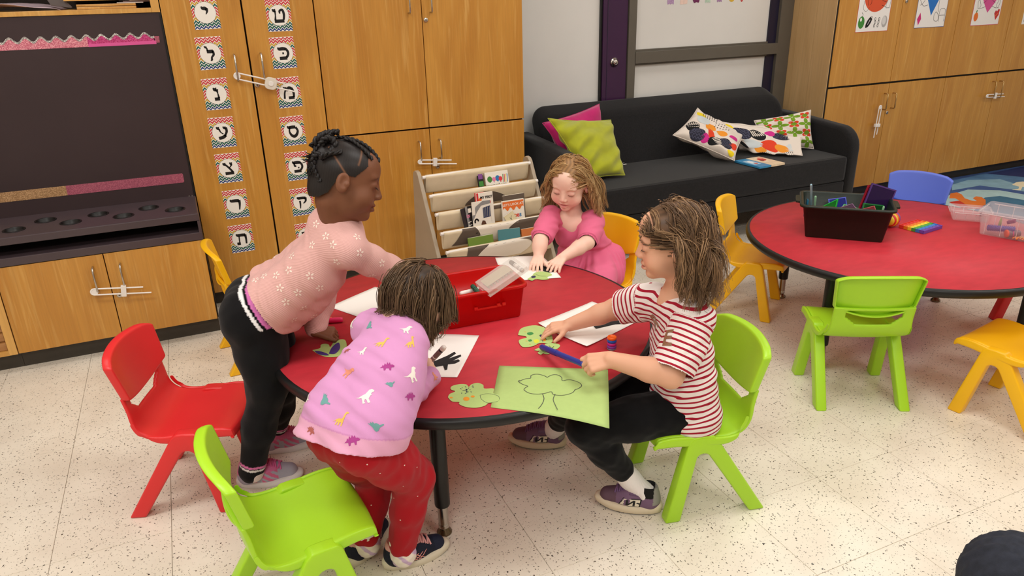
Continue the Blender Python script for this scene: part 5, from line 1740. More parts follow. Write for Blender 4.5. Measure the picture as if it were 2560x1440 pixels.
def marker(label, p0, p1, r=.0075, barrel=None, cap=None, capf=.38, bands=None, tip=None, group='felt markers', M=None):
    p0, p1 = Vector(p0), Vector(p1)
    L = (p1 - p0).length
    d = (p1 - p0).normalized()
    Mx = frame(p0, d, Vector((0, 0, 1)).cross(d)) if abs(d.z) < .95 else frame(p0, d, (0, 1, 0))
    Mx = Mx @ Matrix.Rotation(math.pi / 2, 4, 'Y')
    t = thing('marker', label, 'marker', M=Mx, group=group)
    lb = L * (1 - capf)
    MB().lathe([(r * .55, 0), (r * .86, .001), (r * .9, .004), (r * .92, lb)], 18).build('barrel', barrel, t, world=False)
    if cap:
        MB().lathe([(r, lb - .001), (r * 1.02, lb + .004), (r, L - .006), (r * .82, L - .001), (r * .5, L)], 18).build('cap', cap, t, world=False)
    if tip:
        MB().lathe([(r * .6, lb), (r * .55, lb + .006), (r * .25, lb + .008), (r * .15, L)], 12).build('tip', tip, t, world=False)
    for k, (a, b, m) in enumerate(bands or ()):
        MB().lathe([(r * .935, lb * a), (r * .935, lb * b)], 18, caps=False).build('label_band', m, t, world=False)
    return t


MK_W = mat('marker_white', (238, 228, 222), rough=.35)
MK_BLUE = mat('marker_blue', (42, 58, 150), rough=.35)
MK_PINK = mat('marker_pink', (226, 34, 96), rough=.35)
MK_GRN = mat('marker_green', (20, 74, 52), rough=.35)
MK_BRN = mat('marker_brown', (92, 66, 50), rough=.35)
MK_ORG = mat('marker_orange', (236, 110, 40), rough=.35)
MK_BLK = mat('marker_black', (28, 24, 26), rough=.35)
BLUE_P0, BLUE_P1 = AZ(1353, 867, TH + .012), AZ(1452, 908, TH + .062)
marker('long blue marker held by the child in the striped shirt', BLUE_P1 + (BLUE_P1 - BLUE_P0) * .06, BLUE_P0, .0088, MK_BLUE, MK_BLUE, .40)
marker('thick pink marker lying behind the standing child\'s hand', AZ(741, 807, TH + .009), AZ(857, 799, TH + .009), .0088, MK_PINK, MK_PINK, .42)
marker('white marker with an orange tip beside the pink marker', AZ(772, 797, TH + .007), AZ(834, 795, TH + .007), .0065, MK_W, None, .16, [(.74, .77, MK_ORG)], MK_ORG)
B_TIP, B_TOP = AZ(1064, 917, TH + .004), AZ(1112, 866, TH + .075)
marker('brownish marker held upright by the child in the dinosaur sweatshirt', B_TIP, B_TOP, .0078, mat('marker_mauve', (132, 104, 104), rough=.4), MK_W, .14, [(.02, .3, MK_BLK), (.92, .99, MK_BLK), (.55, .58, MK_W), (.60, .86, mat('marker_tan', (120, 92, 90)))])

# stack of ring caps
p = AZ(1529, 872, TH)
for k, (cname, cc, lab) in enumerate((('grey', (116, 116, 124), 'grey bottom'), ('purple', (126, 58, 150), 'purple'), ('magenta', (196, 36, 120), 'magenta'), ('blue', (30, 84, 172), 'blue'), ('orange', (240, 100, 30), 'orange top'))):
    zz = TH + .0002 + (0 if k == 0 else .004 + (k - 1) * .0092)
    hh = .004 if k == 0 else .0088
    M = Matrix.Translation((p[0], p[1], zz))
    o = MB().lathe([(.001, 0), (.0128, 0), (.0138, .0015), (.0138, hh - .0015), (.0125, hh - .0003), (.0105, hh), (.0095, hh - .002), (.001, hh - .002)], 24, caps=False).build('bottle_cap', mat('cap_' + cname, cc, rough=.32))
    o.matrix_world = M
    tag(o, lab + ' round cap in the small stack beside the white paper', 'cap', 'stacked round caps')

# ------------------------------------------------------------------ red bin and what is in it
REDT = mat('red_clear_plastic', (226, 22, 20), rough=.25, spec=.5, trans=.42, ior=1.3)


def bin_shape(mb, L, W, H, taper, rad, th, lip, mi=0, foot=.0):
    def ring(l, w_, z, r_):
        pts = []
        for sx, sy, a0 in ((1, 1, 0), (-1, 1, 90), (-1, -1, 180), (1, -1, 270)):
            for k in range(6):
                a = math.radians(a0 + 90 * k / 5)
                pts.append((sx * (l / 2 - r_) + r_ * math.cos(a), sy * (w_ / 2 - r_) + r_ * math.sin(a), z))
        return pts
    prof = [(-taper - .004, 0), (-taper, .004), (0, H - .012), (lip * .5, H - .011), (lip, H - .010), (lip, H - .002), (lip - .003, H), (-.001, H), (-th, H - .004), (-taper - th, .004 + th), (-taper - .02, th + .002)]
    rows = [ring(L + 2 * a, W + 2 * a, z, max(.004, rad + a)) for a, z in prof]
    n = len(rows[0])
    mb.add([p for r_ in rows for p in r_], [(k * n + i, k * n + (i + 1) % n, (k + 1) * n + (i + 1) % n, (k + 1) * n + i) for k in range(len(rows) - 1) for i in range(n)], mi, True)
    mb.add(rows[0], [tuple(range(n - 1, -1, -1))], mi)
    mb.add(rows[-1], [tuple(range(n))], mi)
    return ring


BM = Matrix.Translation((.090, .715, TH + .0003)) @ rotz(math.radians(-2))
t = thing('red_bin', 'translucent red plastic bin of markers in the middle of the near table', 'bin', M=BM)
BH = .118
mb = MB()
bin_shape(mb, .268, .188, BH, .014, .02, .0025, .010)
mb.build('tub', REDT, t, world=False)
mb = MB()
for x in (-.035, .040, .058):
    mb.box(x - .006, x + .006, -.096, -.088, .056, .066, bev=.002)
mb.box(-.03, .05, -.094, -.089, .054, .060, bev=.001)
mb.build('clip', mat('red_plastic', (206, 24, 20), rough=.3), t, world=False)


def bp(x, y, z): return BM @ Vector((x, y, z))


for k, (a, b, m, cap, lab) in enumerate((((-.085, .03, .012), (.05, .055, .016), MK_W, MK_BLK, 'white marker with a black cap lying on the bottom of the red bin'), ((-.09, -.02, .012), (.03, -.045, .014), MK_BLK, MK_BLK, 'black marker lying on the bottom of the red bin'),
                                          ((-.06, -.055, .02), (.09, -.03, .016), MK_BLUE, MK_BLUE, 'blue marker lying on the bottom of the red bin'), ((0.0, .02, .03), (.1, -.055, .014), MK_W, MK_ORG, 'white marker with an orange cap lying in the red bin'),
                                          ((-.02, .06, .014), (.10, .05, .014), MK_PINK, MK_PINK, 'pink marker lying at the back of the red bin'))):
    marker(lab, bp(*a), bp(*b), .0075, m, cap)
wm0, wm1 = AZ(1150, 735, TH + .106), AZ(1186, 725, TH + .106)
marker('white marker sticking out of the red bin beside the reaching hand', wm1 + (wm1 - wm0) * .3, wm0, .0075, MK_W, MK_W, .3)
marker('short pink marker stub beside the white marker in the red bin', AZ(1178, 735, TH + .098), AZ(1206, 728, TH + .085), .0062, MK_PINK, MK_PINK)
g0, g1 = AZ(1180, 714, TH + .122), AZ(1200, 736, TH + .108)
marker('dark green marker at the lower end of the clear marker pack', g1, g0, .008, MK_GRN, MK_GRN)
# clear pack leaning on the rim
CLEAR = mat('clear_plastic', (244, 238, 230), rough=.08, spec=.6, alpha=.22)
o3, x3, y3 = Vector(AZ(1192, 716, TH + .112)), Vector(AZ(1286, 652, TH + .170)), Vector(AZ(1240, 738, TH + .108))
PMx = frame(o3, x3 - o3, y3 - o3)
PL, PW_ = (x3 - o3).length * 1.0, .082
t = thing('marker_pack', 'nearly empty clear plastic marker pack leaning out of the red bin', 'marker pack', M=PMx)
mb = MB().box(0, PL, 0, PW_, -.001, 0).box(0, PL, 0, PW_, -.019, -.018).box(0, PL, 0, .001, -.018, -.001).box(0, PL, PW_ - .001, PW_, -.018, -.001).box(PL - .001, PL, .001, PW_ - .001, -.018, -.001)
mb.build('shell', CLEAR, t, world=False)
mb = MB()
for k in range(9):
    x = .022 + k * (PL - .06) / 8
    mb.tube([(x, .012, -.003), (x, PW_ * .3, -.006), (x, PW_ * .55, -.004)], .0045, 8)
mb.build('rib', mat('beige_tray_plastic', (206, 184, 150), rough=.25, spec=.6, alpha=.75), t, 'ribbed beige insert', world=False)
MB().box(.015, PL - .04, .008, PW_ * .62, -.0165, -.0155).build('insert', mat('beige_tray_plastic', (206, 184, 150)), t, world=False)


def pq(x, y, z): return PMx @ Vector((x, y, z))


marker('brown marker with a white label inside the upper end of the clear pack', pq(PL - .016, PW_ - .006, -.0095), pq(PL - .016, .004, -.0095), .0075, MK_W, MK_BRN, .36, [(.02, .06, MK_BLK), (.10, .13, MK_BLK), (.86, .9, MK_BLK), (.35, .38, MK_BRN), (.42, .44, MK_BRN), (.5, .53, MK_BRN)])

# ------------------------------------------------------------------ things on the far table
GBIN = mat('dark_green_plastic', (24, 36, 28), rough=.38)
KM = Matrix.Translation((1.765, .792, TH + .0003)) @ rotz(math.radians(-43.5))
t = thing('dark_bin', 'dark green plastic bin of magnetic tiles on the far table', 'bin', M=KM)
KH = .142
mb = MB()
bin_shape(mb, .335, .235, KH, .022, .022, .003, .013)
mb.build('tub', GBIN, t, world=False)
for s in (-1, 1):
    MB().prism([(s * .178, -.055), (s * .196, -.045), (s * .198, 0), (s * .196, .045), (s * .178, .055)][:: s], .009, 0, Matrix.Translation((0, 0, KH - .011)), bev=.002).build('handle', GBIN, t, world=False)


def kp(x, y, z): return KM @ Vector((x, y, z))


def mtile(label, M, s, rgb, tri=False):
    nm = 'tile_%d_%d_%d' % rgb
    body = mat(nm, rgb, rough=.12, spec=.6, trans=.45, ior=1.3)
    rim = mat(nm + '_rim', tuple(min(255, int(c * 1.25) + 12) for c in rgb), rough=.2, spec=.6)
    t = thing('magnetic_tile', label, 'toy tile', M=KM @ M, group='translucent magnetic tiles in the dark bin')
    q = [(0, 0), (s, 0), (s * .5, s * .95)] if tri else [(0, 0), (s, 0), (s, s), (0, s)]
    MB().prism(q, .004, 0, bev=.0012).build('plate', body, t, world=False)
    ctr = (sum(p[0] for p in q) / len(q), sum(p[1] for p in q) / len(q))
    rr = MB()
    for i in range(len(q)):
        a, b = q[i], q[(i + 1) % len(q)]
        ai = (a[0] + (ctr[0] - a[0]) * .10, a[1] + (ctr[1] - a[1]) * .10)
        bi = (b[0] + (ctr[0] - b[0]) * .10, b[1] + (ctr[1] - b[1]) * .10)
        rr.prism([a, b, bi, ai], .0062, 0, Matrix.Translation((0, 0, -.0011)))
    rr.build('rim', rim, t, world=False)


RX_ = lambda a: Matrix.Rotation(a, 4, 'X')
RY_ = lambda a: Matrix.Rotation(a, 4, 'Y')
TR_ = lambda x, y, z: Matrix.Translation((x, y, z))
mtile('dark violet square tile standing up at the right end of the bin', TR_(.062, .012, .108) @ rotz(math.radians(22)) @ RX_(math.radians(82)) @ rotz(math.radians(-18)), .110, (58, 32, 88))
mtile('dark red square tile right behind the violet tile', TR_(.050, .030, .095) @ rotz(math.radians(20)) @ RX_(math.radians(82)) @ rotz(math.radians(-18)), .110, (128, 20, 34))
mtile('dark green square tile in front of the violet tile', TR_(.060, -.018, .052) @ rotz(math.radians(20)) @ RX_(math.radians(76)) @ rotz(math.radians(-8)), .085, (22, 92, 40))
mtile('bright green triangle tile leaning at the left of the bin', TR_(-.118, -.01, .092) @ rotz(math.radians(-30)) @ RX_(math.radians(70)) @ rotz(math.radians(-24)), .10, (22, 142, 44), True)
mtile('blue square tile lying tilted near the back of the bin', TR_(-.05, .045, .062) @ RX_(math.radians(55)) @ rotz(math.radians(12)), .07, (36, 48, 150))
mtile('green square tile lying flat in the middle of the bin', TR_(-.03, -.02, .085) @ RX_(math.radians(24)) @ rotz(math.radians(-22)), .07, (34, 116, 50))
mtile('plum square tile lying at the front of the bin', TR_(0.0, -.088, .09) @ RX_(math.radians(30)) @ rotz(math.radians(30)), .06, (96, 66, 92))
mtile('small rosy tile at the front right of the bin', TR_(.07, -.09, .085) @ RX_(math.radians(60)) @ rotz(math.radians(20)), .05, (150, 56, 66))
mtile('red tile lying deep at the front left of the bin', TR_(-.10, -.08, .085) @ RX_(math.radians(20)) @ rotz(math.radians(10)), .07, (150, 26, 30))
mtile('teal tile standing on edge at the left end of the bin', TR_(-.150, -.02, .06) @ RY_(math.radians(-86)) @ rotz(math.radians(10)), .075, (24, 84, 110))
o = marker('pale blue stick standing at the left corner of the dark bin', kp(-.128, .01, .07), AZ(2028, 461, .66), .0045, mat('pale_blue_stick', (160, 196, 214), rough=.3), mat('pale_blue_stick', (160, 196, 214)), .3, group='sticks in the dark bin')
marker('pale green stick beside the blue stick in the dark bin', kp(-.118, -.02, .07), AZ(2039, 490, .60), .0045, mat('pale_green_stick', (150, 198, 160), rough=.3), mat('pale_green_stick', (150, 198, 160)), .3, group='sticks in the dark bin')
marker('short pale green peg at the right front corner of the dark bin', kp(.125, -.085, .09), kp(.13, -.09, .15), .004, mat('pale_green_stick', (150, 198, 160)), mat('pale_green_stick', (150, 198, 160)), .3, group='sticks in the dark bin')

# rainbow squeeze toy
RB = [mat('rainbow_%s' % n, c, rough=.35) for n, c in (('red', (226, 56, 46)), ('orange', (240, 128, 40)), ('yellow', (244, 214, 60)), ('green', (78, 168, 70)), ('blue', (60, 126, 206)), ('violet', (110, 72, 168)))]
a0, a1 = Vector(AZ(2228, 548, TH + .033)), Vector(AZ(2262, 528, TH + .033))
ax = (a1 - a0).normalized()
M = frame(a0, ax, (0, 0, 1)) @ Matrix.Rotation(math.pi / 2, 4, 'Y')
t = thing('rainbow_toy', 'rainbow striped squeeze toy behind the dark bin', 'toy', M=M)
ball = [(-.036, 2), (-.026, 0), (-.016, 2), (-.008, 1), (0, 0), (.008, 5), (.022, 4), (.034, 3), (.039, 2), (.045, 2)]
for i in range(len(ball) - 1):
    s0, s1 = ball[i][0], ball[i + 1][0]
    mb = MB()
    pr_ = []
    for k in range(6):
        s = s0 + (s1 - s0) * k / 5
        rr_ = .032 * math.sqrt(max(.02, 1 - ((s - .004) / .0425) ** 2)) + .0012 * math.sin(math.pi * k / 5)
        pr_.append((rr_, s))
    mb.lathe(pr_, 24)
    mb.build('stripe', RB[ball[i][1]], t, world=False)

# pop-it
q = [Vector(AZ(u, v, TH + .012)) for u, v in ((2251, 563), (2310, 578), (2337, 561), (2279, 547))]
M = frame(Vector((q[0].x, q[0].y, TH + .0003)), (q[1] - q[0]).xy.to_3d(), (q[3] - q[0]).xy.to_3d())
t = thing('popper_toy', 'rainbow popping toy lying flat on the far table', 'toy', M=M)
LX, LYy = (q[1] - q[0]).length, (q[3] - q[0]).length
for k in range(6):
    x0, x1 = LX * k / 6, LX * (k + 1) / 6 - .0004
    mb = MB().box(x0, x1, 0, LYy, 0, .012, bev=.002)
    for j in range(5):
        cy_ = LYy * (j + .5) / 5
        r_ = min(LX / 14, LYy / 12)
        mb.box(x0, x1, -.004, 0, 0, .0145, bev=.001) if j == 0 else (mb.box(x0, x1, LYy, LYy + .004, 0, .0145, bev=.001) if j == 1 else None)
        mb.lathe([(r_ * 1.05, .0118), (r_, .0124), (r_ * .7, .0138), (r_ * .3, .0145), (.0002, .0146)], 14, 0, Matrix.Translation(((x0 + x1) / 2, cy_, 0)))
    mb.build('stripe', RB[k], t, world=False)
mb = MB()
mb.box(-.004, 0, -.004, LYy + .004, 0, .0145, bev=.0012).box(LX, LX + .004, -.004, LYy + .004, 0, .0145, 1, bev=.0012)
mb.build('rim', [RB[0], RB[5]], t, world=False)

# clear boxes
CLR = mat('milky_clear_plastic', (240, 226, 228), rough=.25, spec=.5, alpha=.20)
CLRE = mat('milky_rim_plastic', (244, 232, 232), rough=.3, spec=.5, alpha=.6)


def clear_box(label, M, L, W, H, taper=.012):
    t = thing('clear_box', label, 'plastic box', M=M)
    mb = MB()
    bin_shape(mb, L, W, H, taper, .012, .0018, .007)
    mb.build('tub', CLR, t, world=False)
    mb = MB()
    for s in (-1, 1):
        for k in range(4):
            x = -L / 2 + L * (k + .5) / 4
            mb.tube([(x, s * (W / 2 - taper), .006), (x, s * W / 2, H - .012)], .0013, 6)
        mb.tube([(-L / 2 + .01, s * (W / 2 + .006), H - .012), (L / 2 - .01, s * (W / 2 + .006), H - .012)], .0018, 6)
        mb.tube([(s * (L / 2 + .006), -W / 2 + .01, H - .012), (s * (L / 2 + .006), W / 2 - .01, H - .012)], .0018, 6)
    mb.build('edge_rib', CLRE, t, world=False)
    return t


fl0, fl1 = Vector(AZ(2444, 585, TH)), Vector(AZ(2560, 606, TH))
dx = (fl1 - fl0).normalized()
dy = Vector((-dx.y, dx.x, 0))
CM_ = frame(fl0 + dx * .105 + dy * .075 + Vector((0, 0, .0003)), dx, dy)
clear_box('clear plastic box of small toys at the right end of the far table', CM_, .225, .172, .105)
q0 = Vector(AZ(2392, 561, TH))
LMx = frame(q0 + Vector((.115, .03, .0003)), (dx * .9 + dy * .35).normalized(), dy)
clear_box('empty shallow clear plastic tray behind the box of small toys', LMx, .15, .105, .05, .008)


def cp(x, y, z): return CM_ @ Vector((x, y, z))


# toys inside
a, b = cp(-.085, -.035, .022), cp(.015, -.045, .036)
M = frame(a, b - a, (0, 0, 1)) @ Matrix.Rotation(math.pi / 2, 4, 'Y')
L_ = (b - a).length
t = thing('spiky_toy', 'blue spiky roller toy in the clear box', 'toy', M=M)
SPB = mat('spiky_blue', (64, 92, 170), rough=.4)
MB().lathe([(.004, 0), (.011, .002), (.011, L_ - .002), (.004, L_)], 16).build('roller', SPB, t, world=False)
mb = MB()
for k in range(14):
    for j in range(10):
        an = j * .628 + (k % 2) * .31
        c_, s_ = math.cos(an), math.sin(an)
        zz = .005 + k * (L_ - .01) / 13
        mb.add([(c_ * .0105 - s_ * .0014, s_ * .0105 + c_ * .0014, zz), (c_ * .0105 + s_ * .0014, s_ * .0105 - c_ * .0014, zz), (c_ * .0105, s_ * .0105, zz + .0016), (c_ * .018, s_ * .018, zz)], [(0, 1, 3), (1, 2, 3), (2, 0, 3)], 0)
o = mb.build('spikes', SPB, t, world=False)
o['kind'] = 'stuff'
a, b = cp(-.012, -.062, .018), cp(.05, -.015, .020)
M = frame(a, b - a, (0, 0, 1)) @ Matrix.Rotation(math.pi / 2, 4, 'Y')
t = thing('capped_tube', 'grey toy tube with an orange end cap in the clear box', 'toy', M=M)
MB().lathe([(.0145, .006), (.0145, .05), (.012, .053), (.001, .053)], 20).build('tube', mat('toy_grey', (110, 112, 124), rough=.35), t, world=False)
MB().lathe([(.001, 0), (.014, 0), (.0162, .002), (.0162, .007), (.0145, .0085)], 22, caps=False).build('cap', mat('toy_orange', (238, 92, 50), rough=.35), t, world=False)
MB().lathe([(.0149, .022), (.0149, .026)], 20, caps=False).build('stripe', mat('toy_pink', (220, 70, 140)), t, world=False)
o = MB().box(-.014, .014, -.012, .012, 0, .013, bev=.002).build('toy_block', mat('toy_plum', (120, 66, 110), rough=.4))
o.matrix_world = frame(cp(-.01, .0, .048), dx + Vector((0, 0, .4)), dy)
tag(o, 'small plum toy block on top of the toys in the clear box', 'toy block')
o = MB().lathe([(.006, 0), (.0075, .004), (.004, .03), (.0015, .042)], 14).build('toy_cone', mat('toy_sage', (150, 180, 120), rough=.4))
o.matrix_world = TR_(*cp(-.05, .0, .022))
tag(o, 'small sage green cone standing among the toys in the clear box', 'toy')
for k, (x, y, cname, cc) in enumerate(((.03, -.066, 'orange', (240, 140, 60)), (.045, -.05, 'tan', (220, 170, 110)), (.06, -.062, 'orange', (240, 140, 60)), (.075, -.04, 'green', (90, 140, 80)))):
    mb = MB()
    for j in range(5):
        an = j * 1.257 + k
        mb.tube([(0, 0, .004), (.008 * math.cos(an), .008 * math.sin(an), .007), (.015 * math.cos(an), .015 * math.sin(an), .003)], [.0032, .0028, .002], 8)
    o = mb.build('rubber_star', mat('toy_%s_rubber' % cname, cc, rough=.5))
    o.matrix_world = TR_(*cp(x, y, .0045)) @ rotz(k)
    tag(o, ['orange rubber star at the front of the clear box', 'tan rubber star just behind the front orange star', 'second orange rubber star, further right in the clear box', 'green rubber star at the right of the clear box'][k], 'toy')
o = MB().lathe([(.006, 0), (.0085, .004), (.0085, .024), (.004, .032), (.001, .033)], 16).build('toy_capsule', mat('toy_navy', (34, 38, 84), rough=.35))
a = Vector(AZ(2452, 537, TH + .012))
o.matrix_world = frame(a, (dx * .3 + dy), (0, 0, 1)) @ Matrix.Rotation(math.pi / 2, 4, 'Y')
tag(o, 'dark navy toy capsule lying just left of the box of small toys', 'toy')


# ------------------------------------------------------------------ signed-distance modelling of the figures
F32 = np.float32


def V3(*a): return np.array(a, float)
def unit(a): return np.asarray(a, float) / np.linalg.norm(a)


class Sdf:
    """Smooth union of tapered capsules and ellipsoids, meshed as ONE continuous surface."""

    def __init__(self): self.p = []

    def cap(self, a, b, ra, rb=None, k=.012, op=1):
        self.p.append(('c', np.asarray(a, float), np.asarray(b, float), ra, ra if rb is None else rb, k, op))
        return self

    def chain(self, pts, rs, k=.012):
        for i in range(len(pts) - 1):
            self.cap(pts[i], pts[i + 1], rs[i], rs[i + 1], k)
        return self

    def ell(self, c, r, R=None, k=.012, op=1):
        self.p.append(('e', np.asarray(c, float), np.asarray(r, float), np.eye(3) if R is None else np.asarray(R), 0, k, op))
        return self

    @staticmethod
    def d1(q, P):
        if q[0] == 'c':
            a, b, ra, rb = q[1:5]
            ab = b - a
            t = np.clip(((P - a) @ ab) / max(1e-9, ab @ ab), 0, 1)
            return np.linalg.norm(P - a - t[..., None] * ab, axis=-1) - (ra + (rb - ra) * t)
        L = (P - q[1]) @ q[3]
        k0 = np.linalg.norm(L / q[2], axis=-1)
        k1 = np.linalg.norm(L / q[2] ** 2, axis=-1)
        return k0 * (k0 - 1) / np.maximum(k1, 1e-6)

    def at(self, P):
        P = np.asarray(P, float)
        acc = np.full(P.shape[:-1], 1.0)
        for q in self.p:
            acc = self.mix(acc, self.d1(q, P), q[5], q[6])
        return acc

    @staticmethod
    def mix(a, d, k, op):
        if op < 0:
            d = -d
            h = np.clip(.5 - .5 * (a - d) / k, 0, 1)
            return a * (1 - h) + d * h + k * h * (1 - h)
        h = np.clip(.5 + .5 * (a - d) / k, 0, 1)
        return a * (1 - h) + d * h - k * h * (1 - h)

    def bounds(self):
        lo, hi = np.full(3, 9.), np.full(3, -9.)
        for q in self.p:
            if q[6] < 0:
                continue
            if q[0] == 'c':
                for c, r in ((q[1], q[3]), (q[2], q[4])):
                    lo, hi = np.minimum(lo, c - r), np.maximum(hi, c + r)
            else:
                r = np.sqrt(((q[3] * q[2]) ** 2).sum(1))
                lo, hi = np.minimum(lo, q[1] - r), np.maximum(hi, q[1] + r)
        return lo, hi

    def mesh(self, h=.003, disp=None, cuts=()):
        lo, hi = self.bounds()
        lo, hi = lo - 4 * h, hi + 4 * h
        n = np.ceil((hi - lo) / h).astype(int) + 1
        A = np.full(n, 1.0, F32)
        ax = [(lo[i] + h * np.arange(n[i])) for i in range(3)]
        for q in self.p:
            m = q[5] + 3 * h
            if q[0] == 'c':
                l_, h_ = np.minimum(q[1] - q[3], q[2] - q[4]) - m, np.maximum(q[1] + q[3], q[2] + q[4]) + m
            else:
                r = np.sqrt(((q[3] * q[2]) ** 2).sum(1))
                l_, h_ = q[1] - r - m, q[1] + r + m
            i0 = np.maximum(0, np.floor((l_ - lo) / h).astype(int))
            i1 = np.minimum(n, np.ceil((h_ - lo) / h).astype(int) + 1)
            if np.any(i1 <= i0):
                continue
            sl = tuple(slice(a, b) for a, b in zip(i0, i1))
            G = np.stack(np.meshgrid(*(ax[i][sl[i]] for i in range(3)), indexing='ij'), -1)
            A[sl] = self.mix(A[sl], self.d1(q, G), q[5], q[6])
        if disp is not None or cuts:
            I = np.argwhere(np.abs(A) < .03) if not cuts else np.argwhere(A < .03)
            P = lo + I * h
            v = A[tuple(I.T)].astype(float)
            if disp is not None:
                v = v + disp(P)
            for (o, nn) in cuts:
                v = np.maximum(v, (P - o) @ nn)
            A[tuple(I.T)] = v
        return nets(A, lo, h)


def nets(A, lo, h):
    S = A < 0
    n = A.shape
    c = np.zeros(tuple(k - 1 for k in n), np.uint8)
    for dx in (0, 1):
        for dy in (0, 1):
            for dz in (0, 1):
                c += S[dx:n[0] - 1 + dx, dy:n[1] - 1 + dy, dz:n[2] - 1 + dz]
    I = np.argwhere((c > 0) & (c < 8))
    ids = np.full(c.shape, -1, np.int32)
    ids[tuple(I.T)] = np.arange(len(I))
    cor = np.array([(x, y, z) for x in (0, 1) for y in (0, 1) for z in (0, 1)])
    val = np.stack([A[tuple((I + o).T)] for o in cor], 1).astype(float)
    sm, ct = np.zeros((len(I), 3)), np.zeros(len(I))
    for a in range(8):
        for b in range(a + 1, 8):
            if np.abs(cor[a] - cor[b]).sum() != 1:
                continue
            va, vb = val[:, a], val[:, b]
            m = (va < 0) != (vb < 0)
            t = np.where(m, va / np.where(m, va - vb, 1), 0)
            sm += np.where(m[:, None], cor[a] + t[:, None] * (cor[b] - cor[a]), 0)
            ct += m
    verts = lo + h * (I + sm / ct[:, None])
    faces = []
    for axn in range(3):
        u, w_ = (axn + 1) % 3, (axn + 2) % 3
        s0 = [slice(None)] * 3
        s1 = [slice(None)] * 3
        s0[axn], s1[axn] = slice(0, -1), slice(1, None)
        E_ = S[tuple(s0)] != S[tuple(s1)]
        J = np.argwhere(E_)
        J = J[(J[:, u] > 0) & (J[:, w_] > 0) & (J[:, u] < n[u] - 1) & (J[:, w_] < n[w_] - 1)]
        du, dw = np.eye(3, dtype=int)[u], np.eye(3, dtype=int)[w_]
        q = np.stack([ids[tuple((J - du - dw).T)], ids[tuple((J - dw).T)], ids[tuple(J.T)], ids[tuple((J - du).T)]], 1)
        ins = S[tuple(J.T)]
        faces.append(np.where(ins[:, None], q, q[:, ::-1]))
    return verts, np.concatenate(faces)


def np_mesh(name, verts, faces, mats, col=None, smooth=True):
    me = bpy.data.meshes.new(name)
    me.vertices.add(len(verts))
    me.vertices.foreach_set('co', np.asarray(verts, F32).ravel())
    k = faces.shape[1]
    me.loops.add(len(faces) * k)
    me.loops.foreach_set('vertex_index', faces.astype(np.int32).ravel())
    me.polygons.add(len(faces))
    me.polygons.foreach_set('loop_start', np.arange(len(faces), dtype=np.int32) * k)
    me.polygons.foreach_set('use_smooth', np.full(len(faces), smooth))
    if col is not None:
        a = me.color_attributes.new('Col', 'FLOAT_COLOR', 'POINT')
        c4 = np.ones((len(verts), 4), F32)
        c4[:, :3] = col
        a.data.foreach_set('color', c4.ravel())
    for m in (mats if isinstance(mats, (list, tuple)) else [mats]):
        me.materials.append(m)
    me.update(calc_edges=True)
    me.validate()
    return me


def sdf_obj(name, s, parent, m, h=.003, disp=None, cuts=(), color=None, label=None):
    v, f = s.mesh(h, disp, cuts)
    col = None
    if color is not None:
        col = color(v)
    o = obj(name, np_mesh(name, v, f, m, col), parent, label)
    return o


def linc(c): return np.array(lin(c))


def folds(amp, freq, seed, k=5, axis=None):
    r = np.random.default_rng(seed)
    D = r.normal(size=(k, 3))
    D /= np.linalg.norm(D, axis=1)[:, None]
    if axis is not None:
        D = D * .45 + np.asarray(axis) * .8
    freq = freq * 3.2
    F_ = freq * r.uniform(.6, 1.5, k)
    ph = r.uniform(0, 6.3, k)

    def fn(P):
        s = 0
        w_ = .6 * np.sin(P @ D[0] * freq * .5 + 1) + .5 * np.sin(P @ D[-1] * freq * .7)
        for i in range(k):
            s = s + np.sin(P @ D[i] * F_[i] + ph[i] + 1.4 * w_)
        s = s / k
        return -amp * (np.abs(s) ** .8 * np.sign(s))
    return fn


def sstep(a, b, x):
    t = np.clip((x - a) / (b - a), 0, 1)
    return t * t * (3 - 2 * t)


def headR(fwd, up=(0, 0, 1)):
    f = unit(fwd)
    r = unit(np.cross(f, up))
    u = np.cross(r, f)
    return np.stack([r, f, u], 1)      # columns: right, forward, up


def tilt_fwd(yaw_dir, down):
    d = unit(V3(yaw_dir[0], yaw_dir[1], 0))
    return d * math.cos(down) + V3(0, 0, -math.sin(down))


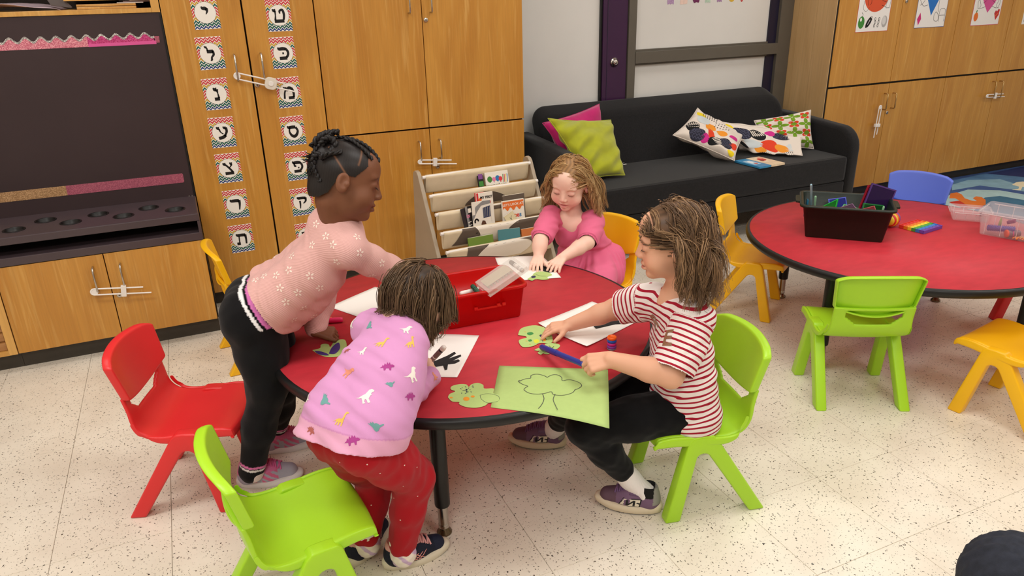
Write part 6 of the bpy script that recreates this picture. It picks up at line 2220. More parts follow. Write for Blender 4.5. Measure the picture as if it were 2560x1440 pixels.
def add_head(s, c, R, k=1.0, smile=0.0, mouth_open=0.0, cheek=1.0):
    g = lambda x, y, z: c + R @ (V3(x, y, z) * k)
    E = lambda x, y, z, rx, ry, rz, kk=.012, op=1: s.ell(g(x, y, z), V3(rx, ry, rz) * k, R, kk * k, op)
    E(0, -.010, .026, .070, .086, .072, .01)
    E(0, .024, -.028, .053, .056, .064, .03)
    E(0, .044, .040, .050, .034, .040, .02)
    for q in (-1, 1):
        E(q * .031, .046, -.038, .027 * cheek, .026, .026, .02)
        E(q * .027, .064, .021, .018, .012, .007, .012)
    E(0, .060, -.078, .017, .016, .013, .018)
    for q in (-1, 1):
        E(q * .029, .092, .004, .019, .018, .012, .012, -1)
        E(q * .0285, .0665, .002, .0150, .0135, .0125, .004)
    s.cap(g(0, .076, .006), g(0, .0895, -.021), .0065 * k, .0085 * k, .012 * k)
    for q in (-1, 1):
        E(q * .0085, .085, -.0255, .0068, .0075, .0058, .005)
    w_ = .017 + .004 * smile
    E(0, .0765, -.046, w_, .0095, .0058, .005)
    E(0, .0765, -.0575 - .002 * mouth_open, w_ * .82, .0095, .0062, .005)
    E(0, .086, -.0515, w_ * 1.08, .0075, .0016 + .0022 * mouth_open, .003, -1)
    if smile:
        for q in (-1, 1):
            E(q * .023, .074, -.047, .004, .008, .004, .006, -1)
            E(q * .034, .055, -.034, .018, .016, .014, .012)
    for q in (-1, 1):
        E(q * .071, -.006, -.010, .0085, .017, .026, .006)
        E(q * .079, -.003, -.007, .006, .010, .016, .004, -1)
        E(q * .074, .005, -.012, .005, .006, .006, .004)


def add_hand(s, W, d, n, thumb, L=.112, curl=(.35, .4, .45, .5), spread=.10, thumb_dir=None, pip=1.2, rscale=1.0, straight=()):
    """Palm and five separate fingers rooted at wrist W, pointing along d; n = back of the hand."""
    d, n = unit(d), unit(n)
    n = unit(n - d * (n @ d))
    t = unit(np.cross(n, d)) * thumb           # towards the thumb side
    u = L / .112
    pal, fl = .054 * u, [.043 * u, .048 * u, .044 * u, .035 * u]
    offs = [.0205 * u, .0068 * u, -.0068 * u, -.0195 * u]
    r0 = .0062 * u * rscale
    for i in range(4):
        k0 = W + d * (pal - abs(offs[i] - .003) * .22) + t * offs[i]
        s.cap(W + t * offs[i] * .6, k0, .0098 * u, .0078 * u, .006)
        a = curl[i]
        f = unit(d + t * spread * (1.5 - i) * 1.0)
        p = k0
        ang = a
        for j, seg in enumerate((.46, .31, .23)):
            dirv = f * math.cos(ang) - n * math.sin(ang)
            q = p + dirv * fl[i] * seg
            s.cap(p, q, r0 * (1 - .09 * j), r0 * (1 - .09 * (j + 1)), .0022)
            p = q
            ang += a * pip * (0.9 if j == 0 else .7)
    td = unit(thumb_dir) if thumb_dir is not None else unit(d * .62 + t * .75 - n * .30)
    b = W + d * .012 * u + t * .012 * u
    m = b + td * .026 * u
    s.cap(b, m, .0098 * u, .0074 * u, .006)
    td2 = unit(td + d * .35)
    m2 = m + td2 * .019 * u
    s.cap(m, m2, .0072 * u, .0064 * u, .003)
    s.cap(m2, m2 + unit(td2 + d * .2) * .014 * u, .0064 * u, .0054 * u, .003)


def skin_color(base, lip, c, R, k, brow=None, cheek=None, redk=.35):
    B, Lp = linc(base), linc(lip)

    def fn(v):
        q = (v - c) @ R / k
        col = np.tile(B, (len(v), 1))
        near = np.linalg.norm(q, axis=1) < .16

        def blend(m, cc):
            m = (m * near)[:, None]
            col[:] = col * (1 - m) + np.asarray(cc) * m
        if cheek is not None:
            for sx in (-1, 1):
                blend(.45 * np.exp(-(((q[:, 0] - sx * .036) / .016) ** 2 + ((q[:, 2] + .030) / .016) ** 2)) * (q[:, 1] > .02), linc(cheek))
            blend(.3 * np.exp(-((q[:, 0] / .012) ** 2 + ((q[:, 2] + .022) / .012) ** 2)) * (q[:, 1] > .07), linc(cheek))
        lipm = np.exp(-np.maximum(0, (np.abs(q[:, 0]) / .0175) ** 2 + ((q[:, 2] + .0515) / .0095) ** 2 - .55) * 3.0) * (q[:, 1] > .062)
        blend(.8 * lipm, Lp)
        blend(.75 * np.exp(-((q[:, 0] / .017) ** 4 + ((q[:, 2] + .0517) / .0016) ** 2)) * (q[:, 1] > .055), Lp * .3)
        for sx in (-1, 1):
            if brow is not None:
                zb = .0225 - 1.1 * (np.abs(q[:, 0]) - .030) ** 2 / .03
                blend(.75 * np.exp(-(((q[:, 0] - sx * .030) / .016) ** 6 + ((q[:, 2] - zb) / .0028) ** 2)) * (q[:, 1] > .04), linc(brow))
            blend(.30 * np.exp(-(((q[:, 0] - sx * .0285) / .015) ** 2 + ((q[:, 2] - .006) / .009) ** 2)) * (q[:, 1] > .04), linc(lip))
        return col
    return fn


def lashes(parent, c, R, k, colr, down=True, gaze=-.6):
    """Downcast lids: lash line and a sliver of eye under each lid."""
    g = lambda x, y, z: c + R @ (V3(x, y, z) * k)
    for q in (-1, 1):
        pts = []
        for a in np.linspace(-1.05, 1.05, 11):
            x = .0285 + .0152 * math.sin(a)
            y = .0665 + .0138 * math.cos(a)
            pts.append(g(q * x, y + .0002, .002 - .0045 - .0010 * math.cos(a) + .0012 * (1 - math.cos(a))))
        e = Sdf().ell(g(q * .0285, .0655, .001), V3(.0140, .0130, .0112) * k, R)
        v, f = e.mesh(.0016)
        loc = (v - c) @ R / k
        colv = np.tile(linc((232, 224, 218)), (len(v), 1))
        ir = (np.abs(loc[:, 0] - q * .0285) ** 2 + (loc[:, 2] + .004) ** 2) < .0062 ** 2
        colv[ir] = linc((58, 44, 38))
        eo = obj('eye', np_mesh('eye', v, f, attr_mat('eye_surface', 'Col', rough=.15) if 'eye_surface' not in MATS else MATS['eye_surface'], colv), parent)
        mb = MB().tube(pts, [.0004 + .0007 * math.sin(math.pi * i / 10) for i in range(11)], 6)
        for i in range(1, 11):
            p = np.array(pts[i])
            mb.tube([p, p + R @ V3(q * .0012 * (i - 5) / 5, .0040, -.0032) * k], [.00035, .00012], 4)
        mb.build('eyelashes', colr, parent)


def decal_shape(poly, cut=2):
    bm = bmesh.new()
    vs = [bm.verts.new((p[0], p[1], 0)) for p in poly]
    bm.faces.new(vs)
    bmesh.ops.triangulate(bm, faces=bm.faces[:])
    for _ in range(cut):
        bmesh.ops.subdivide_edges(bm, edges=bm.edges[:], cuts=1)
        bmesh.ops.triangulate(bm, faces=bm.faces[:])
    v = [tuple(q.co) for q in bm.verts]
    bm.verts.index_update()
    f = [[q.index for q in fc.verts] for fc in bm.faces]
    bm.free()
    return v, f


def decals(base, name, items, mats, off=.0007, label=None, parent=None):
    """Prints fused onto a garment: (u, v, polys, size, turn, material index); u, v seen in the photograph gives the spot."""
    Mp = PM.get(base.name, Matrix.Identity(4))
    V = [Mp @ q.co for q in base.data.vertices]
    tree = BVHTree.FromPolygons(V, [tuple(p.vertices) for p in base.data.polygons])
    for (u, v, polys, size, turn, mi) in items:
        mb = MB()
        o = Vector(CAM)
        loc, n, _, _ = tree.ray_cast(o, Vector(ray(u, v)).normalized())
        if loc is None:
            continue
        y = Vector(UP) - n * n.dot(Vector(UP))
        y.normalize()
        x = y.cross(n)
        ca, sa = math.cos(turn), math.sin(turn)
        for poly in polys:
            vs, fs = decal_shape(poly)
            out = []
            for p in vs:
                a, b = (p[0] * ca - p[1] * sa) * size, (p[0] * sa + p[1] * ca) * size
                w_ = loc + x * a + y * b
                h_ = tree.ray_cast(w_ + n * .03, -n, .08)
                if h_[0] is None:
                    h_ = tree.find_nearest(w_)
                out.append(h_[0] + h_[1] * off)
            mb.add(out, fs, 0, True)
        mb.build(name, [mats[mi]], parent or base)


def hair_strands(name, parent, c, R, k, cols, n_guides=150, kids=8, length=(.18, .24), part='center', grav=.22, wave=(.010, 60.0), flare=.9, face_y=.028, hairline=.050, rad=.0011, push=None, seed=1, clump=.0075, steps=17, fuzz=.05, cover=None, extra_vol=1.05, under=-.045, capcol=None, mat_=None, outw=0.0, yf=.03, zf=.045):
    """Hair: a scalp layer and combed locks of individual strands, one mesh."""
    r = np.random.default_rng(seed)
    G = R.T @ V3(0, 0, -1)
    pts = []
    er = V3(.073, .089, .075) * extra_vol
    ec = V3(0, -.010, .026)
    while len(pts) < n_guides:
        q = r.normal(size=3)
        q /= np.linalg.norm(q)
        p = ec + q * er
        if p[2] < under:
            continue
        hl = hairline - 2.2 * p[0] ** 2 / .1 - .35 * abs(p[0])
        if p[1] > face_y and p[2] < hl:
            continue
        if p[1] > .012 and p[2] < .012:
            continue
        pts.append(p)
    P = np.array(pts)
    if part == 'center':
        d = np.stack([np.sign(P[:, 0]) * 1.0 + .0 * P[:, 0], -.25 + 0 * P[:, 0], np.zeros(len(P))], 1)
        d[:, 1] += np.where(P[:, 1] > .02, -.15, -.5)
    else:
        top = ec + V3(part[0], part[1], er[2])
        d = P - top
    nrm = (P - ec) / er ** 2
    nrm /= np.linalg.norm(nrm, axis=1)[:, None]
    d = d - nrm * (d * nrm).sum(1)[:, None]
    d /= np.linalg.norm(d, axis=1)[:, None] + 1e-9
    d = d * 1.0 + nrm * .12
    L = r.uniform(length[0], length[1], len(P)) * (1 - .0 * P[:, 2])
    L = L * (1 + (P[:, 2] - .03) * 2.0)
    paths = [P.copy()]
    ds = (L / steps)[:, None]
    x = P.copy()
    ph = r.uniform(0, 6.3, len(P))
    fq = wave[1] * r.uniform(.7, 1.3, len(P))
    am = wave[0] * r.uniform(.5, 1.4, len(P))
    for s_ in range(steps):
        g = grav * (1 + s_ * .06)
        d = d * (1 - g) + G * g
        rad_out = x.copy()
        rad_out[:, 2] = 0
        rl = np.linalg.norm(rad_out, axis=1)[:, None] + 1e-6
        d = d + rad_out / rl * outw * (s_ / steps)
        d /= np.linalg.norm(d, axis=1)[:, None]
        x = x + d * ds
        q = (x - ec) / (er * 1.02)
        l_ = np.linalg.norm(q, axis=1)
        ins = l_ < 1
        x[ins] = ec + (q[ins] / l_[ins][:, None]) * er * 1.02
        # keep hair off the face
        fz = (x[:, 1] > yf) & (x[:, 2] < zf) & (x[:, 2] > -.13)
        x[fz, 1] = yf - .012 * r.random(fz.sum())
        q = (x - ec) / (er * 1.02)
        l_ = np.linalg.norm(q, axis=1)
        ins = (l_ < 1) & fz
        sc_ = np.sqrt(np.maximum(0, 1 - q[:, 1] ** 2 - q[:, 2] ** 2))
        x[ins, 0] = (np.sign(x[:, 0] + 1e-6) * er[0] * 1.03 * np.maximum(sc_, .55))[ins]
        if push is not None:
            W = c + (x * k) @ R.T
            for _ in range(2):
                dd = push.at(W)
                m = dd < .004
                if m.any():
                    e_ = .004
                    gr = np.stack([push.at(W[m] + e_ * np.eye(3)[i]) - push.at(W[m] - e_ * np.eye(3)[i]) for i in range(3)], 1)
                    gr /= np.linalg.norm(gr, axis=1)[:, None] + 1e-9
                    W[m] += gr * (.004 - dd[m])[:, None]
            x = (W - c) @ R / k
        paths.append(x.copy())
    X = np.stack(paths, 1)
    ok = (X[:, 1:, 2].max(1) < X[:, 0, 2] + .03) & (np.linalg.norm(X[:, :, :2] - ec[:2], axis=2).max(1) < .150)
    X, L, ph, fq, am, P = X[ok], L[ok], ph[ok], fq[ok], am[ok], P[ok]
    #                                   # guides x steps+1 x 3
    tt = np.linspace(0, 1, steps + 1)
    side = np.cross(X[:, -1] - X[:, 0], r.normal(size=(len(P), 3)))
    side /= np.linalg.norm(side, axis=1)[:, None] + 1e-9
    side2 = np.cross(side, unit(G))
    s_arc = tt[None, :] * L[:, None]
    wv = np.sin(s_arc * fq[:, None] + ph[:, None]) * am[:, None] * (tt[None, :] ** .8)
    wv2 = np.cos(s_arc * fq[:, None] + ph[:, None]) * am[:, None] * (tt[None, :] ** .8)
    X = X + side[:, None, :] * wv[..., None] + side2[:, None, :] * wv2[..., None]
    N = len(P) * kids
    off = r.normal(size=(len(P), kids, 3)) * clump * .6
    taper = (1 - .55 * tt)[None, None, :, None]
    Y = X[:, None] + off[:, :, None, :] * taper
    Y = Y + r.normal(size=(len(P), kids, 1, 3)) * fuzz * .02 * (tt ** 2)[None, None, :, None]
    Y = Y.reshape(N, steps + 1, 3)
    W = c + (Y * k) @ R.T
    T_ = np.gradient(W, axis=1)
    T_ /= np.linalg.norm(T_, axis=2)[..., None] + 1e-9
    a = np.cross(T_, unit(r.normal(size=3)))
    a /= np.linalg.norm(a, axis=2)[..., None] + 1e-9
    b = np.cross(T_, a)
    rr = rad * (1 - .7 * tt)[None, :, None] * r.uniform(.7, 1.5, (N, 1, 1))
    ring = np.stack([W + rr * (a * math.cos(an) + b * math.sin(an)) for an in (0, 2.094, 4.189)], 2)     # N,S,3,3
    verts = ring.reshape(-1, 3)
    S1 = steps + 1
    base = (np.arange(N) * S1 * 3)[:, None, None]
    st = (np.arange(steps) * 3)[None, :, None]
    jj = np.arange(3)[None, None, :]
    f = np.stack([base + st + jj, base + st + (jj + 1) % 3, base + st + 3 + (jj + 1) % 3, base + st + 3 + jj], -1).reshape(-1, 4)
    C = np.array([linc(q) for q in cols])
    ci = r.integers(0, len(cols), len(P))
    colS = (C[ci][:, None] * r.uniform(.75, 1.2, (len(P), kids, 1))).reshape(N, 1, 3)
    tipc = C.max(0)
    colv = np.broadcast_to(colS * (1 - .25 * tt[None, :, None]) + .25 * tt[None, :, None] * tipc, (N, S1, 3))
    colv = np.repeat(colv.reshape(-1, 3), 3, 0)
    # scalp layer
    sc = Sdf().ell(c + R @ (ec * k), er * k * .985, R)
    if cover:
        cover(sc)
    v2, f2 = sc.mesh(.003)
    q = (v2 - c) @ R / k
    hl = hairline + .006 - 2.2 * q[:, 0] ** 2 / .1 - .35 * np.abs(q[:, 0])
    bad = ((q[:, 1] > face_y) & (q[:, 2] < hl)) | ((q[:, 1] > .010) & (q[:, 2] < .014)) | ((q[:, 2] < under - .02) & (q[:, 1] > -.03)) | (q[:, 2] < under - .05)
    keep = ~bad[f2].any(1)
    f2 = f2[keep]
    c2 = np.tile(linc(capcol or cols[0]), (len(v2), 1)) * (1 + .25 * np.sin(q[:, 0] * 400 + 2 * np.sin(q[:, 1] * 90)))[:, None]
    vv = np.concatenate([verts, v2])
    ff = np.concatenate([f, f2 + len(verts)])
    return obj(name, np_mesh(name, vv, ff, mat_ or MATS['hair_fibre'], np.concatenate([colv, c2])), parent)


attr_mat('hair_fibre', 'Col', rough=.42, spec=.35)
attr_mat('skin', 'Col', rough=.5, spec=.35, sss=.12)
attr_mat('knit_cloth', 'Col', rough=.92, spec=.15, sheen=.2, bump=.5, bscale=900)
attr_mat('jersey_cloth', 'Col', rough=.9, spec=.15, sheen=.1, bump=.25, bscale=1200)
attr_mat('shoe_upper', 'Col', rough=.7, spec=.3, bump=.3, bscale=900)
SKIN, KNIT, JERS, SHOE = MATS['skin'], MATS['knit_cloth'], MATS['jersey_cloth'], MATS['shoe_upper']


def shoe(parent, heel, d, L, upper_color, sole_rgb, lace_rgb=None, logo=None, W=.066, roll=0.0, strap=None, name='shoe', label=None, pitch=0.0, bow=True):
    """Sneaker: shaped upper, sole, laces or strap. Local x forward, y left, z up."""
    d = unit(V3(d[0], d[1], 0))
    M = Matrix(((d[0], -d[1], 0, heel[0]), (d[1], d[0], 0, heel[1]), (0, 0, 1, heel[2]), (0, 0, 0, 1)))
    if roll or pitch:
        M = M @ Matrix.Rotation(pitch, 4, 'Y') @ Matrix.Rotation(roll, 4, 'X')
    Mn = np.array(M)
    to = lambda x, y, z: Mn[:3, :3] @ V3(x, y, z) + Mn[:3, 3]
    u = L / .175
    s = Sdf()
    s.chain([to(.030 * u, 0, .040), to(.085 * u, 0, .036), to(.145 * u, .002, .029)], [.030 * u, .031 * u, .024 * u], .02)
    s.cap(to(.030 * u, 0, .034), to(.032 * u, 0, .068), .027 * u, .027 * u, .015)
    s.cap(to(.055 * u, 0, .060), to(.085 * u, 0, .048), .022 * u, .020 * u, .015)
    s.ell(to(.034 * u, 0, .098), V3(.026, .021, .028) * u, Mn[:3, :3], .005, -1)
    Mi = np.linalg.inv(Mn)

    def cf(v):
        q = v @ Mi[:3, :3].T + Mi[:3, 3]
        return upper_color(q / V3(u, u, 1))
    up = sdf_obj(name, s, parent, SHOE, .0022, None, [(to(0, 0, .012), -(Mn[:3, :3] @ V3(0, 0, 1)))], cf, label)
    out = []
    for a in np.linspace(0, 2 * math.pi, 40, endpoint=False):
        x = .088 + .094 * math.cos(a)
        wd = (.030 + .006 * math.sin((x - .02) / .14 * math.pi * .9)) * (abs(math.sin(a)) ** .75) * math.copysign(1, math.sin(a))
        out.append((x * u, wd * u + .002 * u))
    rows = []
    for z, gr in ((.0, .93), (.004, 1.0), (.013, 1.03), (.022, 1.0), (.0235, .9)):
        rows.append([(.088 * u + (x - .088 * u) * gr, y * gr, z + (.007 * max(0, (.03 * u - x) / (.03 * u)) if z > .01 else 0) + (.006 * max(0, (x - .14 * u) / (.04 * u)))) for x, y in out])
    n = len(out)
    mb = MB()
    mb.add([p for r_ in rows for p in r_], [(k * n + i, k * n + (i + 1) % n, (k + 1) * n + (i + 1) % n, (k + 1) * n + i) for k in range(4) for i in range(n)], 0, True, M)
    mb.add(rows[0], [tuple(range(n - 1, -1, -1))], 1, False, M).add(rows[-1], [tuple(range(n))], 0, False, M)
    mb.build('sole', [mat('sole_%d_%d_%d' % sole_rgb, sole_rgb, rough=.6, noise=.06), mat('outsole_dark', (44, 42, 42), rough=.7)], up)
    Mp = PM.get(up.name, Matrix.Identity(4))
    tree = BVHTree.FromPolygons([Mp @ q.co for q in up.data.vertices], [tuple(p.vertices) for p in up.data.polygons])

    def onto(x, y, z, dirn):
        p, dv = Vector(to(x * u, y, z)), Vector(Mn[:3, :3] @ V3(*dirn))
        h_ = tree.ray_cast(p, dv, .2)
        return (h_[0] + h_[1] * .0008, h_[1]) if h_[0] else (p + dv * .03, -dv)
    if lace_rgb:
        mb = MB()
        lm = mat('lace_%d_%d_%d' % lace_rgb, lace_rgb, rough=.8)
        for k in range(5):
            x = .070 + .0125 * k
            for sg in (-1, 1):
                pts = [onto(x + .004 * sg * t, .020 * t, .13, (0, 0, -1))[0] + Vector((0, 0, .0012)) for t in np.linspace(-1, 1, 7)]
                mb.tube(pts, .0026, 6)
        b = Vector(onto(.064, 0, .14, (0, 0, -1))[0])
        for sg in (-1, 1) if bow else ():
            lp = [b + Vector(Mn[:3, :3] @ V3(*q)) for q in ((0, 0, 0), (.010, sg * .014, .014), (.004, sg * .028, .012), (-.002, sg * .020, .002), (0, 0, .001))]
            mb.tube(bez(lp, 5), .0022, 6)
            mb.tube([b, b + Vector(Mn[:3, :3] @ V3(.018, sg * .012, .004)), b + Vector(Mn[:3, :3] @ V3(.026, sg * .024, -.006))], .002, 6)
        mb.build('laces', lm, up)
    if strap:
        mb = MB()
        for x in (.060, .068, .076):
            pass
        rows_ = []
        for x in np.linspace(.058, .082, 6):
            rows_.append([onto(x, .036 * t, .12 - .05 * abs(t), (0, -.55 * t, -1))[0] + Vector((0, 0, .0015)) for t in np.linspace(-1, 1, 11)])
        nn = 11
        mb.add([p for r_ in rows_ for p in r_], [(a * nn + i, a * nn + i + 1, (a + 1) * nn + i + 1, (a + 1) * nn + i) for a in range(5) for i in range(nn - 1)], 0, True)
        so = mb.build('strap', mat('strap_%d_%d_%d' % strap, strap, rough=.6), up, mods=[('SOLIDIFY', dict(thickness=.003, offset=1))])
    if logo:
        for side_, polys, mats_ in logo:
            mb = MB()
            for mi, poly in polys:
                vs, fs = decal_shape(poly, 1)
                out_ = []
                for p in vs:
                    q, nn_ = onto(p[0], side_ * .08, p[1], (0, -side_, 0))
                    out_.append(q + nn_ * (.0003 * mi))
                mb.add(out_, fs, mi, True)
            mb.build('side_logo', mats_, up, 'side mark on the shoe')
    return up


def two_tone(rules, base):
    """Colour zones of a shoe upper from local coordinates."""
    def fn(q):
        col = np.tile(linc(base), (len(q), 1))
        for test, c_ in rules:
            col[test(q)] = linc(c_)
        return col
    return fn


# ------------------------------------------------------------------ people
def arm_chain(s, S_, E_, W_, rs, k=.02):
    s.chain([S_, S_ + (E_ - S_) * .5, E_, E_ + (W_ - E_) * .35, W_], [rs[0], rs[1], rs[2], rs[3], rs[4]], k)


def mid(a, b, t=.5): return a + (b - a) * t


def axis_t(v, a, b):
    """Distance along a->b measured back from b, and distance off the axis."""
    ab = b - a
    L = np.linalg.norm(ab)
    t = (v - a) @ (ab / L)
    off = np.linalg.norm(v - a - t[:, None] * (ab / L), axis=1)
    return L - t, off


def person(label, base): return thing('person', label, 'person', (base[0], base[1], 0), group=None)


def finish_body(s, parent, colr, h=.0032):
    return sdf_obj('body', s, parent, SKIN, h, None, (), colr)


# ---- the standing child, reaching into the bin
fA = unit(V3(.98, -.20, 0)); rA = unit(np.cross(fA, V3(0, 0, 1)))
Pc, Cc, Nk = AY(645, 768, .74), AY(785, 664, .69), AY(858, 566, .645)
Hc = AY(864, 452, .62)
RA = headR(tilt_fwd(unit(.97 * RT + .17 * V3(FW[0], FW[1], 0)), .30), UP * .75 + V3(0, 0, .25) - RT * 0.0)
kA = 1.06
shR, shL = AY(872, 628, .565), Nk - rA * .10 + V3(-.02, 0, -.05)
elR, wrR = AY(972, 672, .63), AY(1086, 716, .735)
elL, wrL = AY(806, 735, .83), AZ(788, 826, TH + .034)
hpR, hpL = Pc + rA * .052 + V3(0, 0, -.03), Pc - rA * .052 + V3(0, 0, -.03)
knR, knL = AY(668, 968, .665), AY(700, 960, .80)
anR, anL = AZ(630, 1166, .085), AZ(690, 1066, .085)
t = person('child in a pale pink flowered sweater and black trousers, standing and reaching over the table', Pc)
s = Sdf()
add_head(s, Hc, RA, kA)
nb = Hc + RA @ V3(0, -.030, -.060)
s.cap(nb, Nk + V3(-.01, 0, -.01), .040, .046, .02)
s.chain([Nk, Cc, Pc], [.05, .065, .065], .03)
arm_chain(s, shR, elR, wrR, [.040, .036, .030, .030, .021])
arm_chain(s, shL, elL, wrL, [.040, .036, .030, .028, .021])
for a, b, c in ((hpR, knR, anR), (hpL, knL, anL)):
    s.chain([a, b, c], [.06, .042, .027], .02)
dR = unit(AY(1150, 738, .80) - wrR)
add_hand(s, wrR, dR, V3(.2, -.2, 1), +1, .118, (.25, .3, .35, .4), .08)
dL = unit(AZ(858, 836, TH + .018) - wrL)
add_hand(s, wrL, dL, V3(0, -.25, 1), -1, .112, (.75, .8, .85, .9), .07, thumb_dir=unit(dL * .85 + rA * .35 - V3(0, 0, .16)), pip=1.1)
body = finish_body(s, t, skin_color((120, 75, 51), (112, 60, 52), Hc, RA, kA, brow=(30, 20, 18)))
lashes(t, Hc, RA, kA, mat('lash_dark', (18, 14, 14)))
# sweater
SWP = attr_mat('ribbed_pink', 'Col', rough=.92, spec=.12, sheen=.15)
nt = SWP.node_tree
geo, wv, bp_ = nt.nodes.new('ShaderNodeNewGeometry'), nt.nodes.new('ShaderNodeTexWave'), nt.nodes.new('ShaderNodeBump')
wv.inputs['Scale'].default_value = 95
wv.bands_direction = 'DIAGONAL'
bp_.inputs['Strength'].default_value = .35
bp_.inputs['Distance'].default_value = .0015
nt.links.new(geo.outputs['Position'], wv.inputs['Vector']); nt.links.new(wv.outputs['Fac'], bp_.inputs['Height']); nt.links.new(bp_.outputs[0], nt.nodes['Principled BSDF'].inputs['Normal'])
sw = Sdf()
spA = unit(Cc - Pc)
for q in (-1, 1):
    sw.chain([Pc - spA * .06 + rA * .050 * q, Pc + spA * .04 + rA * .048 * q, Cc + rA * .042 * q, mid(Cc, Nk, .75) + rA * .05 * q], [.084, .080, .074, .054], .03)
sw.cap(mid(Cc, Nk, .6), Nk + unit(Nk - Cc) * .004, .060, .046, .03)
sw.cap(AY(818, 562, .665), AY(852, 574, .64), .050, .046, .03).cap(mid(Cc, Nk, .4), AY(822, 566, .665), .06, .048, .03)
sw.cap(mid(Nk, shR, .5), shR, .050, .046, .03).cap(mid(Nk, shL, .5), shL, .050, .046, .03)
sw.chain([AY(722, 788, .71), AY(770, 745, .70), AY(822, 690, .69)], [.046, .046, .042], .05)
arm_chain(sw, shR, elR, wrR + (elR - wrR) * .04, [.046, .042, .039, .037, .031])
arm_chain(sw, shL, elL, wrL + (elL - wrL) * .10, [.046, .043, .040, .038, .033])
H1, H2 = AY(612, 690, .72), AY(742, 842, .72)
nh = unit(np.cross(H2 - H1, rA)); nh = nh if nh @ spA < 0 else -nh
fo = folds(.0042, 38, 3, axis=spA)
cutsA = lambda v: None
v, f = sw.mesh(.003, lambda P: fo(P) * (.35 + .65 * np.exp(-np.maximum(0, -(P - H1) @ nh) / .10)))
keep = ((v - H1) @ nh < 0) | (np.linalg.norm(v - wrL, axis=1) < .12)
f = f[keep[f].all(1)]
sweater = obj('sweater', np_mesh('sweater', v, f, SWP, np.tile(linc((224, 174, 168)), (len(v), 1))), t, 'pale pink ribbed sweater')
flower = [[(0.12 * math.cos(a0) + .34 * math.cos(a0) + .20 * math.cos(b) * math.cos(a0) * 1.3 - .15 * math.sin(b) * math.sin(a0), .46 * math.sin(a0) + .20 * math.cos(b) * math.sin(a0) * 1.3 + .15 * math.sin(b) * math.cos(a0)) for b in np.linspace(0, 6.283, 10)[:-1]] for a0 in (0.3, 1.5, 2.6, 3.9, 5.2)]
fl_spots = [(746, 556), (790, 560), (842, 545), (738, 585), (730, 640), (780, 612), (815, 590), (775, 690), (842, 655), (722, 675), (700, 720), (745, 732), (715, 755), (660, 690), (690, 688), (760, 770), (800, 720), (893, 592), (900, 632), (955, 658), (735, 800), (832, 612), (868, 688), (690, 640), (640, 700), (930, 690), (786, 790)]
decals(sweater, 'flower_print', [(u, v_, flower, .0165, (u * 7 % 6) * .3, 0) for u, v_ in fl_spots], [mat('print_cream', (248, 226, 214), rough=.9)], label='cream five-petal flower prints')
# trousers
tr = Sdf()
tr.cap(Pc + rA * .040 + spA * .075, Pc - rA * .040 + spA * .075, .066, .066, .03)
for q, hp, kn, an in ((1, hpR, knR, anR), (-1, hpL, knL, anL)):
    tr.ell(Pc + rA * .045 * q - fA * .022 + V3(0, 0, -.008), V3(.080, .088, .088), None, .03)
    tr.chain([hp, mid(hp, kn, .5), kn, mid(kn, an, .5), an + (an - kn) * .06], [.080, .070, .055, .048, .0365], .025)
aR0, aL0 = anR + (anR - knR) * .08, anL + (anL - knL) * .08


def colA(v):
    col = np.tile(linc((17, 16, 18)), (len(v), 1))
    for kn, an in ((knR, aR0), (knL, aL0)):
        d, off = axis_t(v, kn, an)
        m = (off < .07)
        col[m & (d > .030) & (d < .037)] = linc((240, 236, 236))
        col[m & (d > .041) & (d < .049)] = linc((236, 130, 190))
    d = (v - Pc) @ unit(-nh)
    sd = (v - H1) @ -nh
    col[(sd > -.030) & (sd < -.021) & (v[:, 2] > Pc[2] - .02)] = linc((240, 238, 238))
    col[(sd > -.014) & (sd < -.003) & (v[:, 2] > Pc[2] - .02)] = linc((236, 130, 200))
    return col


ft_ = folds(.0035, 30, 8)
sdf_obj('trousers', tr, t, JERS, .004, ft_, [(aR0, None)] and [], colA, 'black trousers with pink and white striped cuffs')
UH = unit(V3(.40, .917, 0))
for an, dd, heel, hid in ((anR, (.97, -.2), AZ(596, 1222, 0), 0), (anL, (.985, -.10), AZ(652, 1138, 0), 1)):
    heel = heel + UH * .016
    sk = Sdf().chain([an + V3(0, 0, .03), an + V3(.0, 0, -.02), heel + unit(V3(dd[0], dd[1], 0)) * .05 + V3(0, 0, .042)], [.030, .028, .020], .02)
    so = sdf_obj('sock', sk, t, JERS, .003, None, (), lambda v: np.tile(linc((236, 220, 214)), (len(v), 1)), 'white sock with a small cat print')
    if not hid:
        cat = [[(-.5, .1), (-.3, .3), (-.2, .1), (.3, .12), (.5, .3), (.42, .0), (.45, -.3), (.3, -.3), (.25, -.1), (-.2, -.12), (-.25, -.32), (-.42, -.3), (-.4, -.05)]]
        decals(so, 'cat_print', [(622, 1188, cat, .030, 0, 0)], [mat('cat_tan', (214, 170, 140), rough=.9)])
    shoe(t, heel, dd, .185, two_tone([(lambda q: (q[:, 0] < .05) & (q[:, 2] > .05), (222, 130, 172)), (lambda q: (q[:, 0] > .04) & (q[:, 0] < .115) & (q[:, 2] < .062) & (np.sin(q[:, 0] * 260 + q[:, 2] * 300) > -.2), (218, 108, 150)), (lambda q: (q[:, 0] > .055) & (q[:, 0] < .07) & (q[:, 2] < .05), (176, 174, 190)), (lambda q: (q[:, 0] > .05) & (q[:, 0] < .11) & (q[:, 2] > .055), (226, 120, 172))], (176, 172, 190)), (232, 226, 226), (232, 110, 170), label='grey and pink sneaker')
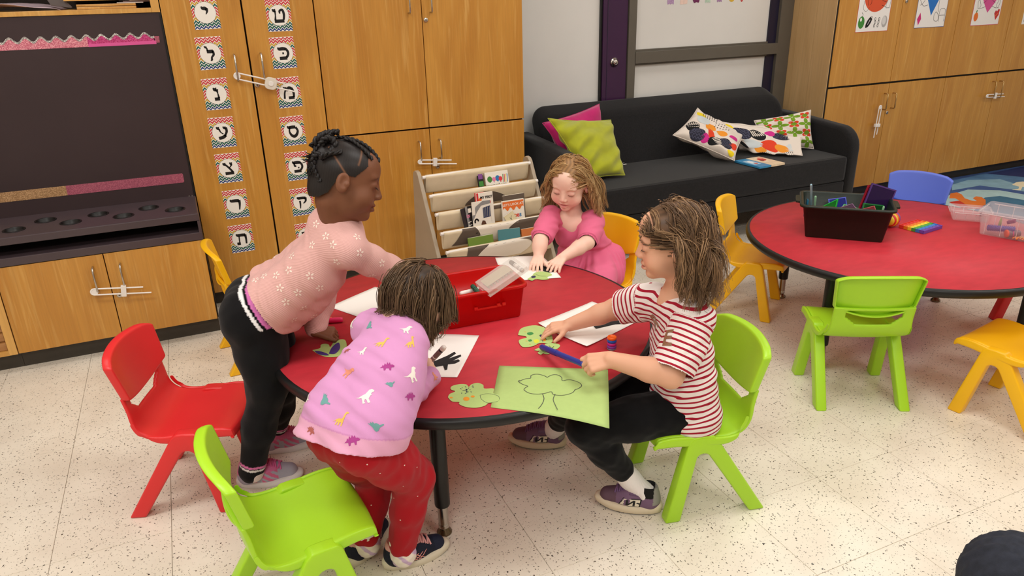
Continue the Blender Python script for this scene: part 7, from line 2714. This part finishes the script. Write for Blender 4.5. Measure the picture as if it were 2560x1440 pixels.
# hair: combed scalp with partings, braids and a twisted topknot
er, ec = V3(.0745, .0905, .0765), V3(0, -.010, .026)
g = lambda x, y, z: Hc + RA @ (V3(x, y, z) * kA)
capS = Sdf().ell(g(*ec), er * kA, RA).ell(g(0, -.045, -.03), V3(.050, .045, .045) * kA, RA, .02)
v, f = capS.mesh(.0022)
q = (v - Hc) @ RA / kA
bad = q[:, 2] < np.interp(q[:, 1], [-.075, -.055, -.035, -.018, .0, .020, .034, .05, .08], [-.058, -.056, -.040, -.004, .010, .008, .026, .046, .054])
f = f[~bad[f].any(1)]
col = np.tile(linc((30, 25, 24)), (len(v), 1)) * (1 + .5 * np.sin(q[:, 1] * 520 + 25 * q[:, 2]) ** 8)[:, None]


def seg_d(P, a, b):
    a, b = np.array(a), np.array(b)
    ab = b - a
    tt = np.clip(((P - a) @ ab) / (ab @ ab), 0, 1)
    return np.linalg.norm(P - a - tt[:, None] * ab, axis=1)


for sx in (-1, 1):
    for pa, pb in (((.062 * sx, .020, .040), (.045 * sx, .025, .086)), ((.070 * sx, -.004, .014), (.052 * sx, -.058, .072))):
        n_ = 6
        ln_ = [np.array(pa) + (np.array(pb) - np.array(pa)) * i / n_ for i in range(n_ + 1)]
        ln_ = [ec + (p - ec) / np.linalg.norm((p - ec) / er) for p in ln_]
        dmin = np.min([seg_d(q, ln_[i], ln_[i + 1]) for i in range(n_)], 0)
        m = np.exp(-(dmin / .0022) ** 2)[:, None] * .75
        col = col * (1 - m) + linc((130, 88, 62)) * m
hair = obj('hair', np_mesh('hair', v, f, MATS['hair_fibre'], col), t, 'black hair combed tight with fine partings')
HB = mat('braid_black', (26, 22, 22), rough=.45, spec=.35)


def braid(path, r=.0062, tw=170, taper=.7):
    P = bez(path, 8)
    mb = MB()
    L = [0]
    for i in range(1, len(P)):
        L.append(L[-1] + (P[i] - P[i - 1]).length)
    n = max(24, int(L[-1] / .0035))
    Q = [Vector([float(np.interp(L[-1] * i / n, L, [p[k] for p in P])) for k in range(3)]) for i in range(n + 1)]
    for st in range(3):
        pts, rr = [], []
        for i in range(n + 1):
            tg = (Q[min(i + 1, n)] - Q[max(i - 1, 0)]).normalized()
            a = tg.cross(Vector((.3, .5, .8))).normalized()
            b = tg.cross(a)
            ph = L[-1] * i / n * tw + st * 2.094
            w_ = r * (1 - (1 - taper) * i / n)
            pts.append(Q[i] + a * (math.sin(ph) * w_ * .75) + b * (math.sin(2 * ph) * w_ * .40))
            rr.append(w_ * .62)
        mb.tube(pts, rr, 7)
    mb.build('braid', HB, hair)


S_ = lambda x, y, z, o=1.03: g(*(ec + (V3(x, y, z) - ec) / np.linalg.norm((V3(x, y, z) - ec) / er) * o))
bun = AY(812, 378, .635)
braid([S_(.012, .074, .066), S_(.010, .058, .086), S_(.008, .03, .105), S_(.008, -.01, .108), S_(.006, -.05, .092), bun], .0075)
braid([S_(.045, .055, .065), S_(.045, .02, .094), S_(.03, -.02, .104), bun], .0062)
braid([S_(.05, -.06, -.02), S_(.045, -.085, .02), S_(.03, -.085, .06), bun], .0066)
braid([S_(-.03, .05, .08), S_(-.03, .0, .105), bun], .006)
braid([S_(-.045, -.06, -.01), S_(-.035, -.085, .04), bun], .006)
px = lambda u, v_, y=.635: AY(u, v_, y)
braid([px(820, 388), px(804, 366), px(808, 340), px(826, 332), px(846, 330)], .0115)
braid([px(815, 388), px(796, 372), px(796, 350), px(812, 336), px(824, 340), px(820, 362)], .0125)
braid([px(822, 382, .60), px(836, 372, .60), px(832, 352, .61), px(815, 346, .61), px(804, 360, .61)], .0115)
braid([px(800, 385, .60), px(786, 392, .60), px(783, 412, .60), px(792, 436, .60), px(806, 452, .60)], .009)
braid([px(812, 372), px(793, 362), px(782, 358), px(776, 366)], .0062)
braid([px(800, 395, .58), px(822, 384, .57), px(846, 382, .57), px(850, 376, .58)], .0075)
mb = MB()
for k in range(46):
    a = px(790 + rng.normal() * 5, 392 + rng.normal() * 5, .61)
    b = px(768 + rng.normal() * 9, 398 + rng.normal() * 9, .60)
    mb.tube(bez([a, mid(a, b) + rng.normal(size=3) * .003, b + rng.normal(size=3) * .004], 3), [.0011] * 6 + [.0003], 4)
for k in range(24):
    a = px(786 + rng.normal() * 3, 408 + rng.normal() * 3, .6)
    b = px(772 + rng.normal() * 4, 438 + rng.normal() * 7, .6)
    mb.tube(bez([a, mid(a, b) + rng.normal(size=3) * .004, b], 3), [.0012] * 6 + [.0003], 4)
mb.build('braid_ends', HB, hair)

# ---- the child leaning on the table, drawing
fB = unit(V3(.84, .54, 0)); rB = unit(np.cross(fB, V3(0, 0, 1)))
Pc, Cc, Nk = AY(880, 1080, .125), AY(948, 945, .19), AY(1002, 815, .265)
Hc = AY(1036, 768, .305)
RB_ = headR(tilt_fwd(unit(V3(.90, .44, 0)), .80), V3(0, 0, 1))
kB = 1.03
spB = unit(Cc - Pc)
shR, shL = AY(1008, 882, .195), Nk - rB * .10 + V3(0, 0, -.035)
elR, wrR = AZ(1016, 988, TH + .050), AZ(1080, 938, TH + .040)
elL, wrL = AZ(950, 880, TH + .06), AZ(1030, 900, TH + .04)
hpR, hpL = Pc + rB * .048 + V3(0, 0, -.02), Pc - rB * .048 + V3(0, 0, -.02)
knR, knL = AY(1034, 1192, .15), AY(938, 1188, .30)
anR, anL = AZ(1006, 1362, .088), AZ(916, 1338, .088)
t = person('child in a pink dinosaur sweatshirt and red trousers, bending over the table to draw', Pc)
s = Sdf()
add_head(s, Hc, RB_, kB)
s.cap(Hc + RB_ @ V3(0, -.035, -.05), Nk + V3(-.01, -.01, -.01), .038, .042, .02)
s.chain([Nk, Cc, Pc], [.030, .042, .045], .02)
arm_chain(s, shR, elR, wrR, [.036, .035, .030, .028, .020])
arm_chain(s, shL, elL, wrL, [.036, .034, .030, .028, .020])
for a, b, c in ((hpR, knR, anR), (hpL, knL, anL)):
    s.chain([a, b, c], [.055, .042, .026], .02)
mk = mid(B_TIP, B_TOP, .36)
dR = unit(mk - wrR + V3(.005, .01, 0))
add_hand(s, wrR, unit(dR + V3(0, 0, .1)), unit(V3(.75, -.55, .35)), +1, .106, (.95, 1.0, 1.05, 1.1), .04, thumb_dir=unit(dR * .8 + V3(-.25, .1, .35)), pip=1.05)
dL = unit(AZ(1066, 918, TH + .02) - wrL)
add_hand(s, wrL, dL, V3(0, 0, 1), -1, .106, (.4, .45, .5, .5), .07)
finish_body(s, t, skin_color((238, 190, 166), (206, 120, 112), Hc, RB_, kB, brow=(96, 72, 54), cheek=(226, 140, 126)))
lashes(t, Hc, RB_, kB, mat('lash_brown', (60, 42, 34)))
sw = Sdf()
for q in (-1, 1):
    sw.chain([Pc - spB * .055 + rB * .048 * q, Pc + spB * .03 + rB * .048 * q, Cc + rB * .042 * q, mid(Cc, Nk, .7) + rB * .046 * q], [.082, .082, .070, .048], .035)
sw.cap(Pc, Cc, .08, .066, .03).cap(Cc, Nk - spB * .012, .066, .046, .03)
sw.cap(mid(Nk, shR, .4), shR, .044, .045, .03).cap(mid(Nk, shL, .4), shL, .044, .045, .03)
arm_chain(sw, shR, elR, wrR + (elR - wrR) * .12, [.045, .042, .040, .036, .031], .010)
arm_chain(sw, shL, elL, wrL + (elL - wrL) * .08, [.052, .048, .044, .042, .034])
hemP, hemN = AY(866, 1118, .06), -unit(spB * .45 + V3(0, 0, .62))
fo = folds(.0038, 34, 21, axis=unit(spB + .4 * rB))
v, f = sw.mesh(.003, fo, [(hemP, hemN)])
dh = -(v - hemP) @ hemN
hem = (dh < .036) & (np.linalg.norm(v - Pc, axis=1) < .16)
colv = np.tile(linc((216, 152, 200)), (len(v), 1))
colv[hem] = linc((222, 162, 190))
colv[np.abs(dh - .037) < .0016] = linc((206, 138, 186))
dn = np.linalg.norm(v - (Nk + unit(Nk - Cc) * .035), axis=1)
colv[dn < .060] = linc((222, 150, 204))
shirt = obj('sweatshirt', np_mesh('sweatshirt', v, f, JERS, colv), t, 'lilac pink sweatshirt with small dinosaurs')
rex = [[(-.5, .05), (-.3, .02), (-.12, .10), (.02, .16), (.12, .30), (.20, .42), (.34, .44), (.46, .36), (.44, .28), (.34, .26), (.30, .12), (.36, .06), (.28, .05), (.24, -.05), (.20, -.14), (.26, -.30), (.30, -.38), (.16, -.38), (.10, -.20), (.02, -.14), (-.02, -.28), (.04, -.38), (-.10, -.38), (-.12, -.20), (-.16, -.06), (-.30, -.04)]]
longn = [[(-.5, -.28), (-.3, -.10), (-.14, .0), (.06, .02), (.14, .10), (.14, .34), (.20, .48), (.36, .46), (.38, .38), (.26, .36), (.26, .10), (.24, -.10), (.22, -.40), (.14, -.40), (.12, -.20), (.02, -.20), (.0, -.40), (-.08, -.40), (-.10, -.20), (-.16, -.22), (-.18, -.40), (-.26, -.40), (-.24, -.14), (-.36, -.20)]]
steg = [[(-.5, -.10), (-.34, .0), (-.30, .16), (-.22, .06), (-.16, .26), (-.06, .12), (.02, .30), (.10, .14), (.18, .26), (.24, .08), (.36, .08), (.50, -.02), (.44, -.10), (.28, -.10), (.26, -.32), (.16, -.32), (.12, -.16), (-.08, -.16), (-.12, -.32), (-.22, -.32), (-.24, -.12), (-.36, -.10)]]
bront = [[(-.5, .22), (-.36, .14), (-.30, .26), (-.24, .14), (-.16, .24), (-.10, .10), (.02, .10), (.16, .02), (.22, -.08), (.44, -.04), (.50, -.12), (.34, -.18), (.20, -.22), (.08, -.40), (-.06, -.44), (-.16, -.34), (-.24, -.12), (-.34, .02)]]
DC = [mat('dino_white', (240, 232, 222), rough=.9), mat('dino_yellow', (232, 190, 92), rough=.9), mat('dino_teal', (110, 160, 158), rough=.9), mat('dino_purple', (170, 62, 138), rough=.9), mat('dino_orange', (228, 146, 118), rough=.9), mat('dino_brown', (170, 92, 84), rough=.9)]
dl = [(878, 812, rex, .032, .5, 0), (926, 812, bront, .030, -.5, 2), (1014, 824, rex, .032, -.2, 0), (954, 856, longn, .036, -.1, 1), (867, 876, steg, .022, .6, 5), (1026, 855, longn, .032, .1, 1), (968, 916, steg, .034, .1, 3), (870, 930, rex, .036, -.5, 4), (803, 944, steg, .026, 1.2, 3), (1030, 938, rex, .042, .1, 0), (816, 998, bront, .038, -.5, 2),
      (912, 992, rex, .044, .2, 0), (1026, 990, steg, .032, -.1, 3), (852, 1047, longn, .038, -.1, 1), (778, 1075, steg, .028, -.5, 5), (940, 1062, bront, .034, .2, 2), (880, 1100, steg, .036, .2, 3), (975, 958, bront, .022, .5, 2), (1088, 945, rex, .026, 1.1, 4), (826, 886, longn, .030, .6, 1), (768, 1000, rex, .026, 1.2, 0), (905, 880, rex, .026, .2, 0)]
decals(shirt, 'dinosaur_print', dl, DC, label='small dinosaur prints in six colours')
tr = Sdf()
for q, hp, kn, an in ((1, hpR, knR, anR), (-1, hpL, knL, anL)):
    tr.ell(Pc + rB * .040 * q - fB * .012 + V3(0, 0, -.01), V3(.062, .066, .066), None, .03)
    tr.chain([hp, mid(hp, kn, .5), kn, mid(kn, an, .45), an + V3(0, 0, .004)], [.066, .061, .051, .043, .036], .02)


def colBt(v):
    col = np.tile(linc((168, 24, 34)), (len(v), 1))
    return col


RTR = sdf_obj('trousers', tr, t, JERS, .0036, folds(.0036, 42, 5), (), colBt, 'dark red trousers with tiny white dots')
dot = [circle(0, 0, 1, n=10)]
decals(RTR, 'dot_print', [(952, 1119, dot, .0016, 0, 0), (987, 1135, dot, .0016, 0, 0), (1011, 1163, dot, .0016, 0, 0), (918, 1161, dot, .0016, 0, 0), (950, 1183, dot, .0018, 0, 0), (850, 1156, dot, .0014, 0, 0), (1044, 1240, dot, .0016, 0, 0), (1008, 1215, dot, .0014, 0, 0), (928, 1263, dot, .0016, 0, 0), (1001, 1300, dot, .0018, 0, 0), (1042, 1168, dot, .0014, 0, 0), (985, 1245, dot, .0014, 0, 0)], [mat('print_cream', (248, 226, 214))])
toeR, heelR = AZ(1118, 1382, 0), AZ(962, 1436, 0)
NAVYS = two_tone([(lambda q: (q[:, 0] > .135), (30, 34, 54)), (lambda q: (q[:, 2] > .066), (228, 168, 164))], (24, 27, 44))
netp = []
for k in range(5):
    netp.append((1, [(.035 + .012 * k, .026), (.038 + .012 * k, .026), (.062 + .012 * k, .046), (.059 + .012 * k, .046)]))
    netp.append((1, [(.06 + .010 * k, .026), (.063 + .010 * k, .026), (.040 + .010 * k, .044), (.037 + .010 * k, .044)]))
pk = [mat('dino_white', (0, 0, 0)), mat('shoe_peach', (232, 156, 146), rough=.6)]
for an, heel, toe in ((anR, heelR, toeR), (anL, AZ(876, 1432, 0), AZ(946, 1352, 0))):
    heel, toe = heel + UH * .020, toe + UH * .020
    sk = Sdf().chain([an + V3(0, 0, .012), an + V3(0, 0, -.03), mid(V3(*heel), V3(*toe), .30) + V3(0, 0, .04)], [.034, .030, .02], .015)
    sdf_obj('sock', sk, t, JERS, .003, folds(.002, 90, 4), (), lambda v: np.where((np.sin(v[:, 2:3] * 130 + v[:, 0:1] * 160) > .55) & (v[:, 2:3] < .085), linc((206, 176, 206)), linc((240, 228, 214))), 'cream sock with pastel swirls')
    shoe(t, heel, toe - heel, .172, NAVYS, (222, 210, 186), (222, 160, 156), [(-1, netp, pk), (1, netp, pk)], strap=(26, 29, 46), bow=False, label='navy sneaker with a strap and peach stitching')
hair_strands('hair', t, Hc, RB_, kB, [(84, 64, 46), (104, 80, 58), (126, 100, 74), (94, 72, 52)], 190, 9, (.088, .112), (0, -.02), .14, (.003, 50.0), hairline=.055, rad=.00125, push=sw, seed=4, clump=.0085, outw=-.02, under=-.06, extra_vol=1.06, face_y=.035, yf=.045, zf=.02, capcol=(60, 44, 32))

# ---- the blonde child in the pink dress
fC = unit(V3(-.68, -.73, 0)); rC = unit(np.cross(fC, V3(0, 0, 1)))
Pc = V3(.790, 1.190, .345)
Nk, Hc = AY(1432, 545, 1.175), AY(1424, 458, 1.155)
Cc = mid(Pc, Nk, .60) + fC * .012
RC = headR(tilt_fwd(unit(-.40 * RT - .92 * V3(FW[0], FW[1], 0) / .92), .34), V3(0, 0, 1) + .10 * RT)
kC = .99
shR, shL = AY(1377, 540, 1.205), AY(1485, 552, 1.115)
elR, wrR = AY(1351, 603, 1.075), AZ(1346, 643, TH + .032)
elL, wrL = AY(1468, 606, 1.01), AZ(1404, 646, TH + .032)
t = person('blonde child in a pink short-sleeved dress, seated behind the red bin', Pc)
s = Sdf()
add_head(s, Hc, RC, kC, mouth_open=1.0, cheek=1.1)
s.cap(Hc + RC @ V3(0, -.025, -.06), Nk + V3(0, 0, -.01), .034, .038, .02)
s.chain([Nk + V3(0, 0, -.03), Cc, Pc], [.052, .058, .062], .03)
for q in (-1, 1):
    s.cap(Nk + V3(0, 0, -.035), (shR if q > 0 else shL), .036, .036, .02)
arm_chain(s, shR, elR, wrR, [.036, .032, .0275, .027, .0185], .012)
arm_chain(s, shL, elL, wrL, [.036, .032, .0275, .027, .0185], .012)
for q in (-1, 1):
    kn = Pc + fC * .20 + rC * .06 * q + V3(0, 0, -.035)
    an = kn + fC * .01 + V3(0, 0, -.27)
    s.chain([Pc + rC * .05 * q, kn, an], [.055, .04, .026], .02)
    s.cap(an, an + fC * .10 + V3(0, 0, -.025), .026, .020, .015)
dR = unit(AZ(1337, 672, TH + .014) - wrR)
add_hand(s, wrR, dR, V3(-.1, -.1, 1), +1, .106, (.42, .40, .42, .5), .13, pip=.9)
dL = unit(AZ(1375, 678, TH + .014) - wrL)
add_hand(s, wrL, dL, V3(0, -.1, 1), -1, .106, (.42, .40, .42, .45), .12, pip=.9)
finish_body(s, t, skin_color((246, 204, 184), (214, 116, 116), Hc, RC, kC, brow=(206, 164, 124), cheek=(238, 150, 140)), .0029)
lashes(t, Hc, RC, kC, mat('lash_soft', (120, 86, 66)))
dr = Sdf()
for q in (-1, 1):
    dr.chain([Pc + rC * .045 * q + V3(0, 0, .03), mid(Pc, Cc) + rC * .038 * q, Cc + rC * .036 * q, mid(Cc, Nk, .62) + rC * .046 * q], [.072, .064, .063, .046], .03)
dr.cap(Nk + V3(0, 0, -.045), mid(Nk, shR, .8) + V3(0, 0, -.012), .036, .040, .03).cap(Nk + V3(0, 0, -.045), mid(Nk, shL, .8) + V3(0, 0, -.012), .036, .040, .03)
for S0, E0 in ((shR, elR), (shL, elL)):
    dr.chain([S0, mid(S0, E0, .45), mid(S0, E0, .80)], [.044, .043, .045], .02)
dr.ell(Nk + V3(0, 0, .022) + fC * .03, V3(.044, .044, .056), None, .006, -1)
wz = Pc[2] + .085
hipw = Pc + V3(0, 0, .02)
dr.ell(hipw + fC * .035 + V3(0, 0, -.01), V3(.125, .125, .085), None, .03)
for q in (-1, 1):
    dr.cap(Pc + rC * .055 * q, Pc + fC * .20 + rC * .07 * q + V3(0, 0, -.015), .080, .066, .03)
dr.cap(hipw - rC * .07 - fC * .0, hipw - rC * .10 + fC * .06 + V3(0, 0, -.05), .06, .05, .03)
fg = folds(.0034, 48, 31, axis=V3(.3, .2, .6))
r8 = np.random.default_rng(5)


def gath(P):
    a = np.arctan2((P - Pc) @ rC, (P - Pc) @ fC)
    below = sstep(wz + .02, wz - .05, P[:, 2])
    return fg(P) * (1 - .5 * below) - .0050 * np.sin(a * 26 + 3 * np.sin(a * 5)) * below * .7 + .010 * np.exp(-((P[:, 2] - wz) / .010) ** 2) * (np.linalg.norm((P - Pc)[:, :2], axis=1) < .2)


eR, eL = mid(shR, elR, .80), mid(shL, elL, .80)
v, f = dr.mesh(.0027, gath)
hemcol = np.tile(linc((232, 112, 148)), (len(v), 1))
for S0, E0 in ((shR, eR), (shL, eL)):
    d, off = axis_t(v, S0, E0)
    m = (off < .06) & (np.abs(d + .022) < .0022)
    hemcol[m] = linc((204, 88, 122))
    d2, off2 = axis_t(v, S0, E0)
kill = np.zeros(len(v), bool)
for S0, E0 in ((shR, eR), (shL, eL)):
    d, off = axis_t(v, S0, E0)
    kill |= (d < -.030) & (off < .055)
f = f[~kill[f].any(1)]
dress = obj('dress', np_mesh('dress', v, f, JERS, hemcol), t, 'pink short-sleeved dress gathered at the waist')
hair_strands('hair', t, Hc, RC, kC, [(158, 116, 72), (186, 144, 94), (206, 168, 116), (222, 188, 138), (172, 130, 84)], 170, 9, (.165, .215), 'center', .20, (.0085, 48.0), hairline=.062, rad=.00115, push=dr, seed=2, clump=.0075, outw=.05, yf=.026, zf=.05, under=-.05, extra_vol=1.05, capcol=(150, 112, 72))

# ---- the seated child in the striped shirt
fD = unit(V3(-.90, .43, 0)); rD = unit(np.cross(fD, V3(0, 0, 1)))
Pc = AY(1712, 1004, .14)
Cc, Nk, Hc = AY(1702, 862, .165), AY(1690, 742, .168), AY(1684, 604, .165)
RD = headR(tilt_fwd(unit(-.985 * RT + .12 * V3(FW[0], FW[1], 0)), .14), V3(0, 0, 1))
kD = 1.05
spD = unit(Nk - Pc)
shL, shR = AY(1735, 800, .075), AY(1632, 752, .26)
elL, wrL = AY(1676, 938, .035), AY(1526, 899, .112)
elR, wrR = AY(1540, 772, .375), AZ(1424, 812, TH + .036)
hpL, hpR = Pc - rD * .05 + fD * .02, Pc + rD * .05 + fD * .02
knL, anL = AZ(1462, 1068, .300), AZ(1574, 1196, .100)
knR, anR = V3(.235, .300, .315), AZ(1388, 1066, .105)
t = person('curly-haired child in a red and white striped shirt, seated on the green chair', Pc)
s = Sdf()
add_head(s, Hc, RD, kD, smile=1.0)
s.cap(Hc + RD @ V3(0, -.028, -.06), Nk + V3(0, 0, -.01), .037, .042, .02)
s.chain([Nk + V3(0, 0, -.03), Cc, Pc], [.052, .062, .062], .03)
arm_chain(s, shL, elL, wrL, [.040, .037, .034, .032, .0215], .012)
arm_chain(s, shR, elR, wrR, [.040, .036, .032, .030, .0205], .012)
for hp, kn, an in ((hpL, knL, anL), (hpR, knR, anR)):
    s.chain([hp, kn, mid(kn, an, .35), an], [.058, .042, .038, .0255], .02)
dL = unit(AY(1450, 910, .140) - wrL)
add_hand(s, wrL, unit(dL + V3(0, 0, -.05)), unit(V3(-.25, -.55, .8)), -1, .116, (.70, .85, .95, 1.0), .05, thumb_dir=unit(dL * .9 + V3(0, .3, -.15)), pip=1.0, rscale=1.08)
dR = unit(AZ(1352, 826, TH + .022) - wrR)
add_hand(s, wrR, unit(dR + V3(0, 0, .02)), V3(0, -.1, 1), +1, .114, (.24, .42, .5, .55), .13, thumb_dir=unit(dR * .70 + V3(.05, -.62, -.28)), pip=.8)
finish_body(s, t, skin_color((226, 172, 142), (200, 108, 100), Hc, RD, kD, brow=(92, 66, 50), cheek=(226, 136, 112)), .0030)
lashes(t, Hc, RD, kD, mat('lash_brown', (60, 42, 34)))
# striped shirt: stripe coordinate stored on the cloth
STR = mat('striped_jersey', (236, 226, 222), rough=.9, spec=.12)
nt = STR.node_tree
at_ = nt.nodes.new('ShaderNodeAttribute'); at_.attribute_name = 'Col'
sp_ = nt.nodes.new('ShaderNodeSeparateColor'); nt.links.new(at_.outputs['Color'], sp_.inputs[0])
md_ = nt.nodes.new('ShaderNodeMath'); md_.operation = 'FRACT'; nt.links.new(sp_.outputs[0], md_.inputs[0])
lt_ = nt.nodes.new('ShaderNodeMath'); lt_.operation = 'LESS_THAN'; lt_.inputs[1].default_value = .36; nt.links.new(md_.outputs[0], lt_.inputs[0])
mx_ = nt.nodes.new('ShaderNodeMixRGB'); mx_.inputs['Color1'].default_value = lin((240, 230, 226)) + (1,); mx_.inputs['Color2'].default_value = lin((166, 34, 54)) + (1,)
nt.links.new(lt_.outputs[0], mx_.inputs['Fac']); nt.links.new(mx_.outputs[0], nt.nodes['Principled BSDF'].inputs['Base Color'])
sh = Sdf()
for q in (-1, 1):
    sh.chain([Pc - rD * .05 * q + V3(.01, 0, -.01), mid(Pc, Cc) - rD * .046 * q, Cc - rD * .044 * q, mid(Cc, Nk, .62) - rD * .055 * q], [.086, .078, .074, .052], .03)
sh.cap(Cc, mid(Cc, Nk, .8), .072, .05, .03).cap(mid(Cc, Nk, .8), Nk + V3(0, 0, -.012), .052, .045, .02)
sh.cap(mid(Nk, shL, .35) + V3(0, 0, -.02), shL, .046, .052, .03).cap(mid(Nk, shR, .35) + V3(0, 0, -.02), shR, .046, .050, .03)
slL, slR = mid(shL, elL, .88), mid(shR, elR, .74)
sh.chain([shL, mid(shL, slL), slL + (slL - shL) * .04], [.054, .055, .056], .02)
sh.chain([shR, mid(shR, slR), slR + (slR - shR) * .04], [.052, .052, .053], .02)
fr_ = unit(fD * .5 + V3(0, 0, -1))
sh.cap(Pc + fD * .05 + V3(0, 0, .01), Pc + fD * .06 - rD * .03 + V3(0, 0, -.01), .065, .06, .03)
fs_ = folds(.0036, 36, 14, axis=unit(spD + .3 * fD))
v, f = sh.mesh(.0027, fs_, [(Pc + V3(0, 0, -.052), unit(V3(0, 0, -1) + fD * .25))])
dLs, oL = axis_t(v, shL, slL)
dRs, oR = axis_t(v, shR, slR)
tor = (v - Pc) @ spD
wob = fs_(v) * 1.6
co = tor + wob
lenL = np.linalg.norm(slL - shL)
spine_off = np.abs((v - Pc) @ rD)
mL = ((v - Pc) @ -rD > .085) & (dLs < lenL * .95) & (oL < .075)
mR = (oR < .07) & (dRs < np.linalg.norm(slR - shR) * .80) & ((v - Pc) @ rD > .062)
co = np.where(mL, -dLs * 1.0 + .004, co)
co = np.where(mR, dRs, co)
colD = np.zeros((len(v), 3)); colD[:, 0] = co / .0158 + 100
killD = ((dLs < -.006) & (oL < .062) & (dLs > -.08)) | ((dRs < -.006) & (oR < .062) & (dRs > -.08))
ringN = np.linalg.norm(v - (Nk + V3(0, 0, .03)), axis=1) < .030
killD |= ((v - (Pc + V3(0, 0, -.050))) @ unit(V3(0, 0, -1) + fD * .25)) > -.002
f2 = f[~(killD | ringN)[f].any(1)]
shirt = obj('striped_shirt', np_mesh('striped_shirt', v, f2, STR, colD), t, 'white T-shirt with dark red stripes')
glet = lambda c_: [[(p[0], p[1]) for p in tri] for tri in text_polys(c_, 1.0, .03)]
decals(shirt, 'letter_print', [(1640, 806, glet('R'), .062, .45, 0), (1668, 846, glet('E'), .060, .12, 0)], [mat('bronze_sequin', (150, 104, 78), rough=.35, spec=.6, noise=.3, nscale=600)], label='bronze sequin letters', off=.0012)
lg = Sdf()
for q in (-1, 1):
    lg.ell(Pc - rD * .045 * q, V3(.072, .074, .070), None, .03)
lg.chain([hpL, mid(hpL, knL), knL, mid(knL, anL, .45), mid(knL, anL, .80)], [.072, .062, .050, .044, .036], .02)
lg.chain([hpR, mid(hpR, knR), knR, mid(knR, anR, .45), mid(knR, anR, .80)], [.072, .062, .050, .044, .036], .02)
eLg, eRg = mid(knL, anL, .83), mid(knR, anR, .83)
sdf_obj('leggings', lg, t, JERS, .004, folds(.0016, 50, 9), (), lambda v: np.tile(linc((13, 13, 15)), (len(v), 1)), 'black cropped leggings')
N_poly = [(0, [(.052, .024), (.112, .024), (.098, .050), (.046, .052)])]
nl = [(1, [(.055, .026), (.108, .026), (.095, .0475), (.050, .0495)])]
for pl_ in ([(.062, .028), (.068, .028), (.066, .046), (.060, .046)], [(.060, .046), (.066, .046), (.088, .028), (.081, .028)], [(.081, .028), (.087, .028), (.085, .046), (.079, .046)]):
    nl.append((2, [(p[0] + .004, p[1]) for p in pl_]))
LG = [mat('logo_black', (18, 16, 18)), mat('logo_cream', (230, 220, 200), rough=.5), mat('logo_black2', (18, 16, 18))]
PURPS = two_tone([(lambda q: (q[:, 0] > .120), (104, 78, 92)), (lambda q: (q[:, 2] > .058) & (q[:, 0] < .055), (20, 18, 20)), (lambda q: (q[:, 0] < .016) & (q[:, 2] > .035), (150, 146, 140))], (122, 94, 122))
for an, heel, toe, rl in ((anL, AZ(1652, 1290, .004), AZ(1492, 1262, .004), 0), (anR, AZ(1412, 1122, .004), AZ(1270, 1112, .004), 0)):
    heel, toe = heel + UH * .024, toe + UH * .024
    d_ = unit(toe - heel)
    ank = V3(*heel) + d_ * .040 + V3(0, 0, .05)
    top_ = mid(an, knL if an is anL else knR, .16)
    sk = Sdf().chain([top_, an, ank, V3(*heel) + d_ * .06 + V3(0, 0, .038)], [.0315, .0295, .028, .018], .015)
    sdf_obj('sock', sk, t, JERS, .0028, lambda P, a=an: .0008 * np.sin(np.arctan2(P[:, 1] - a[1], P[:, 0] - a[0]) * 34), (), lambda v: np.tile(linc((244, 236, 234)), (len(v), 1)), 'white ribbed sock')
    shoe(t, heel, d_, .180, PURPS, (228, 212, 184), (124, 92, 136), [(-1, N_poly + nl, LG), (1, N_poly + nl, LG)], strap=(112, 86, 120), bow=False, label='purple-grey sneaker with a cream side letter')
hair_strands('hair', t, Hc, RD, kD, [(92, 68, 48), (114, 86, 62), (138, 106, 76), (158, 124, 90), (104, 78, 56)], 240, 9, (.140, .190), 'center', .19, (.0095, 58.0), hairline=.034, rad=.0012, push=sh, seed=7, clump=.0085, outw=.05, under=-.05, extra_vol=1.05, face_y=.034, fuzz=.10, yf=.004, zf=.042, capcol=(96, 70, 50))

# ---- the adult's knee at the lower right corner
kp_ = CAM + ray(2540, 1462) * 1.05
t = person('dark ribbed jeans knee of a seated adult, cut off in the lower right corner', kp_)
DEN = mat('dark_denim', (34, 38, 50), rough=.85, noise=.35, nscale=90, bump=.3, bscale=700)
down = V3(.10, .10, -1)
s = Sdf()
th_ = kp_ + V3(.36, -.26, -.02)
ft2 = V3(kp_[0] + .05, kp_[1] + .06, .06)
s.chain([th_, mid(th_, kp_), kp_, mid(kp_, ft2, .35), ft2], [.088, .078, .066, .060, .045], .03)
rb = lambda P: .0022 * np.sin((P @ unit(V3(.8, .6, .1))) * 330) * (np.abs((P - kp_) @ unit(V3(-.5, .3, .3))) < .2) + folds(.002, 60, 3)(P)
sdf_obj('jeans', s, t, DEN, .006, rb, (), None, 'dark navy jeans with ribbed knee panels')
